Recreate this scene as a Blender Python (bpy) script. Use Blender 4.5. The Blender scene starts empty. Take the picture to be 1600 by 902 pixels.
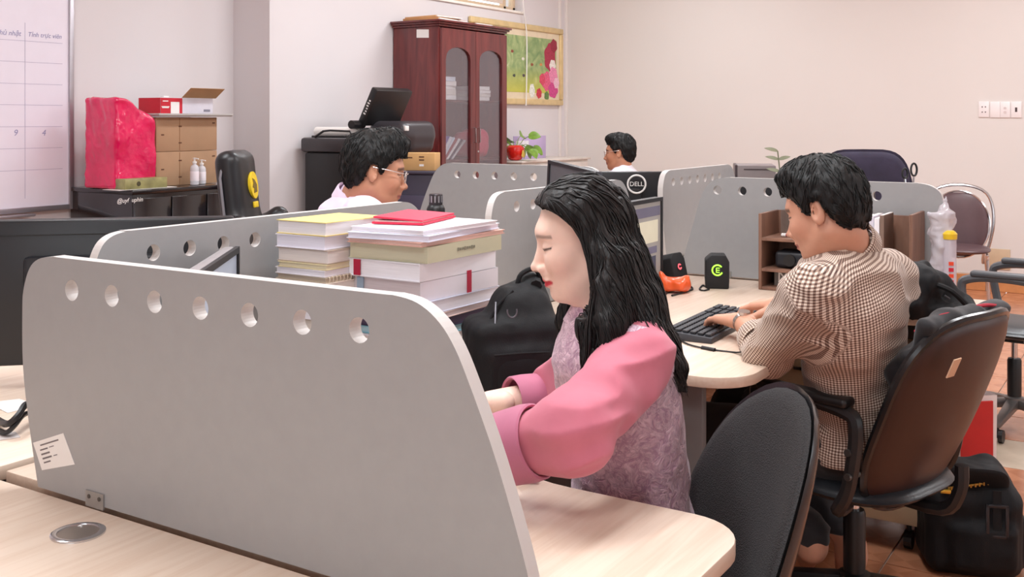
import bpy, bmesh, math, random
import numpy as np
from mathutils import Vector, Matrix, Euler

# ------------------------------------------------------------------ camera, world, light, exposure
SC = bpy.context.scene
COL = SC.collection
F, HY, CH = 1650.0, 188.0, 1.38            # focal length in px, horizon row, camera height
A = math.radians(32.35)                    # room axes against the view direction
SA, CA = math.sin(A), math.cos(A)

cam_d = bpy.data.cameras.new('camera')
cam_d.sensor_width = 36.0
cam_d.lens = F / 1600.0 * 36.0
cam_d.shift_y = -(451.0 - HY) / 1600.0
cam_d.clip_start = 0.02
cam = bpy.data.objects.new('camera', cam_d)
COL.objects.link(cam)
cam.location = (0, 0, CH)
cam.rotation_euler = (math.pi / 2, 0, A)
SC.camera = cam

world = bpy.data.worlds.new('sky')
SC.world = world
world.use_nodes = True
bg = world.node_tree.nodes['Background']
bg.inputs[0].default_value = (0.93, 0.96, 1.0, 1)
bg.inputs[1].default_value = 2.2

SC.view_settings.view_transform = 'Standard'
SC.view_settings.look = 'None'
SC.view_settings.gamma = 1.0
SC.view_settings.use_curve_mapping = False
SC.view_settings.exposure = 0.05
try:
    SC.cycles.use_denoising = True
    SC.cycles.max_bounces = 10
    SC.cycles.diffuse_bounces = 6
    SC.cycles.sample_clamp_indirect = 6.0
except Exception:
    pass

CEIL = 3.35
LAMP_W = 37.0
LAMP_COL = (0.90, 0.955, 1.0)
LAMP_SPOTS = [(-0.3, -0.5), (-3.6, 2.0), (-3.6, 5.4), (-3.6, 7.4), (-1.6, 1.5), (-0.9, 2.6), (-0.9, 5.6), (-0.6, 7.3), (1.9, 6.6)]
SIDE_FILL_COL = (0.86, 0.93, 1.0)
SIDE_FILL_W = 12.0  # strength of the fill lamps at the added side windows
FRONT_FILL_W = 16.0  # strength of the fill lamp at the added front window

# ------------------------------------------------------------------ pixel <-> world (a pixel with a depth or a height)
def world_uw(u, w, z):
    return Vector((u * CA - w * SA, u * SA + w * CA, z))
def C(px, py, W):
    return world_uw((px - 800.0) * W / F, W, CH - (py - HY) * W / F)
def G(px, py, z):
    W = F * (CH - z) / (py - HY)
    return C(px, py, W)
def onX(px, py, X):
    t = (px - 800.0) / F
    return C(px, py, X / (t * CA - SA))
def onY(px, py, Y):
    t = (px - 800.0) / F
    return C(px, py, Y / (CA + t * SA))
def yaw(theta):                            # heading theta degrees left of the view direction -> rotation whose +X axis points there
    return math.radians(90 + theta) + A

# ------------------------------------------------------------------ tagging
def tag(o, label, cat, group=None):
    o['label'] = label
    o['category'] = cat
    if group: o['group'] = group
    return o
def struct(o):
    o['kind'] = 'structure'
    return o
def thing(name, label, cat, loc=(0, 0, 0), rz=0.0, group=None):
    o = bpy.data.objects.new(name, None)
    o.empty_display_size = 0.1
    COL.objects.link(o)
    o.location = loc
    o.rotation_euler = (0, 0, rz)
    return tag(o, label, cat, group)
def copy_tree(o, parent=None):
    c = o.copy(); COL.objects.link(c); c.parent = parent
    for ch in list(o.children):
        copy_tree(ch, c)
    return c

# ------------------------------------------------------------------ materials
MATS = {}
def _mat(name):
    m = bpy.data.materials.new(name); m.use_nodes = True
    nt = m.node_tree
    return m, nt, nt.nodes['Principled BSDF']
def lin(c):
    return tuple(((x / 255.0) / 12.92 if x / 255.0 <= 0.04045 else ((x / 255.0 + 0.055) / 1.055) ** 2.4) for x in c)
def mat(name, rgb, rough=0.5, metal=0.0, var=0.06, scale=12.0, bump=0.0, bscale=60.0, spec=0.5, stretch=(1, 1, 1), coat=0.0, alpha=1.0, trans=0.0, emit=None, estr=0.0, sheen=0.0):
    if name in MATS: return MATS[name]
    m, nt, b = _mat(name)
    c = lin(rgb)
    N, L = nt.nodes, nt.links
    tc = N.new('ShaderNodeTexCoord')
    mp = N.new('ShaderNodeMapping'); mp.inputs['Scale'].default_value = stretch
    L.new(tc.outputs['Object'], mp.inputs['Vector'])
    nz = N.new('ShaderNodeTexNoise'); nz.inputs['Scale'].default_value = scale; nz.inputs['Detail'].default_value = 5
    L.new(mp.outputs[0], nz.inputs['Vector'])
    rp = N.new('ShaderNodeValToRGB')
    rp.color_ramp.elements[0].position = 0.3; rp.color_ramp.elements[1].position = 0.7
    rp.color_ramp.elements[0].color = tuple(max(0, x * (1 - var)) for x in c) + (1,)
    rp.color_ramp.elements[1].color = tuple(min(1, x * (1 + var)) for x in c) + (1,)
    L.new(nz.outputs['Fac'], rp.inputs[0]); L.new(rp.outputs[0], b.inputs['Base Color'])
    b.inputs['Roughness'].default_value = rough
    b.inputs['Metallic'].default_value = metal
    b.inputs['Specular IOR Level'].default_value = spec
    b.inputs['Coat Weight'].default_value = coat
    b.inputs['Alpha'].default_value = alpha
    b.inputs['Transmission Weight'].default_value = trans
    if sheen:
        b.inputs['Sheen Weight'].default_value = sheen
    if emit:
        b.inputs['Emission Color'].default_value = lin(emit) + (1,)
        b.inputs['Emission Strength'].default_value = estr
    if bump:
        n2 = N.new('ShaderNodeTexNoise'); n2.inputs['Scale'].default_value = bscale; n2.inputs['Detail'].default_value = 3
        L.new(mp.outputs[0], n2.inputs['Vector'])
        bp = N.new('ShaderNodeBump'); bp.inputs['Strength'].default_value = bump; bp.inputs['Distance'].default_value = 0.01
        L.new(n2.outputs['Fac'], bp.inputs['Height']); L.new(bp.outputs[0], b.inputs['Normal'])
    MATS[name] = m
    return m
def wood(name, c1, c2, rough=0.4, scale=3.0, stretch=(1, 14, 14), bump=0.03, coat=0.0):
    if name in MATS: return MATS[name]
    m, nt, b = _mat(name); N, L = nt.nodes, nt.links
    tc = N.new('ShaderNodeTexCoord'); mp = N.new('ShaderNodeMapping'); mp.inputs['Scale'].default_value = stretch
    L.new(tc.outputs['Object'], mp.inputs['Vector'])
    nz = N.new('ShaderNodeTexNoise'); nz.inputs['Scale'].default_value = scale; nz.inputs['Detail'].default_value = 7; nz.inputs['Roughness'].default_value = 0.62; nz.inputs['Distortion'].default_value = 0.6
    L.new(mp.outputs[0], nz.inputs['Vector'])
    rp = N.new('ShaderNodeValToRGB'); rp.color_ramp.elements[0].position = 0.36; rp.color_ramp.elements[1].position = 0.62
    rp.color_ramp.elements[0].color = lin(c1) + (1,); rp.color_ramp.elements[1].color = lin(c2) + (1,)
    L.new(nz.outputs['Fac'], rp.inputs[0]); L.new(rp.outputs[0], b.inputs['Base Color'])
    b.inputs['Roughness'].default_value = rough; b.inputs['Coat Weight'].default_value = coat
    bp = N.new('ShaderNodeBump'); bp.inputs['Strength'].default_value = bump; bp.inputs['Distance'].default_value = 0.005
    L.new(nz.outputs['Fac'], bp.inputs['Height']); L.new(bp.outputs[0], b.inputs['Normal'])
    MATS[name] = m
    return m
def glass(name, rgb=(235, 240, 240), alpha=0.22, rough=0.05):
    if name in MATS: return MATS[name]
    m, nt, b = _mat(name); N, L = nt.nodes, nt.links
    for n in list(N):
        if n.type != 'OUTPUT_MATERIAL': N.remove(n)
    out = [n for n in N if n.type == 'OUTPUT_MATERIAL'][0]
    tr = N.new('ShaderNodeBsdfTransparent'); tr.inputs[0].default_value = (0.95, 0.96, 0.96, 1)
    gl = N.new('ShaderNodeBsdfGlossy'); gl.inputs['Roughness'].default_value = rough; gl.inputs[0].default_value = lin(rgb) + (1,)
    mx = N.new('ShaderNodeMixShader'); mx.inputs[0].default_value = alpha
    L.new(tr.outputs[0], mx.inputs[1]); L.new(gl.outputs[0], mx.inputs[2]); L.new(mx.outputs[0], out.inputs[0])
    MATS[name] = m
    return m

# ------------------------------------------------------------------ mesh building
def finish(me, mats, smooth):
    for m in (mats if isinstance(mats, (list, tuple)) else [mats]):
        me.materials.append(m)
    if smooth:
        me.polygons.foreach_set('use_smooth', [True] * len(me.polygons))
    me.update()
def link(name, me, parent=None):
    o = bpy.data.objects.new(name, me); COL.objects.link(o)
    if parent is not None: o.parent = parent
    return o
class MB:
    def __init__(s): s.v = []; s.f = []; s.mi = []
    def add(s, vs, fs, M=None, mi=0):
        o = len(s.v)
        for p in vs:
            p = Vector(p)
            s.v.append(tuple(M @ p) if M is not None else tuple(p))
        for f in fs:
            s.f.append(tuple(i + o for i in f)); s.mi.append(mi)
        return s
    def box(s, c, d, rz=0.0, M=None, mi=0, R=None):
        x, y, z = d[0] / 2, d[1] / 2, d[2] / 2
        vs = [(-x, -y, -z), (x, -y, -z), (x, y, -z), (-x, y, -z), (-x, -y, z), (x, -y, z), (x, y, z), (-x, y, z)]
        T = Matrix.Translation(c) @ (R.to_4x4() if R is not None else Matrix.Rotation(rz, 4, 'Z'))
        if M is not None: T = M @ T
        return s.add(vs, [(0, 3, 2, 1), (4, 5, 6, 7), (0, 1, 5, 4), (1, 2, 6, 5), (2, 3, 7, 6), (3, 0, 4, 7)], T, mi)
    def span(s, lo, hi, M=None, mi=0):
        return s.box([(a + b) / 2 for a, b in zip(lo, hi)], [abs(b - a) for a, b in zip(lo, hi)], M=M, mi=mi)
    def cyl(s, a, b, r1, r2=None, n=16, M=None, mi=0):
        if r2 is None: r2 = r1
        a, b = Vector(a), Vector(b); d = (b - a)
        q = d.to_track_quat('Z', 'Y').to_matrix()
        vs = []
        for p, r in ((a, r1), (b, r2)):
            for k in range(n):
                t = 2 * math.pi * k / n
                vs.append(p + q @ Vector((r * math.cos(t), r * math.sin(t), 0)))
        fs = [(k, (k + 1) % n, n + (k + 1) % n, n + k) for k in range(n)]
        fs += [tuple(range(n))[::-1], tuple(range(n, 2 * n))]
        return s.add(vs, fs, M, mi)
    def tube(s, pts, r, n=8, closed=False, M=None, mi=0):
        pts = [Vector(p) for p in pts]; m = len(pts)
        rr = r if isinstance(r, (list, tuple)) else [r] * m
        vs = []; up = None
        for i in range(m):
            if closed: d = pts[(i + 1) % m] - pts[i - 1]
            else: d = pts[min(i + 1, m - 1)] - pts[max(i - 1, 0)]
            d.normalize()
            if up is None:
                up = Vector((0, 0, 1)) if abs(d.z) < 0.9 else Vector((1, 0, 0))
            x = d.cross(up)
            if x.length < 1e-6: x = d.orthogonal()
            x.normalize(); up = x.cross(d).normalized()
            for k in range(n):
                t = 2 * math.pi * k / n
                vs.append(pts[i] + rr[i] * (math.cos(t) * x + math.sin(t) * up))
        fs = []
        for i in range(m if closed else m - 1):
            j = (i + 1) % m
            for k in range(n):
                k2 = (k + 1) % n
                fs.append((i * n + k, i * n + k2, j * n + k2, j * n + k))
        if not closed:
            fs += [tuple(range(n))[::-1], tuple(range((m - 1) * n, m * n))]
        return s.add(vs, fs, M, mi)
    def lathe(s, prof, c=(0, 0, 0), n=20, M=None, mi=0, cap=True):
        vs = []; m = len(prof)
        for r, z in prof:
            for k in range(n):
                t = 2 * math.pi * k / n
                vs.append((c[0] + r * math.cos(t), c[1] + r * math.sin(t), c[2] + z))
        fs = []
        for i in range(m - 1):
            for k in range(n):
                k2 = (k + 1) % n
                fs.append((i * n + k, i * n + k2, (i + 1) * n + k2, (i + 1) * n + k))
        if cap: fs += [tuple(range(n))[::-1], tuple(range((m - 1) * n, m * n))]
        return s.add(vs, fs, M, mi)
    def prism(s, poly, z0, z1, M=None, mi=0):
        n = len(poly)
        vs = [(x, y, z0) for x, y in poly] + [(x, y, z1) for x, y in poly]
        fs = [tuple(range(n))[::-1], tuple(range(n, 2 * n))] + [(k, (k + 1) % n, n + (k + 1) % n, n + k) for k in range(n)]
        return s.add(vs, fs, M, mi)
    def pillow(s, w, h, tf, tb, n=2.6, bend=0.0, bendz=0.0, rings=7, seg=40, taper=0.0, M=None, mi=0, edge=0.55, top=None):
        # soft superellipse pad in the local XZ plane (front faces -Y); bend pushes the sides forward, taper narrows the top
        def P(r, t, side):
            c, q = math.cos(t), math.sin(t)
            x = math.copysign(abs(c) ** (2 / n), c) * w / 2
            z = math.copysign(abs(q) ** (2 / n), q) * h / 2
            x *= r; z *= r
            x *= 1 - taper * (z / (h / 2)) * 0.5 - (abs(taper) * 0.0)
            e = (1 - r ** 4) ** edge
            y = -bend * (2 * x / w) ** 2 + bendz * (2 * z / h) ** 2
            return (x, y - tf * e if side else y + tb * e, z)
        vs = []; fs = []
        for side in (0, 1):
            base = len(vs)
            vs.append(P(0, 0, side))
            for i in range(1, rings + 1):
                for k in range(seg):
                    vs.append(P(math.sin(i / rings * math.pi / 2), 2 * math.pi * k / seg, side))
            for k in range(seg):
                k2 = (k + 1) % seg
                tri = (base, base + 1 + k, base + 1 + k2)
                fs.append(tri if side else tri[::-1])
            for i in range(rings - 1):
                for k in range(seg):
                    k2 = (k + 1) % seg
                    q = (base + 1 + i * seg + k, base + 1 + (i + 1) * seg + k, base + 1 + (i + 1) * seg + k2, base + 1 + i * seg + k2)
                    fs.append(q if side else q[::-1])
        a0 = 1 + (rings - 1) * seg; b0 = 1 + rings * seg + a0
        for k in range(seg):
            k2 = (k + 1) % seg
            fs.append((a0 + k, a0 + k2, b0 + k2, b0 + k))
        return s.add(vs, fs, M, mi)
    def build(s, name, mats, parent=None, smooth=False, bevel=0.0, seg=2, sharp=None):
        me = bpy.data.meshes.new(name)
        me.from_pydata(s.v, [], s.f)
        me.polygons.foreach_set('material_index', s.mi)
        bm = bmesh.new(); bm.from_mesh(me)
        bmesh.ops.recalc_face_normals(bm, faces=bm.faces)
        if bevel > 0:
            es = [e for e in bm.edges if len(e.link_faces) == 2 and e.calc_face_angle(0) > 0.6]
            bmesh.ops.bevel(bm, geom=es, offset=bevel, segments=seg, affect='EDGES', profile=0.5, clamp_overlap=True)
        bm.to_mesh(me); bm.free()
        finish(me, mats, smooth or bevel > 0)
        if smooth or bevel > 0:
            try: me.set_sharp_from_angle(angle=math.radians(sharp if sharp else 38))
            except Exception: pass
        return link(name, me, parent)
def arc(cx, cy, r, a0, a1, n=8):
    return [(cx + r * math.cos(math.radians(a0 + (a1 - a0) * i / n)), cy + r * math.sin(math.radians(a0 + (a1 - a0) * i / n))) for i in range(n + 1)]
def smooth_path(pts, n=6, closed=False):
    pts = [Vector(p) for p in pts]; m = len(pts); out = []
    for i in range(m if closed else m - 1):
        if closed: p0, p1, p2, p3 = pts[i - 1], pts[i], pts[(i + 1) % m], pts[(i + 2) % m]
        else: p0, p1, p2, p3 = pts[max(i - 1, 0)], pts[i], pts[i + 1], pts[min(i + 2, m - 1)]
        for k in range(n):
            t = k / n
            out.append(0.5 * ((2 * p1) + (p2 - p0) * t + (2 * p0 - 5 * p1 + 4 * p2 - p3) * t * t + (3 * p1 - p0 - 3 * p2 + p3) * t ** 3))
    if not closed: out.append(pts[-1])
    return out
def text_obj(name, body, size, M, material, parent, extrude=0.0004, align='CENTER', shear=0.0):
    cu = bpy.data.curves.new(name, 'FONT'); cu.body = body; cu.size = size; cu.extrude = extrude
    cu.align_x = align; cu.align_y = 'CENTER'; cu.shear = shear; cu.resolution_u = 3
    tmp = bpy.data.objects.new(name + '_tmp', cu); COL.objects.link(tmp)
    bpy.context.view_layer.update()
    me = bpy.data.meshes.new_from_object(tmp.evaluated_get(bpy.context.evaluated_depsgraph_get()))
    bpy.data.objects.remove(tmp); bpy.data.curves.remove(cu)
    me.name = name; me.materials.clear(); me.materials.append(material)
    me.transform(M)
    return link(name, me, parent)
def basis(o, x, y, z):
    M = Matrix.Identity(4)
    for i, a in enumerate((x, y, z)):
        a = Vector(a)
        for j in range(3): M[j][i] = a[j]
    o = Vector(o)
    for j in range(3): M[j][3] = o[j]
    return M

# ------------------------------------------------------------------ soft solids: distance fields turned into meshes
def vnoise(p, seed=0):
    rng = np.random.RandomState(seed); Lt = rng.rand(32, 32, 32).astype(np.float32)
    i = np.floor(p).astype(np.int64); f = (p - i).astype(np.float32); f = f * f * (3 - 2 * f)
    i &= 31; j = (i + 1) & 31
    x0, y0, z0 = i[..., 0], i[..., 1], i[..., 2]; x1, y1, z1 = j[..., 0], j[..., 1], j[..., 2]
    fx, fy, fz = f[..., 0], f[..., 1], f[..., 2]
    a = (Lt[x0, y0, z0] * (1 - fx) + Lt[x1, y0, z0] * fx) * (1 - fy) + (Lt[x0, y1, z0] * (1 - fx) + Lt[x1, y1, z0] * fx) * fy
    b = (Lt[x0, y0, z1] * (1 - fx) + Lt[x1, y0, z1] * fx) * (1 - fy) + (Lt[x0, y1, z1] * (1 - fx) + Lt[x1, y1, z1] * fx) * fy
    return a * (1 - fz) + b * fz - 0.5
def npv(v): return np.array([v[0], v[1], v[2]], dtype=np.float32)
def rc(a, b, ra, rb=None):
    if rb is None: rb = ra
    a, b = npv(a), npv(b); ba = b - a; l2 = float(ba @ ba) + 1e-12
    def fn(x, y, z):
        px, py, pz = x - a[0], y - a[1], z - a[2]
        t = np.clip((px * ba[0] + py * ba[1] + pz * ba[2]) / l2, 0, 1)
        return np.sqrt((px - t * ba[0]) ** 2 + (py - t * ba[1]) ** 2 + (pz - t * ba[2]) ** 2) - (ra + (rb - ra) * t)
    m = max(ra, rb)
    return fn, np.minimum(a, b) - m, np.maximum(a, b) + m
def ell(c, r, R=None):
    c = npv(c); r = npv(r)
    Rm = np.array(R.to_3x3() if R is not None else Matrix.Identity(3), dtype=np.float32)
    def fn(x, y, z):
        px, py, pz = x - c[0], y - c[1], z - c[2]
        q = [(Rm[0, i] * px + Rm[1, i] * py + Rm[2, i] * pz) for i in range(3)]
        k0 = np.sqrt((q[0] / r[0]) ** 2 + (q[1] / r[1]) ** 2 + (q[2] / r[2]) ** 2)
        k1 = np.sqrt((q[0] / r[0] ** 2) ** 2 + (q[1] / r[1] ** 2) ** 2 + (q[2] / r[2] ** 2) ** 2) + 1e-6
        return k0 * (k0 - 1) / k1
    m = float(r.max())
    return fn, c - m, c + m
def rbox(c, half, rad, R=None):
    c = npv(c); h = npv(half)
    Rm = np.array(R.to_3x3() if R is not None else Matrix.Identity(3), dtype=np.float32)
    def fn(x, y, z):
        px, py, pz = x - c[0], y - c[1], z - c[2]
        q = [np.abs(Rm[0, i] * px + Rm[1, i] * py + Rm[2, i] * pz) - (h[i] - rad) for i in range(3)]
        out = np.sqrt(np.maximum(q[0], 0) ** 2 + np.maximum(q[1], 0) ** 2 + np.maximum(q[2], 0) ** 2)
        return out + np.minimum(np.maximum(np.maximum(q[0], q[1]), q[2]), 0) - rad
    m = float(np.sqrt((h ** 2).sum()))
    return fn, c - m, c + m
class Grid:
    def __init__(s, lo, hi, h):
        s.lo = npv(lo); s.h = h
        s.n = np.maximum(np.ceil((npv(hi) - s.lo) / h).astype(int) + 1, 4)
        s.ax = [s.lo[i] + h * np.arange(s.n[i], dtype=np.float32) for i in range(3)]
        s.D = np.full(tuple(s.n), 1.0, dtype=np.float32)
    def _win(s, lo, hi, mrg):
        sl = []
        for i in range(3):
            a = int(max(0, math.floor((lo[i] - mrg - s.lo[i]) / s.h))); b = int(min(s.n[i], math.ceil((hi[i] + mrg - s.lo[i]) / s.h) + 1))
            if b <= a: return None
            sl.append(slice(a, b))
        return tuple(sl)
    def _xyz(s, sl):
        return s.ax[0][sl[0]][:, None, None], s.ax[1][sl[1]][None, :, None], s.ax[2][sl[2]][None, None, :]
    def add(s, prim, k=0.01, mrg=None):
        fn, lo, hi = prim
        sl = s._win(lo, hi, (k + 3 * s.h) if mrg is None else mrg)
        if sl is None: return s
        d = fn(*s._xyz(sl)); a = s.D[sl]
        if k > 0:
            hh = np.maximum(k - np.abs(a - d), 0) / k
            s.D[sl] = np.minimum(a, d) - hh * hh * k * 0.25
        else: s.D[sl] = np.minimum(a, d)
        return s
    def sub(s, prim, k=0.005):
        fn, lo, hi = prim
        sl = s._win(lo, hi, k + 3 * s.h)
        if sl is None: return s
        d = -fn(*s._xyz(sl)); a = s.D[sl]
        hh = np.maximum(k - np.abs(a - d), 0) / max(k, 1e-6)
        s.D[sl] = np.maximum(a, d) + hh * hh * k * 0.25
        return s
    def cut(s, fn, k=0.004):
        # keep only where fn(x,y,z) < 0
        x, y, z = s._xyz((slice(None),) * 3)
        d = fn(x, y, z); hh = np.maximum(k - np.abs(s.D - d), 0) / k
        s.D = (np.maximum(s.D, d) + hh * hh * k * 0.25).astype(np.float32)
        return s
    def warp(s, fn, band=0.03):
        m = np.abs(s.D) < band
        idx = np.argwhere(m)
        P = s.lo + idx.astype(np.float32) * s.h
        s.D[m] += fn(P).astype(np.float32)
        return s
    def mesh(s):
        D = s.D.copy()
        for ax in range(3):
            sl = [slice(None)] * 3
            for e in (0, -1):
                sl[ax] = e; D[tuple(sl)] = np.maximum(D[tuple(sl)], 0.001)
        S = D < 0
        c = np.zeros(tuple(x - 1 for x in D.shape), dtype=np.int8)
        for dx in (0, 1):
            for dy in (0, 1):
                for dz in (0, 1):
                    c += S[dx:S.shape[0] - 1 + dx, dy:S.shape[1] - 1 + dy, dz:S.shape[2] - 1 + dz]
        act = (c > 0) & (c < 8)
        idx = np.argwhere(act); n = len(idx)
        vid = np.full(act.shape, -1, dtype=np.int64); vid[act] = np.arange(n)
        acc = np.zeros((n, 3), np.float32); cnt = np.zeros(n, np.float32)
        corners = [(i, j, k) for i in (0, 1) for j in (0, 1) for k in (0, 1)]
        val = {q: D[idx[:, 0] + q[0], idx[:, 1] + q[1], idx[:, 2] + q[2]] for q in corners}
        for q in corners:
            for ax in range(3):
                if q[ax] == 0:
                    r = list(q); r[ax] = 1; r = tuple(r)
                    a, b = val[q], val[r]; m = (a < 0) != (b < 0)
                    t = a[m] / (a[m] - b[m])
                    pt = np.tile(np.array(q, np.float32), (m.sum(), 1)); pt[:, ax] = t
                    acc[m] += pt; cnt[m] += 1
        V = s.lo + (idx + acc / cnt[:, None]) * s.h
        faces = []
        for ax in range(3):
            o1, o2 = (ax + 1) % 3, (ax + 2) % 3
            a = [slice(None)] * 3; b = [slice(None)] * 3
            a[ax] = slice(0, -1); b[ax] = slice(1, None)
            ch = S[tuple(a)] != S[tuple(b)]
            e = np.argwhere(ch)
            e = e[(e[:, o1] > 0) & (e[:, o2] > 0) & (e[:, o1] < D.shape[o1] - 1) & (e[:, o2] < D.shape[o2] - 1)]
            inside = S[e[:, 0], e[:, 1], e[:, 2]]
            q = []
            for d1, d2 in ((-1, -1), (0, -1), (0, 0), (-1, 0)):
                g = e.copy(); g[:, o1] += d1; g[:, o2] += d2
                q.append(vid[g[:, 0], g[:, 1], g[:, 2]])
            q = np.stack(q, 1)
            q[~inside] = q[~inside][:, ::-1]
            faces.append(q)
        Fq = np.concatenate(faces)
        Fq = Fq[(Fq >= 0).all(1)]
        return V, Fq
def relax(V, Fq, it=1, lam=0.5):
    e = np.concatenate([Fq[:, [0, 1]], Fq[:, [1, 2]], Fq[:, [2, 3]], Fq[:, [3, 0]]])
    for _ in range(it):
        acc = np.zeros_like(V); cnt = np.zeros(len(V), np.float32)
        for a, b in ((0, 1), (1, 0)):
            for k in range(3): acc[:, k] += np.bincount(e[:, a], weights=V[e[:, b], k], minlength=len(V))
            cnt += np.bincount(e[:, a], minlength=len(V))
        V = V + lam * (acc / np.maximum(cnt, 1)[:, None] - V)
    return V
def soft_obj(name, parts, mats, parent=None, org=(0, 0, 0), col=None, uv=None, smooth_it=1):
    # parts: list of (V, Fq) joined into one mesh
    Vs = []; Fs = []; o = 0
    for V, Fq in parts:
        V = relax(V, Fq, smooth_it) if smooth_it else V
        Vs.append(V); Fs.append(Fq + o); o += len(V)
    V = np.concatenate(Vs).astype(np.float32); Fq = np.concatenate(Fs)
    me = bpy.data.meshes.new(name)
    me.vertices.add(len(V)); me.vertices.foreach_set('co', (V - npv(org)).ravel())
    me.loops.add(Fq.size); me.loops.foreach_set('vertex_index', Fq.ravel().astype(np.int32))
    me.polygons.add(len(Fq)); me.polygons.foreach_set('loop_start', np.arange(0, Fq.size, 4, dtype=np.int32))
    me.update(calc_edges=True)
    me.validate()
    if col is not None:
        at = me.color_attributes.new('tint', 'FLOAT_COLOR', 'POINT')
        cc = np.ones((len(V), 4), np.float32); cc[:, :3] = col(V)
        at.data.foreach_set('color', cc.ravel())
    if uv is not None:
        at = me.attributes.new('cloth', 'FLOAT_VECTOR', 'POINT')
        at.data.foreach_set('vector', uv(V).astype(np.float32).ravel())
    finish(me, mats, True)
    return link(name, me, parent)
# ------------------------------------------------------------------ the room
YB = 9.27                                   # back wall
XL, XA = -5.23, -5.58                       # left wall right of / left of the step
XR, YF = 3.6, -2.6
M_wall_l = mat('paint_left', (219, 215, 217), 0.75, var=0.012, scale=1.5, bump=0.02, bscale=90)
M_wall_b = mat('paint_back', (223, 218, 214), 0.75, var=0.012, scale=1.5, bump=0.02, bscale=90)
M_ceil = mat('paint_ceiling', (240, 238, 235), 0.85, var=0.01)
M_trim = mat('trim_white', (232, 226, 222), 0.5, var=0.02)

WY0, WY1, WZ0, WZ1 = 6.2, 8.43, 2.40, 3.0   # clerestory window
m = MB()
m.span((XL - 0.25, 5.18, 0), (XL, WY0, CEIL)).span((XL - 0.25, WY1, 0), (XL, YB, CEIL))
m.span((XL - 0.25, WY0, 0), (XL, WY1, WZ0)).span((XL - 0.25, WY0, WZ1), (XL, WY1, CEIL))
wl = struct(m.build('wall_left', M_wall_l))
m = MB(); m.span((XA - 0.2, YF, 0), (XA, 5.18, CEIL)).span((XA - 0.2, 5.18, 0), (XL - 0.25, 5.38, CEIL))
struct(m.build('wall_left_recess', M_wall_l))
struct(MB().span((XA - 0.2, YB, 0), (XR, YB + 0.2, CEIL)).build('wall_back', M_wall_b))
FWX = [(-0.9, 1.5)]                          # unseen window added behind the camera to give frontal fill
m = MB(); xs_ = [XA - 0.2] + [x for p in FWX for x in p] + [XR]
for i in range(0, len(xs_), 2): m.span((xs_[i], YF - 0.2, 0), (xs_[i + 1], YF, CEIL))
for a, b in FWX: m.span((a, YF - 0.2, 0), (b, YF, 0.95)).span((a, YF - 0.2, 2.6), (b, YF, CEIL))
struct(m.build('wall_front', M_wall_l))
for i, (a, b) in enumerate(FWX):
    w = struct(bpy.data.objects.new('window_%d' % (i + 4), None)); COL.objects.link(w); w.location = ((a + b) / 2, YF - 0.1, 0.95)
    hw = (b - a) / 2; m = MB()
    for x in (-hw + 0.03, 0, hw - 0.03): m.box((x, 0, 0.825), (0.06, 0.06, 1.65))
    for z in (0.03, 1.62): m.box((0, 0, z), (b - a, 0.06, 0.06))
    m.build('window_frame', M_trim, w, bevel=0.004)
    for x in (-hw / 2, hw / 2): MB().box((x, 0, 0.825), (hw - 0.09, 0.006, 1.53)).build('pane', glass('window_glass', alpha=0.06), w)
    ld = bpy.data.lights.new('fill_light', 'AREA'); ld.shape = 'RECTANGLE'; ld.size = b - a - 0.2; ld.size_y = 1.5; ld.energy = FRONT_FILL_W; ld.color = (0.95, 0.97, 1.0)  # fill lamp outside the added front window
    lo = bpy.data.objects.new('fill_light', ld); COL.objects.link(lo); lo.location = ((a + b) / 2, YF - 0.28, 1.78); lo.rotation_euler = (math.pi / 2, 0, 0)
m = MB()                                    # right wall; its unseen windows are added to give side light
RW = [(1.4, 3.6), (4.4, 6.6)]
ys = [YF] + [y for p in RW for y in p] + [YB]
for i in range(0, len(ys), 2): m.span((XR, ys[i], 0), (XR + 0.2, ys[i + 1], CEIL))
for a, b in RW: m.span((XR, a, 0), (XR + 0.2, b, 1.0)).span((XR, a, 2.6), (XR + 0.2, b, CEIL))
struct(m.build('wall_right', M_wall_l))
struct(MB().span((XA - 0.2, YF - 0.2, CEIL), (XR + 0.2, YB + 0.2, CEIL + 0.15)).build('ceiling', M_ceil))
for i, (a, b) in enumerate(RW):
    w = struct(bpy.data.objects.new('window_%d' % (i + 2), None)); COL.objects.link(w); w.location = (XR + 0.1, (a + b) / 2, 1.0)
    hw = (b - a) / 2
    m = MB()
    for y in (-hw + 0.03, 0, hw - 0.03): m.box((0, y, 0.8), (0.06, 0.06, 1.6))
    for z in (0.03, 1.57): m.box((0, 0, z), (0.06, b - a, 0.06))
    m.build('window_frame', M_trim, w, bevel=0.004)
    for y in (-hw / 2, hw / 2): MB().box((0, y, 0.8), (0.006, hw - 0.09, 1.48)).build('pane', glass('window_glass', alpha=0.06), w)
    ld = bpy.data.lights.new('fill_light', 'AREA'); ld.shape = 'RECTANGLE'; ld.size = 1.5; ld.size_y = 2.0; ld.energy = SIDE_FILL_W; ld.color = SIDE_FILL_COL  # fill lamp outside each added side window
    lo = bpy.data.objects.new('fill_light', ld); COL.objects.link(lo); lo.location = (XR + 0.28, (a + b) / 2, 1.8); lo.rotation_euler = (0, math.pi / 2, 0)

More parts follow.
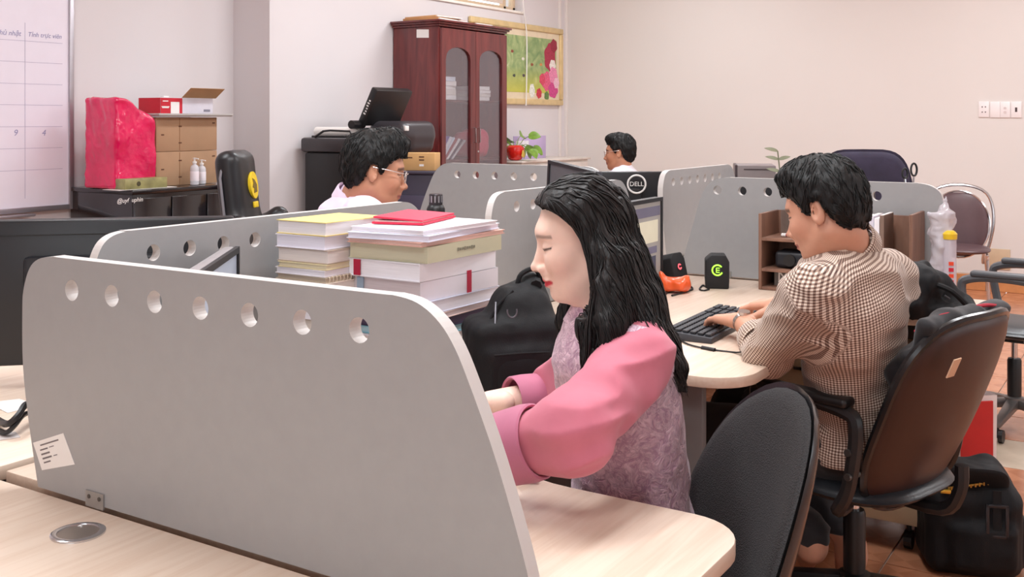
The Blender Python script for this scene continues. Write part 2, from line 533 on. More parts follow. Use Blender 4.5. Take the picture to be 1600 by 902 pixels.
# clerestory window in the left wall
w = struct(bpy.data.objects.new('window_1', None)); COL.objects.link(w); w.location = (XL - 0.1, (WY0 + WY1) / 2, WZ0)
hw = (WY1 - WY0) / 2; hz = WZ1 - WZ0
m = MB()
for y in (-hw + 0.02, hw - 0.18, hw - 0.02): m.box((0, y, hz / 2), (0.05, 0.04, hz))
for z in (0.02, hz - 0.02): m.box((0, 0, z), (0.05, 2 * hw, 0.04))
m.build('window_frame', mat('window_wood', (214, 190, 160), 0.5), w, bevel=0.003)
MB().box((0.012, -0.08, hz / 2 + 0.03), (0.012, 2 * hw - 0.24, hz - 0.06)).build('blind', mat('blind_cloth', (222, 205, 192), 0.8), w)
MB().box((0, hw - 0.10, hz / 2), (0.006, 0.12, hz - 0.06)).build('pane', glass('window_glass', alpha=0.06), w)
MB().box((0.05, 0, -0.012), (0.14, 2 * hw + 0.04, 0.022)).build('window_sill', mat('sill_white', (250, 246, 238), 0.4), w, bevel=0.003)

# cable trunking in the corner of the left wall, tile skirting along the back wall
struct(MB().span((XL, YB - 0.16, 0.4), (XL + 0.02, YB - 0.13, CEIL)).build('trim_1', M_trim, bevel=0.002))
struct(MB().span((XL, YB - 0.03, 0.4), (XL + 0.025, YB - 0.001, CEIL)).build('trim_2', M_trim, bevel=0.002))
M_skirt = mat('skirting_tile', (206, 142, 92), 0.3, var=0.12, scale=9)
sk = struct(MB().span((XL, YB - 0.006, 0), (XR, YB, 0.135)).build('baseboard_back', mat('grout', (206, 190, 176), 0.8)))
me = None; tw = 0.30
n = int((XR - XL) / tw)
for i in range(n):
    x = XL + tw * (i + 0.5)
    if me is None:
        o = MB().box((0, 0, 0), (tw - 0.008, 0.012, 0.125)).build('skirting_tile', M_skirt, sk, bevel=0.002, seg=1); me = o.data
    else: o = link('skirting_tile', me, sk)
    o.location = (x, YB - 0.010, 0.0635)

# floor: glazed terracotta tiles
def tile_mat(name, c1, c2, c3):
    m, nt, b = _mat(name); N, L = nt.nodes, nt.links
    tc = N.new('ShaderNodeTexCoord')
    mp = N.new('ShaderNodeMapping'); mp.inputs['Rotation'].default_value = (0, 0, math.pi / 4); L.new(tc.outputs['Object'], mp.inputs[0])
    ck = N.new('ShaderNodeTexChecker'); ck.inputs['Scale'].default_value = 9.43; L.new(mp.outputs[0], ck.inputs['Vector'])
    ck.inputs['Color1'].default_value = lin(c1) + (1,); ck.inputs['Color2'].default_value = lin(c2) + (1,)
    nz = N.new('ShaderNodeTexNoise'); nz.inputs['Scale'].default_value = 14; nz.inputs['Detail'].default_value = 6; L.new(tc.outputs['Object'], nz.inputs['Vector'])
    mx = N.new('ShaderNodeMixRGB'); L.new(nz.outputs['Fac'], mx.inputs[0]); L.new(ck.outputs[0], mx.inputs[1]); mx.inputs[2].default_value = lin(c3) + (1,)
    L.new(mx.outputs[0], b.inputs['Base Color']); b.inputs['Roughness'].default_value = 0.22
    return m
M_tile = tile_mat('terracotta_tile', (188, 122, 88), (162, 98, 68), (200, 142, 108))
M_tile2 = mat('cream_tile', (206, 190, 170), 0.22, var=0.06)
fl = struct(MB().span((XA, YF, -0.12), (XR, YB, -0.009)).build('floor', mat('grout', (206, 190, 176), 0.8)))
tm = {}
TS = 0.40
rest = MB()
nx = int((XR - XA) / TS) + 1; ny = int((YB - YF) / TS) + 1
for i in range(nx):
    for j in range(ny):
        x0, y0 = XA + i * TS, YF + j * TS
        x1, y1 = min(x0 + TS, XR), min(y0 + TS, YB)
        if x1 - x0 < 0.05 or y1 - y0 < 0.05: continue
        cx, cy = (x0 + x1) / 2, (y0 + y1) / 2
        if -1.5 < cx < 2.2 and 2.2 < cy < 9.3 and x1 - x0 > TS - 0.01 and y1 - y0 > TS - 0.01:
            band = 4.62 < cy < 5.02
            key = 'c' if band else 't'
            if key not in tm:
                o = MB().box((0, 0, -0.0045), (TS - 0.006, TS - 0.006, 0.009)).build('floor_tile', M_tile2 if band else M_tile, fl, bevel=0.0012, seg=1); tm[key] = o.data
            else: o = link('floor_tile', tm[key], fl)
            o.location = (cx, cy, 0)
        else:
            rest.box((cx, cy, -0.0045), (x1 - x0 - 0.006, y1 - y0 - 0.006, 0.009))
o = rest.build('tile_field', M_tile, fl); o['kind'] = 'stuff'

# ceiling lamps (the room's own light; the first is added fill near the camera)
lamp_names = ['added as fill over the front of the room', 'over the whiteboard', 'over the photocopier', 'in the far left corner', 'over the woman in pink', 'over the check-shirt man', 'beyond the pale partition', 'in front of the back wall', 'at the last added window']
for (x, y), nm in zip(LAMP_SPOTS, lamp_names):
    t = thing('ceiling_lamp', 'white fluorescent ceiling lamp ' + nm, 'lamp', (x, y, CEIL), 0, 'ceiling lamps')
    MB().box((0, 0, -0.025), (0.34, 1.24, 0.05)).build('housing', M_trim, t, bevel=0.006)
    MB().box((0, 0, -0.055), (0.30, 1.20, 0.012)).build('diffuser', mat('lamp_diffuser', (255, 250, 244), 0.4, emit=(255, 246, 236), estr=4.0), t, bevel=0.003)
    ld = bpy.data.lights.new('lamp_light', 'AREA'); ld.shape = 'RECTANGLE'; ld.size = 0.3; ld.size_y = 1.2; ld.energy = LAMP_W; ld.color = LAMP_COL
    lo = bpy.data.objects.new('lamp_light', ld); COL.objects.link(lo); lo.parent = t; lo.location = (0, 0, -0.066)
# ------------------------------------------------------------------ desks and grey partitions
M_desk = wood('desk_laminate', (212, 188, 168), (222, 202, 184), rough=0.42, scale=2.2, stretch=(26, 1.3, 26), bump=0.01)
M_edge = mat('desk_edge', (212, 190, 168), 0.5, var=0.03)
M_grey = mat('grey_laminate', (158, 158, 159), 0.36, metal=0.1, var=0.02, scale=40, bump=0.015, bscale=900)
M_greyedge = mat('grey_edge', (205, 200, 197), 0.42, var=0.02)
M_under = mat('desk_frame_grey', (120, 118, 118), 0.5)
M_chrome = mat('chrome', (205, 205, 208), 0.16, metal=1.0, var=0.02)
M_black = mat('black_plastic', (24, 24, 26), 0.42, var=0.08)
M_blackm = mat('black_matte', (20, 20, 23), 0.7, var=0.1, bump=0.05, bscale=300)
DT = 0.028

def desk(label, c, sx, sy, Lx, Ly, dX, dY, r=0.10, rc_=0.28):
    # L-shaped top: corner c, arms along +-X (Lx long, dY deep) and +-Y (Ly long, dX deep), concave inner curve
    t = thing('corner_desk', label, 'desk', (c[0], c[1], 0.0), 0, 'corner desks of the two clusters')
    pts = [(0, 0), (Lx, 0)]
    rr = min(r, dY * 0.45)
    pts += arc(Lx - rr, dY - rr, rr, 0, 90, 8)
    pts += arc(dX + rc_, dY + rc_, rc_, 270, 180, 12)
    rr = min(r, dX * 0.45)
    pts += arc(dX - rr, Ly - rr, rr, 0, 90, 8)
    pts += [(0, Ly)]
    pts = [(x * sx, y * sy) for x, y in pts]
    if sx * sy < 0: pts = pts[::-1]
    MB().prism(pts, 0.75 - DT, 0.75).build('desk_top', M_desk, t, bevel=0.003)
    def leg(x, y, w, d):
        MB().box((x * sx, y * sy, (0.75 - DT) / 2), (w, d, 0.75 - DT)).build('leg_panel', M_under, t, bevel=0.003)
    leg(Lx - 0.10, dY * 0.5, 0.03, dY * 0.72)
    leg(dX * 0.5, Ly - 0.10, dX * 0.72, 0.03)
    leg(0.06, 0.06, 0.06, 0.06)
    MB().box((Lx * 0.5 * sx, 0.05 * sy, 0.52), (Lx - 0.25, 0.016, 0.36)).build('modesty_panel', M_under, t)
    MB().box((0.05 * sx, Ly * 0.5 * sy, 0.52), (0.016, Ly - 0.25, 0.36)).build('modesty_panel', M_under, t)
    return t
K1, K2 = (-1.80, 1.10), (-1.86, 4.03)
g = 0.016
desk('beech-look corner desk of the woman in pink', (K1[0] + g, K1[1] + g), 1, 1, 1.225, 1.28, 0.62, 0.47)
d_b = desk('beech-look desk in the foreground with a round cable grommet', (K1[0] + g, K1[1] - g), 1, -1, 1.225, 1.3, 0.62, 0.62)
desk('beech-look desk under the big black monitor at the left edge', (K1[0] - g, K1[1] + g), -1, 1, 1.3, 1.28, 0.62, 0.62)
desk('beech-look desk whose corner shows at the lower left edge', (K1[0] - g, K1[1] - g), -1, -1, 1.3, 1.3, 0.62, 0.62)
desk('beech-look corner desk of the man in the checked shirt', (K2[0] + g, K2[1] - g), 1, -1, 1.28, 1.575, 0.95, 0.47, r=0.12, rc_=0.2)
desk('beech-look desk behind the pale partition with the navy chair', (K2[0] + g, K2[1] + g), 1, 1, 1.08, 1.3, 0.62, 0.47)
desk('beech-look desk of the man in the pale pink shirt', (K2[0] - g, K2[1] - g), -1, -1, 1.3, 1.25, 0.62, 0.55)
desk('beech-look desk under the far black monitor with a round logo', (K2[0] - g, K2[1] + g), -1, 1, 1.3, 1.3, 0.62, 0.55)

# round grommet in the foreground desk
gp = G(122, 834, 0.75)
t = thing('cable_grommet', 'round chrome cable grommet set in the foreground desk', 'grommet', (gp.x, gp.y, 0.75))
pr = [(0.040, 0.0), (0.040, 0.0025), (0.036, 0.004), (0.031, 0.0035), (0.030, 0.001)]
MB().lathe([(0.030, -0.002)] + [(0.0405, -0.001)] + pr, n=32).build('rim', M_chrome, t, smooth=True)
MB().cyl((0, 0, 0.0005), (0, 0, 0.002), 0.0305, n=32).build('lid', mat('grommet_lid', (150, 140, 132), 0.3, metal=0.8), t)

def partition(label, o, d, L, flip=False, zb=0.755, H=0.395, n=7, s0=0.135, ds=0.1035, thick=0.024, hole=0.0175, slope=0.20):
    # o: start point (x, y) of the inner end, d: unit direction of the panel
    if not flip:
        prof = [(0.045, 0), (0.02, 0.10), (0.002, 0.20), (0.0, 0.30), (0.004, 0.335), (0.02, 0.37), (0.045, 0.388), (0.085, 0.395), (0.125, 0.395), (L * 0.5, 0.395), (L - 0.26, 0.395),
                (L - 0.22, 0.395), (L - 0.185, 0.389), (L - 0.155, 0.372), (L - 0.13, 0.345), (L - 0.105, 0.30), (L - 0.06, 0.20), (L - 0.018, 0.08), (L, 0.0)]
    else:
        prof = [(0.0, 0), (0.03, 0.10), (0.06, 0.20), (0.09, 0.30), (0.105, 0.335), (0.13, 0.37), (0.165, 0.388), (0.21, 0.395), (0.25, 0.395), (L * 0.5, 0.395), (L - 0.16, 0.395),
                (L - 0.12, 0.395), (L - 0.08, 0.388), (L - 0.05, 0.37), (L - 0.035, 0.34), (L - 0.02, 0.25), (L - 0.008, 0.12), (L, 0.0)]
    sm = smooth_path([(x, z, 0) for x, z in prof], 4)
    prof2 = [(p[0], p[1] * H / 0.395) for p in sm]
    th = thing('desk_partition', label, 'partition', (o[0], o[1], zb), math.atan2(d[1], d[0]), 'grey desk partitions with round holes')
    bm = bmesh.new()
    def loop(pts):
        vs = [bm.verts.new((x, -thick / 2, z)) for x, z in pts]
        return [bm.edges.new((vs[i], vs[(i + 1) % len(vs)])) for i in range(len(vs))]
    es = loop(prof2)
    for i in range(n):
        s = s0 + i * ds
        es += loop([(s + hole * math.cos(2 * math.pi * k / 24), H - 0.052 + hole * math.sin(2 * math.pi * k / 24)) for k in range(24)])
    r = bmesh.ops.triangle_fill(bm, use_beauty=True, edges=es)
    fs = [f for f in bm.faces]
    ex = bmesh.ops.extrude_face_region(bm, geom=fs)
    bmesh.ops.translate(bm, verts=[v for v in ex['geom'] if isinstance(v, bmesh.types.BMVert)], vec=(0, thick, 0))
    bmesh.ops.recalc_face_normals(bm, faces=bm.faces)
    for f in bm.faces:
        f.material_index = 0 if abs(f.normal.y) > 0.9 else 1
    es = [e for e in bm.edges if len(e.link_faces) == 2 and e.link_faces[0].material_index != e.link_faces[1].material_index]
    me = bpy.data.meshes.new('panel'); bm.to_mesh(me); bm.free()
    finish(me, [M_grey, M_greyedge], False)
    link('panel', me, th)
    for s in (0.20, L - 0.12):
        br = MB(); br.box((s, -thick / 2 - 0.0015, 0.008), (0.045, 0.003, 0.026))
        b = br.build('bracket', mat('bracket_metal', (160, 158, 156), 0.4, metal=0.6), th)
        for q in (-0.013, 0.013):
            MB().cyl((s + q, -thick / 2 - 0.003, 0.012), (s + q, -thick / 2 - 0.0042, 0.012), 0.0035, n=10).build('screw', mat('screw_metal', (96, 94, 92), 0.4, metal=0.8), b)
    return th
p1 = partition('large grey partition filling the foreground with a taped note', (-1.69, 1.10), (1, 0), 1.04, s0=0.137)
p2 = partition('grey partition behind the book stack and in front of the big monitor', (-1.86, 1.345), (0, 1), 1.22, s0=0.146, ds=0.0973, n=9)
p3 = partition('far grey partition in front of the glass-door cabinet', (-2.09, 4.03), (-1, 0), 1.02, zb=0.785, s0=0.135)
p6 = partition('grey partition just behind the dark hair of the woman', (-1.85, 2.78), (0, 1), 1.10, s0=0.15, n=8)
p4 = partition('grey partition with seven holes left of the pale one', (-1.87, 4.13), (0, 1), 0.98, s0=0.11, ds=0.0905, zb=0.77)
p5 = partition('pale grey partition facing us behind the speaker and bookshelf', (-1.735, 4.03), (1, 0), 1.05, flip=True, s0=0.165, ds=0.1035, zb=0.757)

# note taped to the foreground partition
def plate(name, corners, thick, material, parent=None, normal=None):
    # thin quad sheet through 4 world points, thickness towards normal
    n = Vector(normal)
    vs = [Vector(c) for c in corners] + [Vector(c) + n * thick for c in corners]
    return MB().add(vs, [(0, 1, 2, 3), (4, 5, 6, 7), (0, 1, 5, 4), (1, 2, 6, 5), (2, 3, 7, 6), (3, 0, 4, 7)]).build(name, material, parent)
M_paper = mat('paper', (236, 232, 228), 0.8, var=0.03)
M_print = mat('print_grey', (120, 112, 112), 0.8)
yp = 1.10 - 0.0122
t = thing('paper_note', 'small white printed note stuck on the foreground partition', 'note', (0, 0, 0))
nc = [onY(x, y, yp) for x, y in ((52, 692), (99, 677), (117, 726), (66, 735))]
plate('sheet', nc, 0.0006, M_paper, t, (0, -1, 0))
ux = (nc[1] - nc[0]); uy = (nc[3] - nc[0])
for (a, b, c, d) in ((.2, .14, .8, .19), (.15, .30, .40, .35), (.14, .45, .42, .51), (.14, .60, .44, .66), (.14, .75, .36, .80), (.45, .30, .6, .33), (.5, .62, .62, .65)):
    q = [nc[0] + ux * x + uy * y + Vector((0, -0.0007, 0)) for x, y in ((a, b), (c, b), (c, d), (a, d))]
    plate('print_line', q, 0.0002, M_print, t, (0, -1, 0))
# ------------------------------------------------------------------ along the left wall
M_white = mat('white_plastic', (236, 234, 232), 0.4, var=0.02)
M_ink = mat('marker_blue', (150, 148, 186), 0.8)
M_gridl = mat('grid_line', (176, 172, 196), 0.8)
# whiteboard with a drawn table
wbx = XA + 0.03
a = onX(107, 320, wbx); zb_ = 0.885
t = thing('whiteboard', 'whiteboard with a ruled table and handwriting on the left wall', 'whiteboard', (wbx, a.y, zb_))
Wd, Hh = 1.8, 1.25
MB().span((-0.012, -Wd, 0), (0.0, 0, Hh)).build('board', mat('whiteboard_face', (232, 228, 240), 0.3, var=0.01), t)
m = MB(); m.span((-0.02, -Wd, -0.03), (0.012, 0.0, 0.0)).span((-0.02, -Wd, Hh), (0.012, 0.0, Hh + 0.03)).span((-0.02, -0.0, -0.03), (0.012, 0.03, Hh + 0.03)).span((-0.02, -Wd - 0.03, -0.03), (0.012, -Wd, Hh + 0.03))
m.build('frame', mat('aluminium', (176, 172, 178), 0.35, metal=0.7), t, bevel=0.003)
MB().span((0.0, -Wd * 0.75, -0.05), (0.06, -0.25, -0.035)).build('pen_tray', MATS['aluminium'], t, bevel=0.003)
def board_y(px): return onX(px, 100, wbx).y - a.y
rows = [onX(40, y, wbx).z - zb_ for y in (64, 97, 131, 164, 198, 232, 266)]
for z in rows: MB().box((0.0006, -0.93, z), (0.0008, 1.78, 0.0022)).build('ruled_line', M_gridl, t)
for px in (39, -60, -130): MB().box((0.0006, board_y(px), 0.55), (0.0008, 0.0025, 1.0)).build('ruled_line', M_gridl, t)
Mx = lambda y, z: basis((0.001, y, z), (0, 1, 0), (0, 0, 1), (1, 0, 0))
zt = onX(60, 55, wbx).z - zb_
text_obj('handwriting', 'Tỉnh trực viên', 0.037, Mx(board_y(70), zt), M_ink, t, shear=0.2)
text_obj('handwriting', 'Chủ nhật', 0.040, Mx(board_y(12), zt), M_ink, t, shear=0.2)
text_obj('handwriting', '4', 0.05, Mx(board_y(68), onX(68, 208, wbx).z - zb_), M_ink, t, shear=0.2)
text_obj('handwriting', '9', 0.05, Mx(board_y(24), onX(24, 208, wbx).z - zb_), M_ink, t, shear=0.2)

# low black cabinet carrying the pink wrapped thing and the boxes
M_gloss = mat('black_lacquer', (22, 18, 20), 0.14, var=0.1, coat=0.5)
bx0, bx1 = XA + 0.02, -5.0
by0, by1 = onX(110, 300, bx0).y, onX(372, 300, bx1).y
bz = 0.985
t = thing('low_cabinet', 'low glossy black cabinet beneath the pink wrapped bundle', 'cabinet', (bx1, by0, 0))
L_ = by1 - by0
MB().span((bx0 - bx1, 0, 0.05), (0, L_, bz - 0.025)).build('body', M_gloss, t, bevel=0.004)
MB().span((bx0 - bx1, -0.01, bz - 0.025), (0.015, L_ + 0.01, bz)).build('top', M_gloss, t, bevel=0.004)
MB().span((bx0 - bx1 + 0.02, 0.02, 0), (-0.02, L_ - 0.02, 0.05)).build('plinth', M_black, t)
for k in range(3):
    dy = L_ / 3
    d = MB().span((0, k * dy + 0.004, 0.08), (0.016, (k + 1) * dy - 0.004, bz - 0.05)).build('door', M_gloss, t, bevel=0.003)
    MB().span((0.016, (k + 1) * dy - 0.06, 0.5), (0.03, (k + 1) * dy - 0.045, 0.62)).build('handle', M_chrome, d, bevel=0.003)
sy_ = onX(200, 313, bx1).y - by0; sz_ = onX(200, 313, bx1).z
text_obj('lettering', '@uyf  uphin', 0.035, basis((0.0175, sy_, sz_), (0, 1, 0), (0, 0, 1), (1, 0, 0)), M_white, t, shear=0.2)

# pink wrapped bundle
M_pink = mat('pink_plastic', (216, 6, 84), 0.18, var=0.15, scale=7, coat=0.6, bump=0.3, bscale=45)
xc = -5.24
y_l, y_r = onX(127, 300, xc - 0.16).y, onX(243, 300, xc + 0.13).y
z_t, z_s = onX(150, 151, xc + 0.05).z, onX(240, 190, xc + 0.10).z
y_k = onX(197, 151, xc + 0.10).y
gr = Grid((xc - 0.24, y_l - 0.1, bz - 0.02), (xc + 0.22, y_r + 0.08, z_t + 0.06), 0.008)
ym = (y_l + y_r) / 2
half_w = (y_r - y_l) / 2
gr.add(rbox((xc, ym, (bz + z_t) / 2), (0.15, half_w, (z_t - bz) / 2), 0.025), 0.02)
sl_ = (z_t - z_s) / (y_r - y_k)
gr.cut(lambda x, y, z: ((z - z_t) + (y - y_k) * sl_) * 0.8 + 0 * x, 0.03)
def pinkw(P):
    return vnoise(P * np.array([9, 9, 7], np.float32), 3) * 0.022 + np.abs(vnoise(P * np.array([22, 20, 13], np.float32) + P[:, [2, 0, 1]] * 9, 4)) * 0.014 + np.abs(vnoise(P * 45, 5)) * 0.006
gr.warp(pinkw, 0.04)
gr.cut(lambda x, y, z: (bz + 0.003 - z) + 0 * x + 0 * y, 0.003)
t = thing('wrapped_bundle', 'tall bundle wrapped in shiny pink plastic on the black cabinet', 'bundle', (xc, ym, bz))
soft_obj('plastic_wrap', [gr.mesh()], M_pink, t, (xc, ym, bz), smooth_it=1)
m = MB()
m.tube(smooth_path([(0.17, -half_w * 0.3, 0.006), (0.2, -half_w * 0.1, 0.02), (0.21, half_w * 0.35, 0.012), (0.18, half_w * 0.7, 0.01)], 5), [0.012] * 16, 8)
m.build('gathered_hem', M_pink, t, smooth=True)

# cardboard boxes, tray, red and white carton
M_card = mat('cardboard', (168, 134, 104), 0.8, var=0.08, scale=5)
M_tape = mat('packing_tape', (158, 112, 74), 0.35)
cx = -5.30
b0, b1 = onX(244, 290, cx + 0.17).y, onX(339, 290, cx + 0.17).y
bw = b1 - b0; bh = 0.205
for k in range(2):
    t = thing('cardboard_box', ['brown cardboard box standing directly on the black cabinet', 'brown cardboard box stacked under the grey tray'][k], 'box', (cx, (b0 + b1) / 2, bz + 0.001 + k * (bh + 0.002)), 0, 'brown boxes beside the pink bundle')
    MB().box((0, 0, bh / 2), (0.34, bw, bh)).build('carton', M_card, t, bevel=0.003)
    MB().box((0.1705, -0.06, bh / 2), (0.001, 0.004, bh - 0.01)).build('seam', mat('card_dark', (140, 98, 64), 0.8), t)
    for yy, zz in ((-bw * 0.12, 0.05), (-bw * 0.12, 0.15), (bw * 0.44, 0.17), (-bw * 0.40, 0.10)):
        MB().box((0.1708, yy, zz), (0.001, 0.022, 0.008)).build('print_mark', mat('print_brown', (92, 58, 40), 0.8), t)
    MB().box((0.0, 0, bh + 0.0005), (0.34, 0.05, 0.001)).build('tape', M_tape, t)
tz = bz + 2 * (bh + 0.002) + 0.003
t = thing('serving_tray', 'thin grey tray lying on the upper brown box', 'tray', (cx + 0.02, (b0 + b1) / 2 + 0.03, tz))
MB().box((0, 0, 0.004), (0.40, bw + 0.10, 0.006)).build('base', mat('tray_grey', (176, 172, 170), 0.4), t, bevel=0.002)
m = MB(); m.tube([(0.2, -(bw + 0.1) / 2, 0.012), (0.2, (bw + 0.1) / 2, 0.012), (-0.2, (bw + 0.1) / 2, 0.012), (-0.2, -(bw + 0.1) / 2, 0.012)], 0.007, 8, closed=True)
m.build('rim', MATS['tray_grey'], t, smooth=True)
# carton printed red and white with a flap standing open
c0, c1, c2 = onX(249, 195, cx + 0.12).y, onX(283, 195, cx + 0.12).y, onX(331, 195, cx + 0.12).y
ch = onX(280, 152, cx + 0.12).z - tz - 0.012
t = thing('printed_carton', 'red and white printed carton with an open flap on the tray', 'box', (cx + 0.03, (c0 + c2) / 2, tz + 0.0085))
cw = c2 - c0
MB().box((0, 0, ch / 2), (0.20, cw, ch)).build('carton', mat('carton_white', (214, 210, 220), 0.5), t, bevel=0.003)
ry = c1 - c0
MB().box((0.1008, -cw / 2 + ry / 2, ch / 2), (0.001, ry, ch - 0.004)).build('red_print', mat('print_red', (196, 26, 48), 0.5), t)
MB().box((0.1016, -cw / 2 + ry * 0.66, ch / 2 - 0.01), (0.001, ry * 0.40, ch * 0.70)).build('white_print', M_white, t)
MB().box((0, -cw / 2 - 0.0008, ch / 2), (0.198, 0.001, ch - 0.004)).build('red_print', MATS['print_red'], t)
for zz, ww in ((0.8, .25), (0.48, .35), (0.43, .3)): MB().box((0.1016, -cw / 2 + ry * 0.22, ch * zz), (0.001, ry * ww, 0.006)).build('print_line', M_white, t)
MB().box((0.1016, cw / 2 - 0.05, 0.03), (0.001, 0.05, 0.014)).build('print_line', mat('print_grey2', (130, 126, 140), 0.7), t)
fM = Matrix.Translation((0.10, cw * 0.18, ch)) @ Matrix.Rotation(math.radians(-35), 4, 'Y')
MB().box((0.05, 0.02, 0.002), (0.10, cw * 0.66, 0.003), M=fM).build('open_flap', mat('carton_inside', (176, 140, 100), 0.8), t)
MB().box((0.0, -cw * 0.22, ch + 0.006), (0.03, 0.04, 0.012)).build('tab', M_white, t, bevel=0.002)
# small olive box on white paper
pp = onX(215, 300, -5.08)
t = thing('paper_sheet', 'white paper sheet under the olive box on the black cabinet', 'paper', (-5.08, pp.y, bz + 0.001))
MB().box((0, 0.02, 0.001), (0.15, 0.40, 0.0016)).build('sheet', M_paper, t)
o0, o1 = onX(191, 295, -5.04).y, onX(257, 295, -5.04).y
t = thing('olive_box', 'small olive printed box in front of the pink bundle', 'box', (-5.06, (o0 + o1) / 2, bz + 0.003))
MB().box((0, 0, 0.03), (0.09, o1 - o0, 0.06)).build('carton', mat('olive_print', (142, 138, 92), 0.35, var=0.35, scale=16), t, bevel=0.003)
MB().cyl((0.0452, -0.055, 0.03), (0.0462, -0.055, 0.03), 0.014, n=18).build('dark_dot', mat('olive_dark', (70, 66, 44), 0.4), t)
# two pump bottles
M_clear = mat('clear_gel', (226, 226, 232), 0.12, var=0.02, alpha=0.75)
for px, hgt, lab in ((304, 0.165, 'clear sanitizer pump bottle, taller one before the brown boxes'), (315, 0.15, 'clear sanitizer bottle, shorter one before the brown boxes')):
    p = onX(px, 296, -5.06 if hgt > 0.16 else -5.10)
    t = thing('pump_bottle', lab, 'bottle', (p.x, p.y, bz + 0.0015), 0, 'sanitizer bottles')
    h = hgt
    MB().lathe([(0.022, 0), (0.026, 0.004), (0.026, h * 0.62), (0.022, h * 0.70), (0.010, h * 0.76), (0.010, h * 0.80)], n=20).build('bottle', M_clear, t, smooth=True)
    MB().lathe([(0.0265, h * 0.15), (0.0268, h * 0.16), (0.0268, h * 0.5), (0.0265, h * 0.51)], n=20, cap=False).build('label_band', mat('label_white', (236, 230, 236), 0.5), t, smooth=True)
    m = MB(); m.lathe([(0.013, h * 0.80), (0.013, h * 0.87), (0.005, h * 0.88), (0.005, h * 0.96), (0.011, h * 0.97), (0.011, h)], n=14).cyl((0, 0, h * 0.985), (0.035, 0.0, h * 0.965), 0.004, n=8)
    m.build('pump', M_white, t, smooth=True)

# photocopier with its lid raised
M_cop = mat('copier_black', (30, 29, 31), 0.38, var=0.08)
M_cop2 = mat('copier_grey', (58, 54, 58), 0.35, var=0.06)
qx0, qx1, qy0, qy1 = -5.18, -4.58, 5.42, 6.02
t = thing('photocopier', 'black photocopier with its lid raised against the white wall', 'photocopier', (qx0, qy0, 0))
w_, d_ = qx1 - qx0, qy1 - qy0
dz = 1.26
MB().span((0.02, 0.02, 0.09), (w_, d_ - 0.02, dz - 0.10)).build('body', M_cop, t, bevel=0.02)
MB().span((0.0, 0.0, dz - 0.10), (w_ + 0.03, d_, dz)).build('scanner_deck', M_cop2, t, bevel=0.02)
for k in range(3): 
    d = MB().span((w_, 0.04, 0.14 + k * 0.28), (w_ + 0.012, d_ - 0.04, 0.39 + k * 0.28)).build('paper_drawer', M_cop2, t, bevel=0.005)
    MB().span((w_ + 0.012, 0.22, 0.33 + k * 0.28), (w_ + 0.022, 0.4, 0.36 + k * 0.28)).build('handle', M_black, d, bevel=0.003)
for sx_ in (0.08, w_ - 0.08):
    for sy2 in (0.08, d_ - 0.08):
        MB().cyl((sx_, sy2 - 0.012, 0.045), (sx_, sy2 + 0.012, 0.045), 0.045, n=14).build('castor', M_black, t)
MB().span((0.06, 0.05, dz), (0.36, 0.08, dz + 0.014)).build('guide_rail', M_cop, t, bevel=0.004)
m = MB(); m.tube([(0.12, 0.02, dz + 0.004), (0.20, 0.02, dz + 0.045), (0.26, 0.02, dz + 0.05), (0.44, 0.02, dz + 0.045), (0.46, 0.02, dz + 0.006)], 0.008, 6)
m.build('top_handle', M_cop, t, smooth=True)
# front control head, rounded
gr = Grid((w_ - 0.25, d_ - 0.38, dz - 0.14), (w_ + 0.16, d_ + 0.12, dz + 0.18), 0.01)
gr.add(rbox((w_ - 0.06, d_ - 0.14, dz + 0.04), (0.17, 0.19, 0.075), 0.06), 0.02).add(rbox((w_ + 0.02, d_ - 0.12, dz - 0.03), (0.09, 0.15, 0.08), 0.05), 0.05)
soft_obj('control_head', [gr.mesh()], M_cop2, t, smooth_it=2)
MB().box((w_ + 0.095, d_ - 0.30, dz + 0.065), (0.05, 0.03, 0.035), rz=-0.5).build('sticker', M_white, t, bevel=0.004)
# raised lid, hinged on the wall side
lM = Matrix.Translation((w_ - 0.20, 0, dz + 0.10)) @ Matrix.Rotation(math.radians(-62), 4, 'Y')
ld_ = MB().box((0.13, d_ * 0.62, 0.0), (0.28, d_ * 0.66, 0.06), M=lM).build('lid', M_cop, t, bevel=0.012)
MB().box((0.13, d_ * 0.62, 0.034), (0.24, d_ * 0.56, 0.008), M=lM).build('pressure_plate', M_cop2, ld_, bevel=0.004)
for q, yy in ((0.24, 0.17), (0.05, 0.20)): MB().box((q, d_ * 0.29 + yy * 0.1, 0.02), (0.028, 0.004, 0.02), M=lM).build('hinge_screw', M_chrome, ld_)
tM = lM @ basis((0.13, d_ * 0.62 - d_ * 0.33 - 0.0008, 0.0), (1, 0, 0), (0, 0, 1), (0, -1, 0))
for k_, (h_k, z_k) in enumerate(((0.020, 0), (0.014, -0.003), (0.014, -0.003), (0.018, 0), (0.020, 0), (0.014, -0.003))):
    MB().box((-0.055 + 0.02 * k_, z_k, 0.0), (0.010, h_k, 0.0008), M=tM).build('lettering_mark', M_white, ld_)
for yy in (0.1, d_ - 0.25): MB().cyl((w_ - 0.22, yy, dz + 0.09), (w_ - 0.22, yy + 0.12, dz + 0.09), 0.03, n=14).build('hinge', M_cop, ld_)
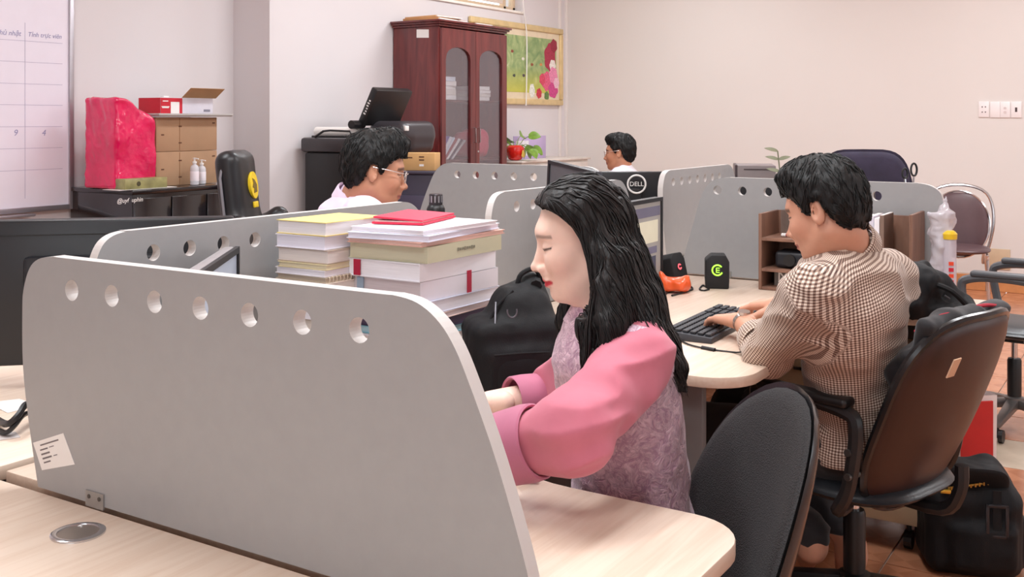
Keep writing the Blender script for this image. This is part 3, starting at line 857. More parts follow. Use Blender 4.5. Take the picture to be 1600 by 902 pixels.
# paper roll on the copier
t = thing('paper_roll', 'rolled white paper lying on top of the photocopier', 'paper roll', (qx0 + 0.08, qy0 + 0.17, dz + 0.001))
m = MB()
sp = [(0.036 - 0.00035 * k) for k in range(60)]
prof = [(r * math.cos(k * 0.42), r * math.sin(k * 0.42)) for k, r in enumerate(sp)]
vs = []; fs = []
for k, (y, z) in enumerate(prof):
    vs += [(-0.08, y, z + 0.037), (0.30, y, z + 0.037)]
    if k: fs.append((2 * k - 2, 2 * k - 1, 2 * k + 1, 2 * k))
m.add(vs, fs); m.build('sheet', M_paper, t, smooth=True)

# dark navy stand and cardboard box beside the cabinet
bp = C(659, 266, 7.05)
t = thing('low_stand', 'dark navy low cabinet under the small brown box', 'cabinet', (bp.x - 0.02, bp.y, 0), yaw(160))
MB().box((0, 0, bp.z / 2 - 0.002), (0.34, 0.36, bp.z - 0.03)).build('body', mat('navy_metal', (56, 54, 72), 0.5), t, bevel=0.01)
MB().box((0, 0, bp.z - 0.009), (0.37, 0.39, 0.018)).build('top', MATS['navy_metal'], t, bevel=0.004)
MB().box((0.172, 0, bp.z * 0.45), (0.012, 0.32, bp.z * 0.8)).build('door', mat('navy_metal2', (66, 62, 84), 0.5), t, bevel=0.003)
t = thing('small_carton', 'small tan cardboard box left of the glass-door cabinet', 'box', (bp.x, bp.y, bp.z + 0.001), yaw(170))
MB().box((0, 0, 0.058), (0.16, 0.215, 0.116)).build('carton', mat('tan_card', (202, 160, 106), 0.75), t, bevel=0.003)
for yy, zz in ((0.02, .09), (0.02, .07), (-0.06, .085)): MB().box((0.0805, yy, zz), (0.001, 0.035, 0.008)).build('print_mark', mat('print_brown', (92, 58, 40), 0.8), t)
MB().box((0.0805, 0.02, .035), (0.001, 0.03, 0.014)).build('paper_label', M_white, t)

# ------------------------------------------------------------------ glass-door cabinet
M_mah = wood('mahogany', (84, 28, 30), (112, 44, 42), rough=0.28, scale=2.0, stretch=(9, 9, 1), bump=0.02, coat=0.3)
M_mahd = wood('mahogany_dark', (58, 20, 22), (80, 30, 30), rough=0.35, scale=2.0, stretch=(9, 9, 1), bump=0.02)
cy0, cy1 = 6.50, 7.44
cxb, cxf = XL + 0.01, -4.78
cH = 2.10
t = thing('display_cabinet', 'tall mahogany cabinet with two arched glass doors', 'cabinet', (cxf, cy0, 0))
D_ = cxf - cxb; Wc = cy1 - cy0
def cspan(name, lo, hi, m_=None, par=None, bev=0.003): return MB().span(lo, hi).build(name, m_ or M_mah, par or t, bevel=bev)
cspan('side_panel', (-D_, 0, 0.0), (0, 0.025, cH)); cspan('side_panel', (-D_, Wc - 0.025, 0.0), (0, Wc, cH))
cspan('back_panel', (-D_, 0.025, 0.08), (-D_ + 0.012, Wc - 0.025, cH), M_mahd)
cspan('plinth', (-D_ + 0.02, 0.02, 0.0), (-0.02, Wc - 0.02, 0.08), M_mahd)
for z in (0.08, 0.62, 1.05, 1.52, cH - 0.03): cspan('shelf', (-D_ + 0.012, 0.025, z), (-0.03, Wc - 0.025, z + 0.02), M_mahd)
m = MB()
for k, (o_, z0, z1) in enumerate(((0.012, cH, cH + 0.018), (0.028, cH + 0.018, cH + 0.034), (0.042, cH + 0.034, cH + 0.05))):
    m.span((-D_, -o_ , z0), (o_, Wc + o_, z1))
m.build('cornice', M_mah, t, bevel=0.004)
def arched_door(y0, y1, hy):
    w = y1 - y0; z0, z1 = 0.66, cH - 0.012
    st = 0.072
    d = None
    outer = [(0, 0), (w, 0), (w, z1 - z0), (0, z1 - z0)]
    gh = z1 - z0 - 0.14
    sl2 = 0.05
    mid = (sl2 + w - st) / 2
    inner = [(sl2, 0.09), (w - st, 0.09), (w - st, gh - 0.10)] + [(mid + (w - st - mid) * math.cos(q), gh - 0.10 + 0.10 * math.sin(q) ** 0.8) for q in (0.35, 0.7, 1.05, 1.4, 1.74, 2.09, 2.44, 2.79)] + [(sl2, gh - 0.10)]
    bm = bmesh.new()
    def loop(pts):
        vs = [bm.verts.new((0.0, y0 + y, z0 + z)) for y, z in pts]
        return [bm.edges.new((vs[i], vs[(i + 1) % len(vs)])) for i in range(len(vs))]
    es = loop(outer) + loop(inner)
    bmesh.ops.triangle_fill(bm, use_beauty=True, edges=es)
    ex = bmesh.ops.extrude_face_region(bm, geom=list(bm.faces))
    bmesh.ops.translate(bm, verts=[v for v in ex['geom'] if isinstance(v, bmesh.types.BMVert)], vec=(0.024, 0, 0))
    bmesh.ops.recalc_face_normals(bm, faces=bm.faces)
    me = bpy.data.meshes.new('door'); bm.to_mesh(me); bm.free(); finish(me, M_mah, False)
    d = link('door', me, t)
    MB().prism([(y0 + y, z0 + z) for y, z in [(sl2 - .01, .08), (w - st + .01, .08), (w - st + .01, gh + 0.01), (sl2 - .01, gh + 0.01)]], 0.006, 0.010, M=basis((0, 0, 0), (0, 1, 0), (0, 0, 1), (1, 0, 0))).build('pane', glass('cabinet_glass', (220, 215, 225), alpha=0.22, rough=0.08), d)
    m = MB(); m.tube([(0.024, hy, 1.20), (0.045, hy, 1.205), (0.045, hy, 1.315), (0.024, hy, 1.32)], 0.005, 8)
    m.build('handle', M_chrome, d, smooth=True)
    cspan('lower_door', (0, y0, 0.10), (0.022, y1, 0.65))
arched_door(0.012, Wc / 2 - 0.002, Wc / 2 - 0.03)
arched_door(Wc / 2 + 0.002, Wc - 0.012, Wc / 2 + 0.03)
MB().cyl((0.024, Wc / 2 + 0.03, 1.13), (0.028, Wc / 2 + 0.03, 1.13), 0.009, n=14).build('lock', M_chrome, t)
# paper tag on the side
q = [onY(x, y, cy0 - 0.001) for x, y in ((651, 46), (670, 46), (670, 59), (651, 59))]
t2 = thing('paper_tag', 'small white paper tag on the side of the mahogany cabinet', 'tag', (0, 0, 0))
plate('sheet', q, 0.0008, M_paper, t2, (0, -1, 0))
# things inside the cabinet
rnd = random.Random(5)
def flat_stack(n, y, w, z, label, cat, name, cols, group, hmin=0.012, hmax=0.028):
    zz = z
    for k in range(n):
        h = rnd.uniform(hmin, hmax)
        tt = thing(name, label[k] if isinstance(label, list) else label, cat, (cxf - 0.20, cy0 + y + rnd.uniform(-.01, .01), zz + 0.0008), rnd.uniform(-0.08, 0.08), group)
        col = cols[k % len(cols)]
        MB().box((0, 0, h / 2), (0.29, w, h)).build('pages', mat('cab_paper_%d_%d_%d' % col, col, 0.8), tt, bevel=0.001, seg=1)
        MB().box((0, 0, h + 0.0004), (0.292, w + 0.002, 0.0008)).build('cover', mat('cab_cover', (226, 224, 226), 0.7), tt)
        zz += h + 0.002
    return zz
W_ = (228, 226, 228); B_ = (206, 214, 228)
flat_stack(5, 0.20, 0.21, 1.541, [w + ' paper pile on the top shelf behind the left door, ' + q for w, q in (('white', 'lowest'), ('greyish', 'second from below'), ('white', 'middle one'), ('white', 'second from top'), ('bluish', 'topmost'))], 'papers', 'paper_pile', [W_, (216, 212, 208), W_, W_, B_], 'papers on the top shelf, left door', 0.025, 0.042)
flat_stack(4, 0.68, 0.23, 1.541, [w + ' paper pile on the top shelf behind the right door, ' + q for w, q in (('white', 'lowest'), ('greyish', 'second from below'), ('white', 'third from below'), ('white', 'topmost'))], 'papers', 'paper_pile', [W_, (216, 212, 208), W_], 'papers on the top shelf, right door', 0.022, 0.035)
for k in range(7):
    col = [(90, 70, 150), (226, 226, 234), (210, 216, 230), (150, 60, 70), (236, 236, 240), (60, 60, 80), (220, 220, 226)][k]
    lab = ['violet', 'white', 'pale blue', 'red-brown', 'snow white', 'dark grey', 'light grey'][k]
    tt = thing('leaning_folder', lab + ' folder leaning among others on the middle shelf, left door', 'folder', (cxf - 0.19, cy0 + 0.09 + 0.032 * k, 1.072), 0, 'leaning folders in the cabinet')
    R_ = Matrix.Rotation(math.radians(-40 - 2 * k), 4, 'X')
    MB().box((0, 0, 0.115), (0.24, 0.014, 0.23), M=R_).build('folder', mat('folder_%d' % k, col, 0.55), tt, bevel=0.002)
    tt.location.z += 0.004
gr = Grid((-0.15, -0.17, -0.01), (0.15, 0.17, 0.28), 0.01)
gr.add(rbox((0, 0, 0.11), (0.11, 0.14, 0.11), 0.06), 0.02).add(rbox((0.0, 0.05, 0.18), (0.09, 0.08, 0.06), 0.05), 0.03)
gr.warp(lambda P: np.abs(vnoise(P * 22, 7)) * 0.02, 0.03).cut(lambda x, y, z: 0.002 - z + 0 * x + 0 * y, 0.003)
t2 = thing('plastic_bag', 'crumpled pink bag on the middle shelf behind the right door', 'bag', (cxf - 0.18, cy0 + 0.70, 1.071))
soft_obj('bag', [gr.mesh()], mat('pink_bag', (206, 52, 90), 0.35, bump=0.1), t2)
# flat folders and cardboard on the cabinet top
zt_ = cH + 0.051
for k, (y, ww, h, col, lab) in enumerate(((0.22, 0.40, 0.022, (190, 138, 90), 'brown cardboard folder, lowest on the mahogany cabinet'), (0.20, 0.30, 0.016, (206, 160, 112), 'tan cardboard folder on top of the brown one on the cabinet'), (0.66, 0.26, 0.02, (150, 104, 70), 'dark brown folder at the far end of the cabinet top'))):
    z_ = zt_ if k != 1 else zt_ + 0.0235
    tt = thing('document_folder', lab, 'folder', (cxf - 0.20, cy0 + y, z_), (0.05, -0.1, 0.03)[k], 'folders on the cabinet top')
    MB().box((0, 0, h / 2), (0.33, ww, h)).build('cover', mat('folder_top_%d' % k, col, 0.8), tt, bevel=0.003)
    MB().box((0.012, 0, h / 2), (0.33, ww - 0.01, h * 0.5)).build('pages', M_paper, tt)

# ------------------------------------------------------------------ flower picture on the left wall
fx = XL + 0.004
f_r, f_t, f_b = onX(876, 45, fx).y, onX(876, 46, fx).z, onX(876, 165, fx).z
f_l = f_r - 1.62
t = thing('framed_picture', 'gold-framed picture of peonies and birds right of the cabinet', 'picture', (fx, f_l, f_b))
PW, PH = f_r - f_l, f_t - f_b
M_gold = mat('gold_frame', (222, 198, 146), 0.3, metal=0.25, var=0.1)
fw = 0.055
for nm, lo, hi in (('frame_rail', (0, 0, 0), (0.035, PW, fw)), ('frame_rail', (0, 0, PH - fw), (0.035, PW, PH)), ('frame_rail', (0, 0, fw), (0.035, fw, PH - fw)), ('frame_rail', (0, PW - fw, fw), (0.035, PW, PH - fw))):
    MB().span(lo, hi).build(nm, M_gold, t, bevel=0.01, seg=3)
MB().span((0, fw, fw), (0.014, PW - fw, PH - fw)).build('mat_board', mat('cream_mat', (226, 212, 184), 0.8), t)
mb = 0.06
def painted():
    m, nt, b = _mat('painted_meadow'); N, L = nt.nodes, nt.links
    tc = N.new('ShaderNodeTexCoord'); nz = N.new('ShaderNodeTexNoise'); nz.inputs['Scale'].default_value = 7; nz.inputs['Detail'].default_value = 5; nz.inputs['Distortion'].default_value = 1.5
    L.new(tc.outputs['Object'], nz.inputs['Vector'])
    rp = N.new('ShaderNodeValToRGB'); el = rp.color_ramp.elements
    el[0].position = 0.3; el[0].color = lin((116, 148, 96)) + (1,); el[1].position = 0.62; el[1].color = lin((168, 186, 128)) + (1,)
    e = el.new(0.72); e.color = lin((196, 204, 160)) + (1,)
    L.new(nz.outputs['Fac'], rp.inputs[0])
    sp = N.new('ShaderNodeSeparateXYZ'); L.new(tc.outputs['Generated'], sp.inputs[0])
    mr = N.new('ShaderNodeMapRange'); mr.inputs[1].default_value = 0.45; mr.inputs[2].default_value = 0.0; L.new(sp.outputs['Z'], mr.inputs[0])
    mx = N.new('ShaderNodeMixRGB'); L.new(mr.outputs[0], mx.inputs[0]); L.new(rp.outputs[0], mx.inputs[1]); mx.inputs[2].default_value = lin((196, 196, 84)) + (1,)
    L.new(mx.outputs[0], b.inputs['Base Color']); b.inputs['Roughness'].default_value = 0.5
    return m
cv = MB().span((0.014, fw + mb, fw + mb), (0.016, PW - fw - mb, PH - fw - mb)).build('canvas', painted(), t)
def blob(px, py, r, col, name='painted_flower', k=0, sq=1.0, petals=6):
    p = onX(px, py, fx)
    y, z = p.y - f_l, p.z - f_b
    pts = []
    n_ = 36
    for i in range(n_):
        q = 2 * math.pi * i / n_
        rr = r * 1.15 * (0.93 + 0.07 * math.cos(petals * q + px))
        pts.append((y + rr * math.cos(q), z + rr * sq * math.sin(q)))
    MB().prism(pts, 0.016, 0.0166 + k * 0.0004, M=basis((0, 0, 0), (0, 1, 0), (0, 0, 1), (1, 0, 0))).build(name, mat('paint_%d_%d_%d' % col, col, 0.5, var=0.25, scale=60), t)
blob(857, 90, 0.10, (168, 42, 72), k=1, sq=1.25); blob(863, 72, 0.06, (150, 30, 60), k=2)
blob(861, 103, 0.055, (240, 228, 222), k=3); blob(852, 127, 0.085, (222, 92, 130), k=2); blob(862, 118, 0.075, (232, 140, 178), k=4)
blob(862, 140, 0.085, (206, 70, 140), k=3, sq=0.9); blob(867, 130, 0.05, (238, 190, 208), k=5); blob(845, 124, 0.05, (214, 70, 100), k=4)
blob(840, 146, 0.045, (196, 48, 70), k=2); blob(829, 142, 0.045, (226, 230, 220), k=3, sq=1.4); blob(852, 150, 0.04, (96, 130, 70), k=1)
for px, py, c_ in ((798, 80, (140, 70, 50)), (815, 92, (230, 226, 214)), (829, 101, (150, 80, 50)), (801, 118, (70, 80, 70)), (816, 118, (80, 70, 76)), (843, 101, (200, 140, 80))):
    blob(px, py, 0.022, c_, 'painted_bird', 1, 0.6, 3)
# hanging cord in front of the picture
t = thing('hanging_cord', 'thin white cord hanging over the flower picture', 'cord', (XL + 0.05, onX(822, 100, XL + 0.05).y, 1.5))
b0_ = t.location.copy()
pts = [onX(x, y, XL + 0.05) - b0_ for x, y in ((817, -40), (818, 10), (821, 35), (823, 60), (823, 110), (822, 165))]
MB().tube(smooth_path(pts, 4), 0.006, 6).build('cord', M_white, t, smooth=True)

# low cabinet in the corner with the apple pot and the lilac card
lz = 1.03
lp = onX(835, 250, -4.86)
t = thing('low_cabinet', 'pale low cabinet in the corner under the flower picture', 'cabinet', (-5.0, 8.2, 0))
MB().span((-0.21, -0.5, 0.04), (0.22, 0.7, lz - 0.02)).build('body', mat('pale_cabinet', (214, 206, 198), 0.5), t, bevel=0.004)
MB().span((-0.22, -0.52, lz - 0.02), (0.24, 0.72, lz)).build('top', MATS['pale_cabinet'], t, bevel=0.004)
for k in range(2):
    d = MB().span((0.22, -0.48 + 0.6 * k, 0.08), (0.236, 0.1 + 0.57 * k, lz - 0.04)).build('door', MATS['pale_cabinet'], t, bevel=0.003)
    MB().span((0.236, 0.02 + 0.14 * k, 0.5), (0.25, 0.035 + 0.14 * k, 0.62)).build('handle', M_chrome, d)
ap = onX(805, 243, -4.88)
t = thing('apple_pot', 'red apple-shaped pot with green pothos leaves', 'plant pot', (ap.x, ap.y, lz + 0.001))
s_ = 0.075
MB().lathe([(0.03, 0), (0.055, 0.01), (0.078, 0.05), (0.085, 0.085), (0.078, 0.115), (0.055, 0.132), (0.03, 0.126), (0.025, 0.11)], n=28).build('pot', mat('apple_red', (206, 36, 28), 0.22, coat=0.4), t, smooth=True)
MB().prism([(0.03 * math.cos(q) * (0.6 if math.sin(q) > 0 else 1), 0.032 * math.sin(q)) for q in [i * math.pi / 8 for i in range(16)]], 0, 0.003, M=basis((0.086, -0.01, 0.06), (0, 1, 0), (0, 0, 1), (1, 0, 0))).build('painted_leaf', mat('apple_yellow', (222, 190, 90), 0.4), t)
M_leaf = mat('pothos_green', (112, 148, 52), 0.4, var=0.25, scale=30)
def leaf(name, p, d, n, L, W, material, parent, fold=0.25):
    d = Vector(d).normalized(); n = Vector(n); s_ = d.cross(n).normalized(); n = s_.cross(d)
    vs = []; fs = []
    for i in range(7):
        f = i / 6; ww = W * math.sin(math.pi * min(1, f * 0.93 + 0.07)) ** 0.7 * (1.1 - 0.35 * f)
        c = Vector(p) + d * L * f - n * (L * 0.25 * f * f)
        vs += [c - s_ * ww + n * fold * ww, c, c + s_ * ww + n * fold * ww]
        if i: b = 3 * (i - 1); fs += [(b, b + 1, b + 4, b + 3), (b + 1, b + 2, b + 5, b + 4)]
    vs2 = [v - n * 0.0012 for v in vs]; k = len(vs)
    fs2 = fs + [tuple(q + k for q in f[::-1]) for f in fs]
    return MB().add(vs + vs2, fs2).build(name, material, parent, smooth=True)
rnd = random.Random(11)
for k in range(16):
    q = rnd.uniform(0, 6.28); e = rnd.uniform(-0.5, 1.0)
    dv = Vector((math.cos(q), math.sin(q), e)).normalized()
    st = Vector((math.cos(q) * 0.03, math.sin(q) * 0.03, 0.12)); en = st + dv * rnd.uniform(0.05, 0.13)
    lf = leaf('leaf', en, dv + Vector((0, 0, -0.6)), (1, -0.3, 0.6), rnd.uniform(0.08, 0.12), rnd.uniform(0.04, 0.055), M_leaf, t)
    MB().tube([st, (st + en) / 2 + Vector((0, 0, 0.02)), en], 0.003, 5).build('stem', M_leaf, lf, smooth=True)
lc0, lc1, lcz = onX(803, 215, -4.99).y, onX(853, 212, -4.99).y, onX(853, 212, -4.99).z
t = thing('lilac_board', 'upright lilac picture card behind the apple pot', 'card', (-4.99, lc0, lz + 0.001))
MB().span((-0.008, 0, 0), (0, lc1 - lc0, lcz - lz)).build('card', mat('lilac_print', (186, 166, 206), 0.4, var=0.08, scale=4), t, bevel=0.002)
MB().span((0.0, 0.03, 0.03), (0.0008, (lc1 - lc0) * 0.45, (lcz - lz) * 0.8)).build('white_print', mat('print_white', (230, 226, 232), 0.5, var=0.1, scale=20), t)
for k, (yy, zz) in enumerate(((.66, .18), (.75, .25), (.7, .33), (.82, .14))): leaf('printed_leaf', (0.002, (lc1 - lc0) * yy, (lcz - lz) * zz), (0, rnd.uniform(-.5, 1), 1), (1, 0, 0), 0.07, 0.025, M_leaf, t, 0.0)
MB().span((-0.12, (lc1 - lc0) * 0.4, 0), (-0.008, (lc1 - lc0) * 0.45, (lcz - lz) * 0.5)).build('prop', mat('lilac_back', (150, 140, 160), 0.6), t)

# ------------------------------------------------------------------ back wall: four white wall plates, one beige cover
M_plate = mat('wall_plate', (240, 234, 234), 0.4, var=0.01)
M_hole = mat('socket_hole', (70, 58, 60), 0.6)
for k, (px, lab) in enumerate(((1537.5, 'white wall socket with four pin holes, leftmost of the row'), (1555.5, 'plain white wall plate, second of the row'), (1570.5, 'white wall plate with two faint switches, third of the row'), (1588, 'white wall plate with one dark slot'))):
    p0 = onY(px, 171 + (0.5 if k else 0), YB)
    t = thing('wall_plate', lab, 'wall plate', (p0.x, YB, p0.z), 0, 'wall plates on the back wall')
    MB().box((0, -0.005, 0), (0.078, 0.010, 0.128)).build('plate', M_plate, t, bevel=0.003)
    if k == 0:
        for xx in (-0.012, 0.012):
            for zz in (0.02, -0.022): MB().box((xx, -0.0105, zz), (0.008, 0.002, 0.009)).build('pin_hole', M_hole, t)
    if k == 2:
        for zz in (0.012, -0.02): MB().cyl((0, -0.010, zz), (0, -0.013, zz), 0.011, n=14).build('switch', mat('switch_grey', (214, 202, 202), 0.5), t)
    if k == 3: MB().box((0, -0.0105, 0.0), (0.016, 0.002, 0.036)).build('slot', M_hole, t)
p0 = onY(1559, 405, YB)
t = thing('cover_plate', 'beige square cover plate low on the back wall', 'cover plate', (p0.x, YB, p0.z))
MB().box((0, -0.004, 0), (0.185, 0.008, 0.165)).build('plate', mat('beige_cover', (206, 182, 152), 0.6), t, bevel=0.002)
# ------------------------------------------------------------------ chairs
def star_base(t, zs, r=0.30, leg_mat=None, col_mat=None, turn=0.3):
    leg_mat = leg_mat or M_black
    MB().lathe([(0.028, 0.10), (0.03, 0.16), (0.03, 0.30), (0.026, 0.31)], n=18).build('gas_sleeve', M_black, t, smooth=True)
    MB().cyl((0, 0, 0.30), (0, 0, zs), 0.014, n=14).build('gas_column', col_mat or M_chrome, t, smooth=True)
    b = MB().lathe([(0.03, 0.085), (0.045, 0.09), (0.042, 0.135), (0.03, 0.14)], n=18).build('base_hub', leg_mat, t, smooth=True)
    for k in range(5):
        q = turn + 2 * math.pi * k / 5; d = Vector((math.cos(q), math.sin(q), 0))
        m = MB(); n_ = Vector((-d.y, d.x, 0))
        m.add([d * 0.03 + n_ * 0.026 + Vector((0, 0, 0.13)), d * 0.03 - n_ * 0.026 + Vector((0, 0, 0.13)), d * r - n_ * 0.016 + Vector((0, 0, 0.085)), d * r + n_ * 0.016 + Vector((0, 0, 0.085)),
               d * 0.03 + n_ * 0.026 + Vector((0, 0, 0.09)), d * 0.03 - n_ * 0.026 + Vector((0, 0, 0.09)), d * r - n_ * 0.016 + Vector((0, 0, 0.063)), d * r + n_ * 0.016 + Vector((0, 0, 0.063))],
              [(0, 1, 2, 3), (4, 5, 6, 7), (0, 1, 5, 4), (1, 2, 6, 5), (2, 3, 7, 6), (3, 0, 4, 7)])
        m.build('leg', leg_mat, t, bevel=0.006)
        m = MB(); e = d * (r - 0.01)
        for s in (-1, 1): m.cyl(e + n_ * (0.008 * s) + Vector((0, 0, 0.028)), e + n_ * (0.026 * s) + Vector((0, 0, 0.028)), 0.028, n=16)
        m.cyl(e + Vector((0, 0, 0.028)) - n_ * 0.01, e + Vector((0, 0, 0.028)) + n_ * 0.01, 0.010, n=10).cyl(e + Vector((0, 0, 0.028)), e + Vector((0, 0, 0.07)), 0.008, n=8)
        m.build('castor', M_black, t)
Rz90 = Matrix.Rotation(math.pi / 2, 4, 'Z')
def task_chair(label, origin, heading, back, seat_mat, back_mat, shell_mat, zs=0.46, bw=0.45, bh=0.5, bz=0.66, tilt=15, bx=-0.25, arms=True, n=2.8, taper=0.12, tf=0.035, tb=0.012, bend=0.045, bendz=-0.015, group='office chairs', base_mat=None, arm_mat=None, seat_w=0.47, cat='chair'):
    t = thing('office_chair', label, cat, (origin[0], origin[1], 0.0), heading, group)
    star_base(t, zs - 0.075, leg_mat=base_mat)
    MB().box((-0.01, 0, zs - 0.068), (0.22, 0.16, 0.03)).build('seat_plate', M_black, t, bevel=0.006)
    SM = Matrix.Translation((0.0, 0, zs - 0.02)) @ Matrix.Rotation(math.radians(-90), 4, 'X')
    MB().pillow(seat_w, 0.46, 0.035, 0.03, n=3.2, M=Matrix.Translation((0, 0, zs - 0.025)) @ Rz90 @ Matrix.Rotation(math.radians(-90), 4, 'X')).build('seat', seat_mat, t, smooth=True, sharp=80)
    BM = Matrix.Translation((bx, 0, bz)) @ Matrix.Rotation(math.radians(-tilt), 4, 'Y') @ Rz90
    MB().pillow(bw, bh, tf, 0.01, n=n, bend=bend, bendz=bendz, taper=taper, M=BM, edge=0.45).build('backrest', back_mat, t, smooth=True, sharp=80)
    MB().pillow(bw + 0.02, bh + 0.02, -0.002, tb + 0.012, n=n, bend=bend, bendz=bendz, taper=taper, M=BM, edge=0.3).build('back_shell', shell_mat, t, smooth=True, sharp=60)
    pts = [(-0.08, 0, zs - 0.06), (bx + 0.02, 0, zs - 0.06), (bx - 0.03, 0, zs - 0.0), (bx - 0.035 , 0, bz - bh * 0.22)]
    MB().tube(smooth_path(pts, 4), 0.018, 8).build('back_bracket', M_black, t, smooth=True)
    if arms:
        for s in (-1, 1):
            y = s * (seat_w / 2 + 0.035)
            pts = [(-0.10, y - s * 0.07, zs - 0.045), (-0.12, y, zs - 0.035), (-0.15, y, zs + 0.03), (-0.17, y, zs + 0.18), (-0.13, y, zs + 0.215), (0.02, y, zs + 0.225), (0.13, y, zs + 0.21), (0.155, y, zs + 0.17), (0.13, y, zs + 0.03), (0.10, y, zs - 0.045), (0.08, y - s * 0.07, zs - 0.055)]
            a_ = MB().tube(smooth_path(pts, 4), 0.019, 8).build('arm', arm_mat or M_black, t, smooth=True)
            MB().box((-0.02, y, zs + 0.238), (0.27, 0.055, 0.026)).build('arm_pad', arm_mat or M_black, a_, bevel=0.011, seg=3)
            for zz in (0.06, 0.12): MB().cyl((-0.16, y - 0.024, zs + zz), (-0.16, y + 0.024, zs + zz), 0.009, n=12).build('bolt', MATS['screw_metal'], a_)
    return t
M_mesh = mat('grey_fabric', (46, 44, 45), 0.9, var=0.35, scale=380, bump=0.5, bscale=420)
M_shell = mat('glossy_black', (28, 27, 29), 0.22, var=0.05)
M_maroon = mat('maroon_vinyl', (54, 30, 24), 0.42, var=0.12, scale=4)
M_leath = mat('dark_leather', (40, 42, 46), 0.35, var=0.12, bump=0.06, bscale=120)
M_navy = mat('navy_fabric', (52, 46, 66), 0.85, var=0.2, bump=0.1)
def at_back(px, py, W, heading, bx):
    p = C(px, py, W); return (p.x - bx * math.cos(heading), p.y - bx * math.sin(heading)), p.z
# chair of the woman
hd = yaw(98)
o_, zb_ = at_back(1180, 858, 1.80, hd, -0.30)
wchair = task_chair('dark grey mesh office chair pulled back behind the woman', o_, hd, 0, M_mesh, M_mesh, M_shell, zs=0.45, bw=0.42, bh=0.55, bz=zb_, tilt=19, bx=-0.30, n=2.25, taper=0.10, tf=0.03, bend=0.06, arms=False)
# chair of the man in the checked shirt
hd = yaw(40)
o_, zb_ = at_back(1482, 648, 2.70, hd, -0.27)
mchair = task_chair('black armchair with brown back under the checked shirt man', o_, hd, 0, M_leath, M_black, M_maroon, zs=0.44, bw=0.46, bh=0.55, bz=zb_, tilt=23, bx=-0.27, n=3.0, taper=-0.05, tb=0.016, bend=0.05, seat_w=0.46)
MCH = (o_, hd)
BMm = Matrix.Translation((-0.27, 0, zb_)) @ Matrix.Rotation(math.radians(-23), 4, 'Y') @ Rz90
pts = []
for k in range(48):
    q = 2 * math.pi * k / 48; c_, s_ = math.cos(q), math.sin(q)
    x = math.copysign(abs(c_) ** (2 / 3.0), c_) * 0.48 / 2; z = math.copysign(abs(s_) ** (2 / 3.0), s_) * 0.57 / 2
    x *= 1 + 0.05 * (z / 0.275) * 0.5
    pts.append((x, -0.05 * (2 * x / 0.46) ** 2 - 0.015 * (2 * z / 0.55) ** 2 + 0.004, z))
MB().tube(pts, 0.012, 8, closed=True, M=BMm).build('rim', M_shell, mchair, smooth=True)
MB().box((0.17, 0.030, 0.19), (0.035, 0.003, 0.05), M=BMm).build('sticker', mat('tan_sticker', (206, 170, 140), 0.6), mchair)
# chair of the man in the pale pink shirt
o_ = C(560, 300, 3.85); hd = yaw(-75)
task_chair('black office chair under the man in the pale pink shirt', (o_.x, o_.y), hd, 0, M_leath, M_blackm, M_black, zs=0.46, bh=0.42, bz=0.66, tilt=10)
LCH = (o_, hd)
# chair of the far man
o_ = C(975, 300, 7.55); hd = yaw(78)
task_chair('office chair under the far man by the back wall', (o_.x, o_.y), hd, 0, M_leath, M_blackm, M_black, zs=0.46, bh=0.4, bz=0.64, tilt=10, arms=False)
FCH = (o_, hd)
# leather armchair at the right edge
o_ = C(1585, 690, 4.75); hd = yaw(52)
task_chair('dark leather office armchair cut by the right edge', (o_.x, o_.y), hd, 0, M_leath, mat('chair_grey', (104, 98, 100), 0.6), mat('chair_grey2', (84, 80, 84), 0.4), zs=0.475, bh=0.46, bz=0.76, tilt=10, bx=-0.22, base_mat=mat('grey_metal', (118, 112, 110), 0.35, metal=0.6), arm_mat=mat('arm_grey', (86, 88, 92), 0.45))
# navy chair behind the pale partition
o_ = C(1350, 300, 4.55); hd = yaw(175)
p_ = C(1372, 238, 4.75)
t = task_chair('navy fabric office chair peeking over the pale partition', (C(1372, 300, 4.50).x, C(1372, 300, 4.50).y), yaw(178), 0, M_navy, M_navy, M_navy, zs=0.50, bw=0.42, bh=0.62, bz=p_.z - 0.305, tilt=6, bx=-0.2, n=4.5, taper=0.22, arms=False, tf=0.04)

# gaming chair, side on
p0 = C(456, 300, 4.5)
hd = yaw(-97)
t = thing('gaming_chair', 'black gaming chair with a yellow emblem on its headrest', 'chair', (p0.x, p0.y, 0), hd)
star_base(t, 0.40, leg_mat=M_black)
ztop = C(360, 233, 4.5).z
gr = Grid((-0.46, -0.30, 0.42), (0.30, 0.30, ztop + 0.03), 0.010)
gr.add(rc((-0.16, 0, 0.52), (-0.255, 0, ztop - 0.10), 0.075, 0.06), 0.05)
gr.add(rbox((-0.24, 0, ztop - 0.16), (0.055, 0.125, 0.155), 0.05, Matrix.Rotation(-0.12, 4, 'Y')), 0.05)
gr.add(rbox((-0.19, 0, 0.76), (0.055, 0.25, 0.20), 0.05, Matrix.Rotation(-0.1, 4, 'Y')), 0.06)
for s in (-1, 1): gr.add(rc((-0.13, s * 0.22, 0.60), (-0.14, s * 0.235, 0.95), 0.05, 0.045), 0.05)
soft_obj('backrest', [gr.mesh()], mat('gaming_black', (26, 26, 29), 0.38, var=0.1), t, smooth_it=2)
MB().pillow(0.5, 0.5, 0.05, 0.04, n=3.5, bend=0.03, M=Matrix.Translation((0, 0, 0.46)) @ Rz90 @ Matrix.Rotation(math.radians(-90), 4, 'X')).build('seat', MATS['gaming_black'], t, smooth=True)
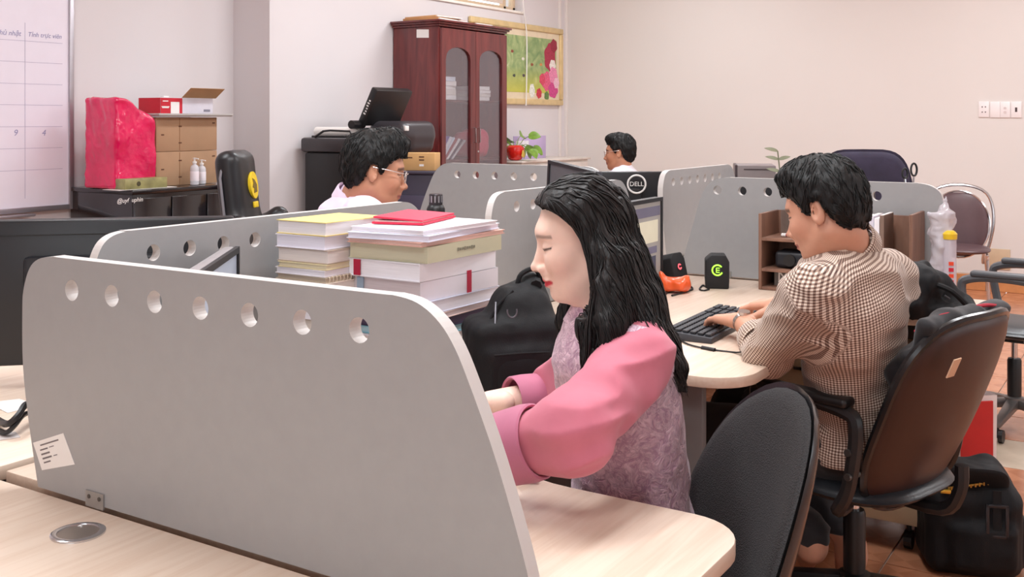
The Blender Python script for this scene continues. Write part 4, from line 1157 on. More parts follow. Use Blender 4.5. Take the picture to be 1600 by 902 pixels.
for s in (-1, 1):
    a_ = MB().cyl((0, s * 0.29, 0.42), (0, s * 0.29, 0.64), 0.022).build('arm_post', M_black, t)
    MB().box((0.0, s * 0.29, 0.655), (0.27, 0.085, 0.03)).build('arm_pad', M_black, a_, bevel=0.01)
em = Matrix.Translation((-0.173, 0, ztop - 0.155)) @ Matrix.Rotation(-0.12, 4, 'Y')
eb = basis((0.004, 0, 0), (0, 1, 0), (0, 0, 1), (1, 0, 0))
M_yel = mat('emblem_yellow', (240, 206, 30), 0.5)
e_ = MB().prism([(0.042 * math.cos(i * math.pi / 12), 0.058 * math.sin(i * math.pi / 12)) for i in range(24)], -0.01, 0.004, M=em @ eb).build('emblem', M_yel, t)
MB().prism([(0.02, -0.03), (0.024, 0.0), (0.004, 0.022), (-0.018, 0.03), (-0.012, 0.01), (-0.024, -0.008), (-0.008, -0.014), (-0.014, -0.034)], 0.004, 0.006, M=em @ eb).build('emblem_figure', mat('emblem_dark', (120, 96, 20), 0.5), e_)
MB().box((0, -0.083, 0.0), (0.05, 0.026, 0.008), M=em @ eb).build('emblem_tag', M_yel, e_, bevel=0.003)
MB().tube([(-0.21, -0.128, 0.66), (-0.265, -0.13, ztop - 0.12), (-0.262, -0.10, ztop - 0.03), (-0.26, 0.0, ztop - 0.008)], 0.006, 6).build('piping', mat('grey_piping', (120, 118, 124), 0.4), t, smooth=True)

# chrome visitor chair by the back wall
W_ = 7.6
p0 = C(1496, 520, W_)
hd = yaw(155)
t = thing('visitor_chair', 'chrome visitor chair with an oval brown back by the wall', 'chair', (p0.x, p0.y, 0), hd)
zt = C(1510, 292, W_).z; zl = C(1510, 410, W_).z
def fr(pts, r=0.011): return MB().tube(smooth_path(pts, 5), r, 8)
# frame hoop around the back
hw = 0.235
hoop = [(-0.20, -0.17, 0.44), (-0.24, -0.17, zl - 0.02), (-0.26, -hw, (zt + zl) / 2), (-0.28, -hw * 0.8, zt - 0.06), (-0.285, 0, zt), (-0.28, hw * 0.8, zt - 0.06), (-0.26, hw, (zt + zl) / 2), (-0.24, 0.17, zl - 0.02), (-0.20, 0.17, 0.44)]
fr(hoop, 0.012).build('back_hoop', M_chrome, t, smooth=True)
BM = Matrix.Translation((-0.255, 0, (zt + zl) / 2 - 0.02)) @ Matrix.Rotation(math.radians(-8), 4, 'Y') @ Rz90
MB().pillow(0.40, zt - zl - 0.07, 0.025, 0.02, n=2.3, M=BM).build('backrest', mat('brown_vinyl', (86, 62, 66), 0.4, var=0.08), t, smooth=True)
pts = []
for k in range(36):
    q = 2 * math.pi * k / 36; pts.append((0.21 * math.cos(q), 0.0, (zt - zl - 0.05) / 2 * math.sin(q)))
MB().tube(pts, 0.008, 6, closed=True, M=BM).build('back_rim', M_chrome, t, smooth=True)
MB().pillow(0.44, 0.42, 0.03, 0.025, n=3, M=Matrix.Translation((0, 0, 0.455)) @ Rz90 @ Matrix.Rotation(math.radians(-90), 4, 'X')).build('seat', MATS['brown_vinyl'], t, smooth=True)
for s in (-1, 1):
    fr([(-0.20, s * 0.17, 0.45), (-0.23, s * 0.2, 0.2), (-0.26, s * 0.21, 0.012)]).build('leg', M_chrome, t, smooth=True)
    fr([(-0.2, s * 0.19, 0.425), (0.16, s * 0.2, 0.425), (0.20, s * 0.2, 0.4), (0.21, s * 0.21, 0.012)]).build('leg', M_chrome, t, smooth=True)
# ------------------------------------------------------------------ monitors
M_bezel = mat('monitor_black', (28, 28, 32), 0.4, var=0.06)
M_backp = mat('monitor_back', (46, 48, 56), 0.38, var=0.05)
def screen_mat(name, c, e=0.35):
    return mat(name, c, 0.25, var=0.04, emit=c, estr=e)
def monitor(label, p, heading, w, h, z0, zdesk=0.75, screen=(120, 126, 132), roll=0.0, back=None, est=0.25, tilt=0.0, stand=True):
    # p: ground position under the panel centre, heading: where the screen looks, z0: bottom of the panel
    t = thing('monitor', label, 'monitor', (p[0], p[1], zdesk + 0.0008), heading, 'computer monitors')
    zb = z0 - zdesk
    T = Matrix.Translation((0, 0, zb + h / 2)) @ Matrix.Rotation(roll, 4, 'X') @ Matrix.Rotation(-tilt, 4, 'Y') @ Matrix.Translation((0, 0, -h / 2))
    MB().box((-0.012, 0, h / 2), (0.030, w, h), M=T).build('back_cover', back or M_backp, t, bevel=0.008)
    MB().box((-0.040, 0, h * 0.48), (0.035, w * 0.6, h * 0.55), M=T).build('rear_bulge', back or M_backp, t, bevel=0.012)
    m = MB(); b = 0.014
    m.box((0.006, 0, b / 2), (0.010, w, b), M=T).box((0.006, 0, h - b / 2), (0.010, w, b), M=T).box((0.006, -w / 2 + b / 2, h / 2), (0.010, b, h - 2 * b), M=T).box((0.006, w / 2 - b / 2, h / 2), (0.010, b, h - 2 * b), M=T)
    m.build('bezel', M_bezel, t)
    s = MB().box((0.0045, 0, h / 2), (0.003, w - 2 * b, h - 2 * b), M=T).build('screen', screen_mat('screen_%d_%d_%d' % screen, screen, est), t)
    if stand:
        MB().box((-0.065, 0, (zb + h * 0.4) / 2 + 0.006), (0.02, 0.07, zb + h * 0.4)).build('stand_neck', M_bezel, t, bevel=0.005)
        MB().lathe([(0.10, 0), (0.11, 0.002), (0.108, 0.010), (0.03, 0.016)], c=(-0.045, 0, 0), n=28).build('stand_foot', M_bezel, t, smooth=True)
    return t, T, s
# big black monitor at the left edge, seen from behind
p = C(168, 450, 2.56)
zt = C(168, 341, 2.56).z
t, T, s = monitor('big black monitor at the left edge seen from behind', (p.x, p.y), yaw(11), 0.60, 0.345, zt - 0.345, screen=(150, 160, 170), back=mat('monitor_back_black', (30, 31, 35), 0.36, var=0.05))
MB().box((-0.0275, 0.0, 0.345 - 0.036), (0.002, 0.595, 0.0025), M=T).build('back_groove', mat('groove_dark', (8, 8, 9), 0.5), t)
MB().cyl((-0.0585, 0.258, 0.085), (-0.026, 0.258, 0.085), 0.007, n=14, M=T).build('power_button', M_white, t)
# the woman's monitor in the corner
a_, b_ = C(310, 422, 2.0), C(367, 383, 2.38)
d_ = (b_ - a_); d_.z = 0; d_.normalize()
c_ = b_ - d_ * 0.23
hd = math.atan2(d_.y, d_.x) - math.pi / 2
monitor('slim monitor of the woman showing its top corner over the partition', (c_.x, c_.y), hd, 0.46, 0.28, 1.095 - 0.28, screen=(170, 180, 196), back=mat('silver_back', (150, 144, 146), 0.35))
# monitor of the man in the checked shirt
a_, b_ = onX(968, 330, -1.62), onX(1036, 308, -1.62)
hd = math.atan2(b_.y - a_.y, b_.x - a_.x) - math.pi / 2 
hd = 0.04
c_ = (b_.x, b_.y - 0.27)
zt = b_.z
t, T, s = monitor('monitor with an open document beside the checked shirt man', c_, hd, 0.54, 0.325, zt - 0.325, screen=(150, 146, 142), est=0.22)
for y0, z0, y1, z1, c in ((-.24, .26, .25, .295, (96, 92, 110)), (-.22, .165, .23, .245, (204, 198, 176)), (-.05, .125, .22, .15, (104, 100, 120)), (-.2, .03, .21, .115, (74, 74, 90)), (-.22, .012, .24, .022, (60, 60, 80))):
    MB().span((0.006, y0, z0), (0.0068, y1, z1), M=T).build('window_print', screen_mat('screen_ui_%d_%d' % (c[0], c[2]), c, 0.3), s)
# monitor of the man in the pale pink shirt
a_, b_ = C(857, 250, 4.35), C(931, 268.5, 4.03)
d_ = (b_ - a_); L_ = Vector((d_.x, d_.y, 0)).length; dn = Vector((d_.x, d_.y, 0)).normalized()
hd = math.atan2(dn.y, dn.x) + math.pi / 2
hd = math.atan2(-dn.x, dn.y) + math.pi
hd = math.atan2(dn.y, dn.x) - math.pi / 2
c_ = (a_ + b_) / 2
monitor('dark screen monitor standing beyond the dark hair of the woman', (c_.x, c_.y), hd, L_, 0.27, (a_.z + b_.z) / 2 - 0.27, screen=(84, 84, 88), roll=math.asin((b_.z - a_.z) / L_), est=0.1)
# far monitor with a round logo
c_ = C(952, 268, 5.05)
hd = yaw(-2)
t, T, s = monitor('far black monitor with a round letter logo on its back', (c_.x, c_.y), hd, 0.50, 0.31, c_.z - 0.31, screen=(150, 160, 170), back=M_bezel)
lp = C(993, 287, 5.02)
off = -((993 - 952) * 5.05 / F)
LM = T @ basis((-0.0585, off, 0.31 - 0.058), (0, -1, 0), (0, 0, 1), (-1, 0, 0))
ring = [(0.042 * math.cos(2 * math.pi * k / 32), 0.042 * math.sin(2 * math.pi * k / 32), 0.0) for k in range(32)]
MB().tube(ring, 0.0045, 6, closed=True, M=LM).build('logo_ring', M_white, t, smooth=True)
text_obj('logo_letters', 'DELL', 0.030, LM, M_white, t, extrude=0.001)

# dark monitor whose back shows through the holes of the pale partition
t, T, s_ = monitor('black monitor seen only through the holes of the pale partition', (-1.32, 4.24), math.pi / 2, 0.62, 0.34, 1.135 - 0.34, screen=(120, 130, 140), back=M_bezel)
# grey device behind the pale partition and a small sprig
p = C(1178, 262, 5.35)
t = thing('desk_printer', 'flat grey printer top showing above the pale partition', 'printer', (p.x, p.y, 0.752), yaw(170))
hh = C(1178, 257, 5.35).z - 0.752
MB().box((0, 0, hh * 0.5), (0.26, 0.20, hh)).build('body', mat('printer_grey', (128, 118, 118), 0.5), t, bevel=0.006)
MB().box((0, 0.02, hh - 0.02), (0.264, 0.15, 0.006)).build('paper_slot', M_hole, t)
MB().box((0.0, -0.092, hh - 0.03), (0.262, 0.012, 0.062)).build('end_cap', mat('printer_dark', (60, 48, 52), 0.5), t)
p = C(1222, 285, 4.42)
t = thing('potted_sprig', 'small potted sprig with thin leaves behind the pale partition', 'plant', (p.x, p.y, 0.752))
MB().lathe([(0.03, 0), (0.04, 0.09), (0.043, 0.095), (0.036, 0.095), (0.034, 0.085)], n=18).build('pot', M_white, t, smooth=True)
ztop = C(1212, 236, 4.42).z - 0.752
st = smooth_path([(0, 0, 0.08), (0.0, 0.0, ztop * 0.6), (-0.015, -0.012, ztop)], 4)
MB().tube(st, 0.0028, 6).build('stem', mat('stem_green', (120, 122, 96), 0.6), t, smooth=True)
M_spr = mat('sprig_leaf', (128, 130, 104), 0.5, var=0.15)
for k in range(9):
    f = 0.62 + 0.38 * k / 8; q = st[min(len(st) - 1, int(f * (len(st) - 1)))]
    s = 1 if k % 2 else -1
    leaf('leaf', q, (s * CA, s * SA, 0.35), (SA, -CA, 0.6), 0.055, 0.009, M_spr, t, 0.1)

# ------------------------------------------------------------------ speakers, keyboard, mouse, cable, orange bag
def speaker(label, p, heading, lean=0.0, glow=(150, 230, 60), s=1.0):
    t = thing('desk_speaker', label, 'speaker', (p[0], p[1], 0.7505), heading, 'desk speakers')
    T = Matrix.Rotation(lean, 4, 'Y') @ Matrix.Scale(s, 4)
    prof = [(-0.042, 0), (0.042, 0), (0.044, 0.03), (0.044, 0.10), (0.030, 0.125), (-0.022, 0.125), (-0.044, 0.105), (-0.044, 0.03)]
    MB().prism(prof, -0.045, 0.045, M=T @ basis((0, 0, 0), (0, 1, 0), (0, 0, 1), (1, 0, 0))).build('housing', M_blackm, t, bevel=0.005)
    rr_ = 0.019 if glow[1] > 150 else 0.009
    ring = [(0.0455, rr_ * math.cos(2 * math.pi * k / 28), 0.07 + rr_ * math.sin(2 * math.pi * k / 28)) for k in range(3, 27)]
    r = MB().tube(ring, 0.0032, 6, M=T).build('ring_light', mat('glow_%d_%d_%d' % glow, glow, 0.4, emit=glow, estr=1.6), t, smooth=True)
    MB().cyl((0.0445, 0, 0.07), (0.0462, 0, 0.07), 0.015, n=18, M=T).build('cone', M_black, t)
    if glow[1] < 150: return t
    m = MB()
    for zz in (0.062, 0.070, 0.078): m.box((0.0468, 0.002, zz), (0.001, 0.012, 0.003), M=T)
    m.box((0.0468, -0.004, 0.07), (0.001, 0.003, 0.018), M=T)
    m.build('emblem', MATS['glow_%d_%d_%d' % glow], t)
    return t
p = G(1120, 449, 0.75); speaker('black desk speaker with a glowing green emblem', (p.x, p.y), yaw(172), s=1.0)
p = C(1053, 437, 4.0); speaker('black desk speaker with a red light beside the monitor', (p.x, p.y), yaw(-135), glow=(236, 80, 90), lean=-0.25, s=0.98)
gr = Grid((-0.12, -0.1, -0.01), (0.12, 0.1, 0.12), 0.006)
gr.add(rbox((0, 0, 0.03), (0.05, 0.04, 0.024), 0.018), 0.01).add(rc((0.03, 0.02, 0.03), (0.045, 0.03, 0.075), 0.02, 0.010), 0.03).add(rc((-0.03, -0.02, 0.03), (-0.04, -0.02, 0.05), 0.02, 0.012), 0.03)
gr.warp(lambda P: np.abs(vnoise(P * 40, 9)) * 0.014, 0.02).cut(lambda x, y, z: 0.001 - z + 0 * x + 0 * y, 0.002)
p = C(1054, 449, 3.86)
t = thing('orange_bag', 'crumpled orange plastic bag on the desk by the monitor', 'bag', (p.x, p.y, 0.7505), yaw(60))
soft_obj('bag', [gr.mesh()], mat('orange_plastic', (232, 92, 40), 0.35, var=0.1, coat=0.2), t)

M_key = mat('key_dark', (54, 55, 60), 0.5, var=0.1)
M_kb = mat('keyboard_base', (60, 62, 68), 0.5)
def keyboard(label, p, rz, w=0.45, d=0.15, z=0.7505):
    t = thing('keyboard', label, 'keyboard', (p[0], p[1], z), rz, 'keyboards')
    pr = [(-d / 2, 0), (d / 2, 0), (d / 2, 0.026), (-d / 2, 0.016)]
    MB().prism(pr, -w / 2, w / 2, M=basis((0, 0, 0), (0, 1, 0), (0, 0, 1), (1, 0, 0))).build('body', M_kb, t, bevel=0.003)
    m = MB(); cols = int(w / 0.0195)
    for r in range(6):
        yy = -d / 2 + 0.016 + r * 0.0225; zz = 0.0205 + 0.010 * (yy + d / 2) / d
        x = -w / 2 + 0.012
        for c in range(cols):
            if r == 0 and 3 < c < 10:
                if c == 4: m.box((x + 0.058, yy, zz), (0.114, 0.016, 0.007))
            elif not (c in (15, 19) ): m.box((x + 0.0085, yy, zz), (0.0165, 0.017, 0.007))
            x += 0.0195
    k = m.build('keys', M_key, t, bevel=0.0015, seg=1); k['kind'] = 'stuff'
    return t
kc = [G(1052, 517, 0.76), G(1118, 538, 0.76), G(1190, 480, 0.76)]
kp = (G(1054, 512, 0.765) + G(1196, 490, 0.765)) / 2
along = (G(1190, 492, 0.765) - G(1110, 533, 0.765)); krz = math.atan2(along.y, along.x)
KB = G(1126, 508, 0.765)
KRZ = math.atan2((G(1182, 480, 0.765) - G(1052, 512, 0.765)).y, (G(1182, 480, 0.765) - G(1052, 512, 0.765)).x)
k0, k1, k2 = G(1052, 513, 0.768), G(1112, 530, 0.765), G(1208, 478, 0.766)
al = (k2 - k1); al.z = 0; L_ = min(al.length, 0.46); al.normalize(); pe = Vector((-al.y, al.x, 0))
kc = k1 + al * 0.225 + pe * 0.075
KEYB = keyboard('dark keyboard under the hands of the checked shirt man', (kc.x, kc.y), math.atan2(al.y, al.x))
p = (-1.38, 1.42)
wk = keyboard('dark keyboard behind the foreground partition before the woman', (-1.43, 1.62), math.radians(58) - math.pi / 2 + math.pi / 2 + math.radians(-5), w=0.40)
mp_ = C(1200, 476, 3.03)
mp_ = G(1203, 483, 0.77)
t = thing('computer_mouse', 'small dark mouse under the right hand of the checked shirt man', 'mouse', (mp_.x, mp_.y, 0.7505), yaw(60))
gr = Grid((-0.065, -0.04, -0.005), (0.065, 0.04, 0.045), 0.004)
gr.add(ell((0, 0, 0.008), (0.056, 0.031, 0.028)), 0.004).cut(lambda x, y, z: 0.001 - z + 0 * x + 0 * y, 0.002)
soft_obj('shell', [gr.mesh()], mat('mouse_grey', (70, 72, 80), 0.4), t)
MB().cyl((0.028, -0.004, 0.031), (0.028, 0.004, 0.031), 0.008, n=14).build('wheel', M_black, t)
def cable(label, pts, r=0.0025, name='cable', col=None):
    P0 = Vector(pts[0])
    t = thing(name, label, 'cable', P0)
    MB().tube(smooth_path([Vector(q) - P0 for q in pts], 6), r, 6).build('cord', col or M_black, t, smooth=True)
    return t
z_ = 0.7535
t = cable('thin black cable running from the keyboard along the desk edge', [G(1056, 526, z_), G(1075, 538, z_), G(1110, 546, z_), G(1150, 551, z_), C(1170, 552, 2.74), C(1172, 600, 2.74), C(1163, 700, 2.78)], 0.0025)
q = [G(1097, 543.5, z_) - Vector(t.location), G(1117, 547.5, z_) - Vector(t.location)]
MB().cyl(q[0], q[1], 0.006, n=12).build('ferrite', M_black, t, smooth=True)
cable('black speaker cable looped on the desk before the orange bag', [G(1030, 470, z_), G(1045, 455, z_), G(1062, 446, 0.765), G(1075, 446, 0.762), G(1082, 452, z_), G(1070, 456, z_), G(1050, 462, z_)], 0.004)
cable('black cable coming from the speaker with the green emblem', [G(1104, 449, z_), G(1098, 446, z_), G(1093, 452, z_), G(1100, 454, z_), G(1108, 452, z_)], 0.003)
# left desk: cable, clip, paper
cable('black cable ends lying on the desk at the left edge', [G(-6, 655, 0.76), G(12, 663, 0.775), G(28, 650, 0.79), G(40, 633, 0.80), G(60, 628, 0.79)], 0.007)
cable('second black cable beside the left desk paper', [G(-4, 672, 0.757), G(10, 676, 0.760), G(24, 664, 0.775), G(38, 648, 0.785), G(62, 640, 0.775)], 0.005)
q = [G(x, y, 0.7506) for x, y in ((-20, 630), (30, 624), (60, 633), (12, 646))]
t = thing('paper_sheet', 'white paper sheet on the desk at the left edge', 'paper', (0, 0, 0)); plate('sheet', q, 0.001, M_paper, t, (0, 0, 1))
q = [G(x, y, 0.7506) for x, y in ((-10, 682), (24, 676), (32, 684), (-10, 690))]
t = thing('plastic_sleeve', 'clear plastic scrap under the cable ends at the left edge', 'plastic', (0, 0, 0)); plate('sheet', q, 0.0015, mat('clear_scrap', (214, 206, 204), 0.2), t, (0, 0, 1))
# white pen / paper near the woman's wrist
p = G(799, 739, 0.765)
t = thing('eraser', 'small white roll lying by the near pink cuff', 'stationery', (p.x, p.y, 0.751), yaw(80))
MB().cyl((-0.03, 0, 0.009), (0.02, 0, 0.009), 0.0085, n=16).build('roll', mat('roll_lilac', (226, 222, 240), 0.5), t, smooth=True)
MB().cyl((-0.045, 0, 0.009), (-0.03, 0, 0.009), 0.0075, n=16).build('cap', mat('roll_blue', (120, 110, 190), 0.5), t, smooth=True)

# ------------------------------------------------------------------ little bookshelf on the desk and its contents
M_shw = wood('shelf_wood', (112, 80, 66), (138, 102, 84), rough=0.5, scale=3, stretch=(6, 6, 1), bump=0.02)
sx0, sx1, sy0, sy1 = onY(1185, 400, 3.81).x, onY(1426, 400, 3.81).x, 3.81, 4.012
sz1 = onY(1190, 334, 3.81).z
t = thing('desk_bookshelf', 'small brown wooden bookshelf standing against the pale partition', 'bookshelf', (sx0, sy0, 0.7505))
w_, d_, h_ = sx1 - sx0, sy1 - sy0, sz1 - 0.75
def sp(name, lo, hi): return MB().span(lo, hi).build(name, M_shw, t, bevel=0.0015, seg=1)
half = w_ * 0.52
for x in (0, half, w_ - 0.012): sp('upright', (x, 0, 0), (x + 0.012, d_, h_ + (0.02 if x else 0)))
zs_ = [onY(1200, y, 3.81).z - 0.75 for y in (420, 372)]
sp('shelf', (0.012, 0, 0), (half, d_, 0.012)); sp('shelf', (0.012, 0, zs_[0] - 0.012), (half, d_, zs_[0])); sp('shelf', (0.012, 0, zs_[1] - 0.012), (half, d_, zs_[1]))
sp('shelf', (half + 0.012, 0, 0), (w_ - 0.012, d_, 0.012)); sp('shelf', (half + 0.012, 0, zs_[0] + 0.02), (w_ - 0.012, d_, zs_[0] + 0.032))
sp('back_panel', (0.012, d_ - 0.006, 0.012), (w_ - 0.012, d_, h_))
bx, by = sx0, sy0
t2 = thing('pen_holder', 'clear acrylic pen holder with beads in the top bookshelf bay', 'pen holder', (bx + 0.10, by + 0.09, 0.7505 + zs_[1] + 0.0005))
m = MB(); h2 = 0.10
for lo, hi in (((-.035, -.03, 0), (.035, -.027, h2)), ((-.035, .027, 0), (.035, .03, h2)), ((-.035, -.027, 0), (-.032, .027, h2)), ((.032, -.027, 0), (.035, .027, h2))):
    MB().span(lo, hi).build('wall', glass('acrylic', (240, 230, 225), alpha=0.25), t2)
for k in range(7): MB().lathe([(0.002, 0), (0.006, 0.003), (0.006, 0.009), (0.002, 0.012)], c=(-0.026 + 0.0085 * k, -0.036, 0.002), n=10).build('bead', [M_white, M_white, mat('bead_red', (150, 30, 60), 0.3)][k % 3], t2, smooth=True)
t2 = thing('camera_case', 'dark blue-black case in the middle bookshelf bay', 'case', (bx + 0.13, by + 0.08, 0.7505 + zs_[0] + 0.0008))
MB().box((0, 0, 0.032), (0.16, 0.10, 0.064)).build('body', mat('case_dark', (34, 36, 42), 0.4), t2, bevel=0.016, seg=3)
MB().cyl((-0.02, -0.05, 0.032), (-0.02, -0.062, 0.032), 0.022, n=20).build('lens', M_black, t2)
t2 = thing('paper_cup', 'red and white cup in the middle bookshelf bay', 'cup', (bx + 0.235, by + 0.05, 0.7505 + zs_[0] + 0.0008))
MB().lathe([(0.018, 0), (0.024, 0.055), (0.025, 0.056), (0.022, 0.054)], n=18).build('cup', M_white, t2, smooth=True)
MB().lathe([(0.0205, 0.012), (0.0225, 0.035)], n=18, cap=False).build('red_band', mat('print_red', (196, 26, 48), 0.5), t2, smooth=True)
t2 = thing('letter_sign', 'small off-white block sign reading MR in the bottom bookshelf bay', 'sign', (bx + 0.085, by + 0.05, 0.7505 + 0.0128))
MB().box((0.02, 0.01, 0.030), (0.12, 0.03, 0.060)).build('block', mat('sign_dark', (112, 108, 104), 0.6), t2, bevel=0.002)
text_obj('letters', 'MR', 0.062, basis((0.015, -0.0058, 0.032), (1, 0, 0), (0, 0, 1), (0, -1, 0)), M_white, t2, extrude=0.0008)
bk = [((222, 168, 40), 0.012, 'yellow'), ((230, 228, 236), 0.022, 'white'), ((214, 210, 224), 0.020, 'pale lilac'), ((236, 234, 240), 0.018, 'bright white'), ((128, 104, 92), 0.014, 'taupe'), ((90, 60, 50), 0.016, 'dark brown')]
x = half + 0.055
for k, (c, th, nm) in enumerate([bk[5], bk[0], bk[1], bk[2], bk[3], bk[4]]):
    t2 = thing('upright_book', nm + ' book standing upright in the right bookshelf bay', 'book', (bx + x + th / 2, by + 0.085, 0.7505 + zs_[0] + 0.0328), 0, 'upright books in the desk bookshelf')
    hh = h_ - zs_[0] - 0.02 - [0.03, 0.0, 0.01, 0.005, 0.012, 0.0][k]
    MB().box((0, 0, hh / 2), (th, 0.15, hh)).build('cover', mat('upbook_%d' % k, c, 0.6), t2, bevel=0.001, seg=1)
    MB().box((0, 0, hh / 2 + 0.0012), (th * 0.75, 0.146, hh)).build('pages', M_paper, t2)
    x += th + 0.0015

# ------------------------------------------------------------------ the two stacks on the woman's desk
rnd = random.Random(4)
def flat_item(label, cx, cy, z, w, d, h, rz, cover, pages, kind='book', name='book', group='things in the left book stack', spine=None, lift=None):
    # w along X, d along Y
    t = thing(name, label, kind, (cx, cy, z + 0.0004), rz, group)
    c = 0.0018 if h > 0.008 else h * 0.25
    MB().box((0, 0, h / 2), (w - 0.005, d - 0.006, h - 2 * c)).build('pages', mat('pg_%d_%d_%d' % pages, pages, 0.8, var=0.06, stretch=(1, 1, 60), scale=12), t)
    MB().box((0, 0, h - c / 2), (w, d, c)).build('top_cover', mat('cv_%d_%d_%d' % cover, cover, 0.5, var=0.04), t)
    MB().box((0, 0, c / 2), (w, d, c)).build('bottom_cover', mat('cv_%d_%d_%d' % cover, cover, 0.5, var=0.04), t)
    if spine: MB().box((spine * (w / 2 - 0.0005), 0, h / 2), (0.0016, d, h)).build('spine', mat('cv_%d_%d_%d' % cover, cover, 0.5), t)
    return z + h + 0.0008
S1 = (-1.715, 1.905)
z = 0.7505
items = [((206, 202, 204), (230, 224, 220), 0.085, 'thick pale grey book at the bottom of the left stack'),
         ((190, 174, 160), (222, 212, 202), 0.075, 'thick beige book second from the bottom of the left stack'),
         ((214, 204, 204), (232, 228, 232), 0.060, 'white book third from the bottom of the left stack'),
         ((226, 212, 200), (230, 222, 214), 0.022, 'cream paperback under the spiral notebook, left stack'),
         ((196, 182, 160), (190, 176, 158), 0.011, 'spiral-bound notebook with beige coils in the left stack'),
         ((236, 232, 238), (236, 234, 240), 0.014, 'white book right above the spiral notebook, left stack'),
         ((222, 208, 166), (226, 216, 188), 0.012, 'thin yellowish paperback in the middle of the left stack'),
         ((184, 166, 152), (222, 214, 210), 0.029, 'thick grey-beige book in the upper left stack'),
         ((236, 232, 240), (230, 228, 240), 0.029, 'thick white book right below the yellow-edged one'),
         ((230, 208, 128), (234, 232, 236), 0.030, 'white book with a yellow cover topping the left stack')]
tot = sum(i[2] for i in items) + 0.0008 * len(items)
sc_ = (1.148 - z) / tot
for k, (cv, pg, h, lb) in enumerate(items):
    dx = [0.012, 0.01, 0.0, 0.006, 0.004, 0.0, 0.003, 0.0, -0.006, 0.0][k]
    w = [0.175, 0.165, 0.16, 0.165, 0.158, 0.155, 0.148, 0.155, 0.152, 0.155][k]
    z0 = z
    z = flat_item(lb, S1[0] + dx, S1[1] + [0.01, 0.008, 0.005, 0, 0, -0.004, -0.006, 0, 0, 0][k], z, w, [.235, .23, .225, .225, .22, .215, .21, .212, .215, .213][k], h * sc_, rnd.uniform(-0.03, 0.03), cv, pg)
    if k == 4:
        o = bpy.data.objects[[q.name for q in bpy.data.objects if q.get('label') == lb][0]]
        for j in range(18): MB().tube([(0.079 + 0.004 * math.cos(q), -0.10 + 0.0118 * j, 0.006 + 0.007 * math.sin(q)) for q in [i * math.pi / 4 for i in range(8)]], 0.0012, 5, closed=True).build('coil', mat('coil_beige', (206, 190, 170), 0.4), o)
S2 = (-1.530, 2.025)
z = 0.7505
it2 = [((196, 30, 62), (214, 60, 80), 0.022, 'red folder at the very bottom of the right stack', 'folder'),
       ((60, 50, 70), (90, 80, 90), 0.02, 'dark folder above the bottom red one, right stack', 'folder'),
       ((200, 40, 66), (206, 80, 96), 0.02, 'second red folder low in the right stack', 'folder'),
       ((40, 150, 90), (120, 180, 130), 0.010, 'thin green folder low in the right stack', 'folder'),
       ((66, 56, 76), (206, 196, 196), 0.024, 'dark purple folder above the green one, right stack', 'folder'),
       ((226, 206, 190), (232, 220, 210), 0.012, 'cream paper bundle above the purple folder', 'papers'),
       ((210, 200, 204), (226, 216, 214), 0.022, 'grey-pink paper bundle in the lower right stack', 'papers'),
       ((130, 190, 206), (176, 206, 214), 0.016, 'light blue folder in the middle of the right stack', 'folder'),
       ((58, 48, 76), (86, 74, 100), 0.022, 'dark navy folder under the slanting white papers', 'folder'),
       ((232, 206, 200), (236, 226, 230), 0.014, 'pinkish paper sheaf fanning out of the right stack', 'papers'),
       ((214, 218, 236), (232, 230, 238), 0.030, 'white paper sheaf with ruffled edges in the right stack', 'papers'),
       ((226, 222, 230), (206, 196, 200), 0.044, 'grey binder box with a red tab in the right stack', 'binder'),
       ((236, 234, 240), (236, 234, 240), 0.040, 'white ring binder in the upper right stack', 'binder'),
       ((196, 194, 166), (206, 202, 176), 0.036, 'olive-beige file with faint print in the right stack', 'file'),
       ((216, 170, 156), (230, 200, 190), 0.010, 'salmon striped paper bundle near the top of the right stack', 'papers'),
       ((226, 230, 244), (230, 228, 240), 0.014, 'bluish white papers near the top of the right stack', 'papers'),
       ((236, 230, 236), (236, 232, 236), 0.010, 'loose white sheets directly under the red folder', 'papers')]
tot = sum(i[2] for i in it2) + 0.0008 * len(it2)
sc_ = (1.135 - z) / tot
for k, (cv, pg, h, lb, kd) in enumerate(it2):
    rot = rnd.uniform(-0.05, 0.05) + (0.06 if k in (9, 14, 15) else 0)
    w = 0.215 + rnd.uniform(-0.006, 0.012); d = 0.30 + rnd.uniform(-0.008, 0.012) + (0.035 if k in (9, 14, 15) else 0)
    z0 = z
    z = flat_item(lb, S2[0] + rnd.uniform(-0.005, 0.006), S2[1] + rnd.uniform(-0.006, 0.006) + (0.012 if k in (9, 14, 15) else 0), z, w, d, h * sc_, rot, cv, pg, kd, {'folder': 'document_folder', 'papers': 'paper_bundle', 'binder': 'binder', 'file': 'document_file'}[kd], 'things in the right paper stack', spine=1 if kd in ('binder', 'file') else None)
    o = [q for q in bpy.data.objects if q.get('label') == lb][0]
    if k == 11: MB().box((w / 2 + 0.0012, 0.03, h * sc_ * 0.55), (0.002, 0.016, h * sc_ * 1.2)).build('red_tab', mat('tab_red', (176, 20, 60), 0.5), o)
    if k in (11, 12): MB().box((-w / 2 + 0.03, -d / 2 - 0.0006, h * sc_ * 0.5), (0.02, 0.002, h * sc_ * 0.9)).build('end_tab', mat('tab_red', (176, 20, 60), 0.5) if k == 12 else mat('tab_blue', (150, 170, 190), 0.5), o)
    if k == 13:
        [MB().box((w / 2 + 0.0012, -0.034 + 0.0095 * j, h * sc_ * 0.55), (0.0006, 0.0065, 0.006 if j % 3 else 0.008)).build('print_mark', mat('print_olive', (130, 126, 108), 0.8), o) for j in range(8)]
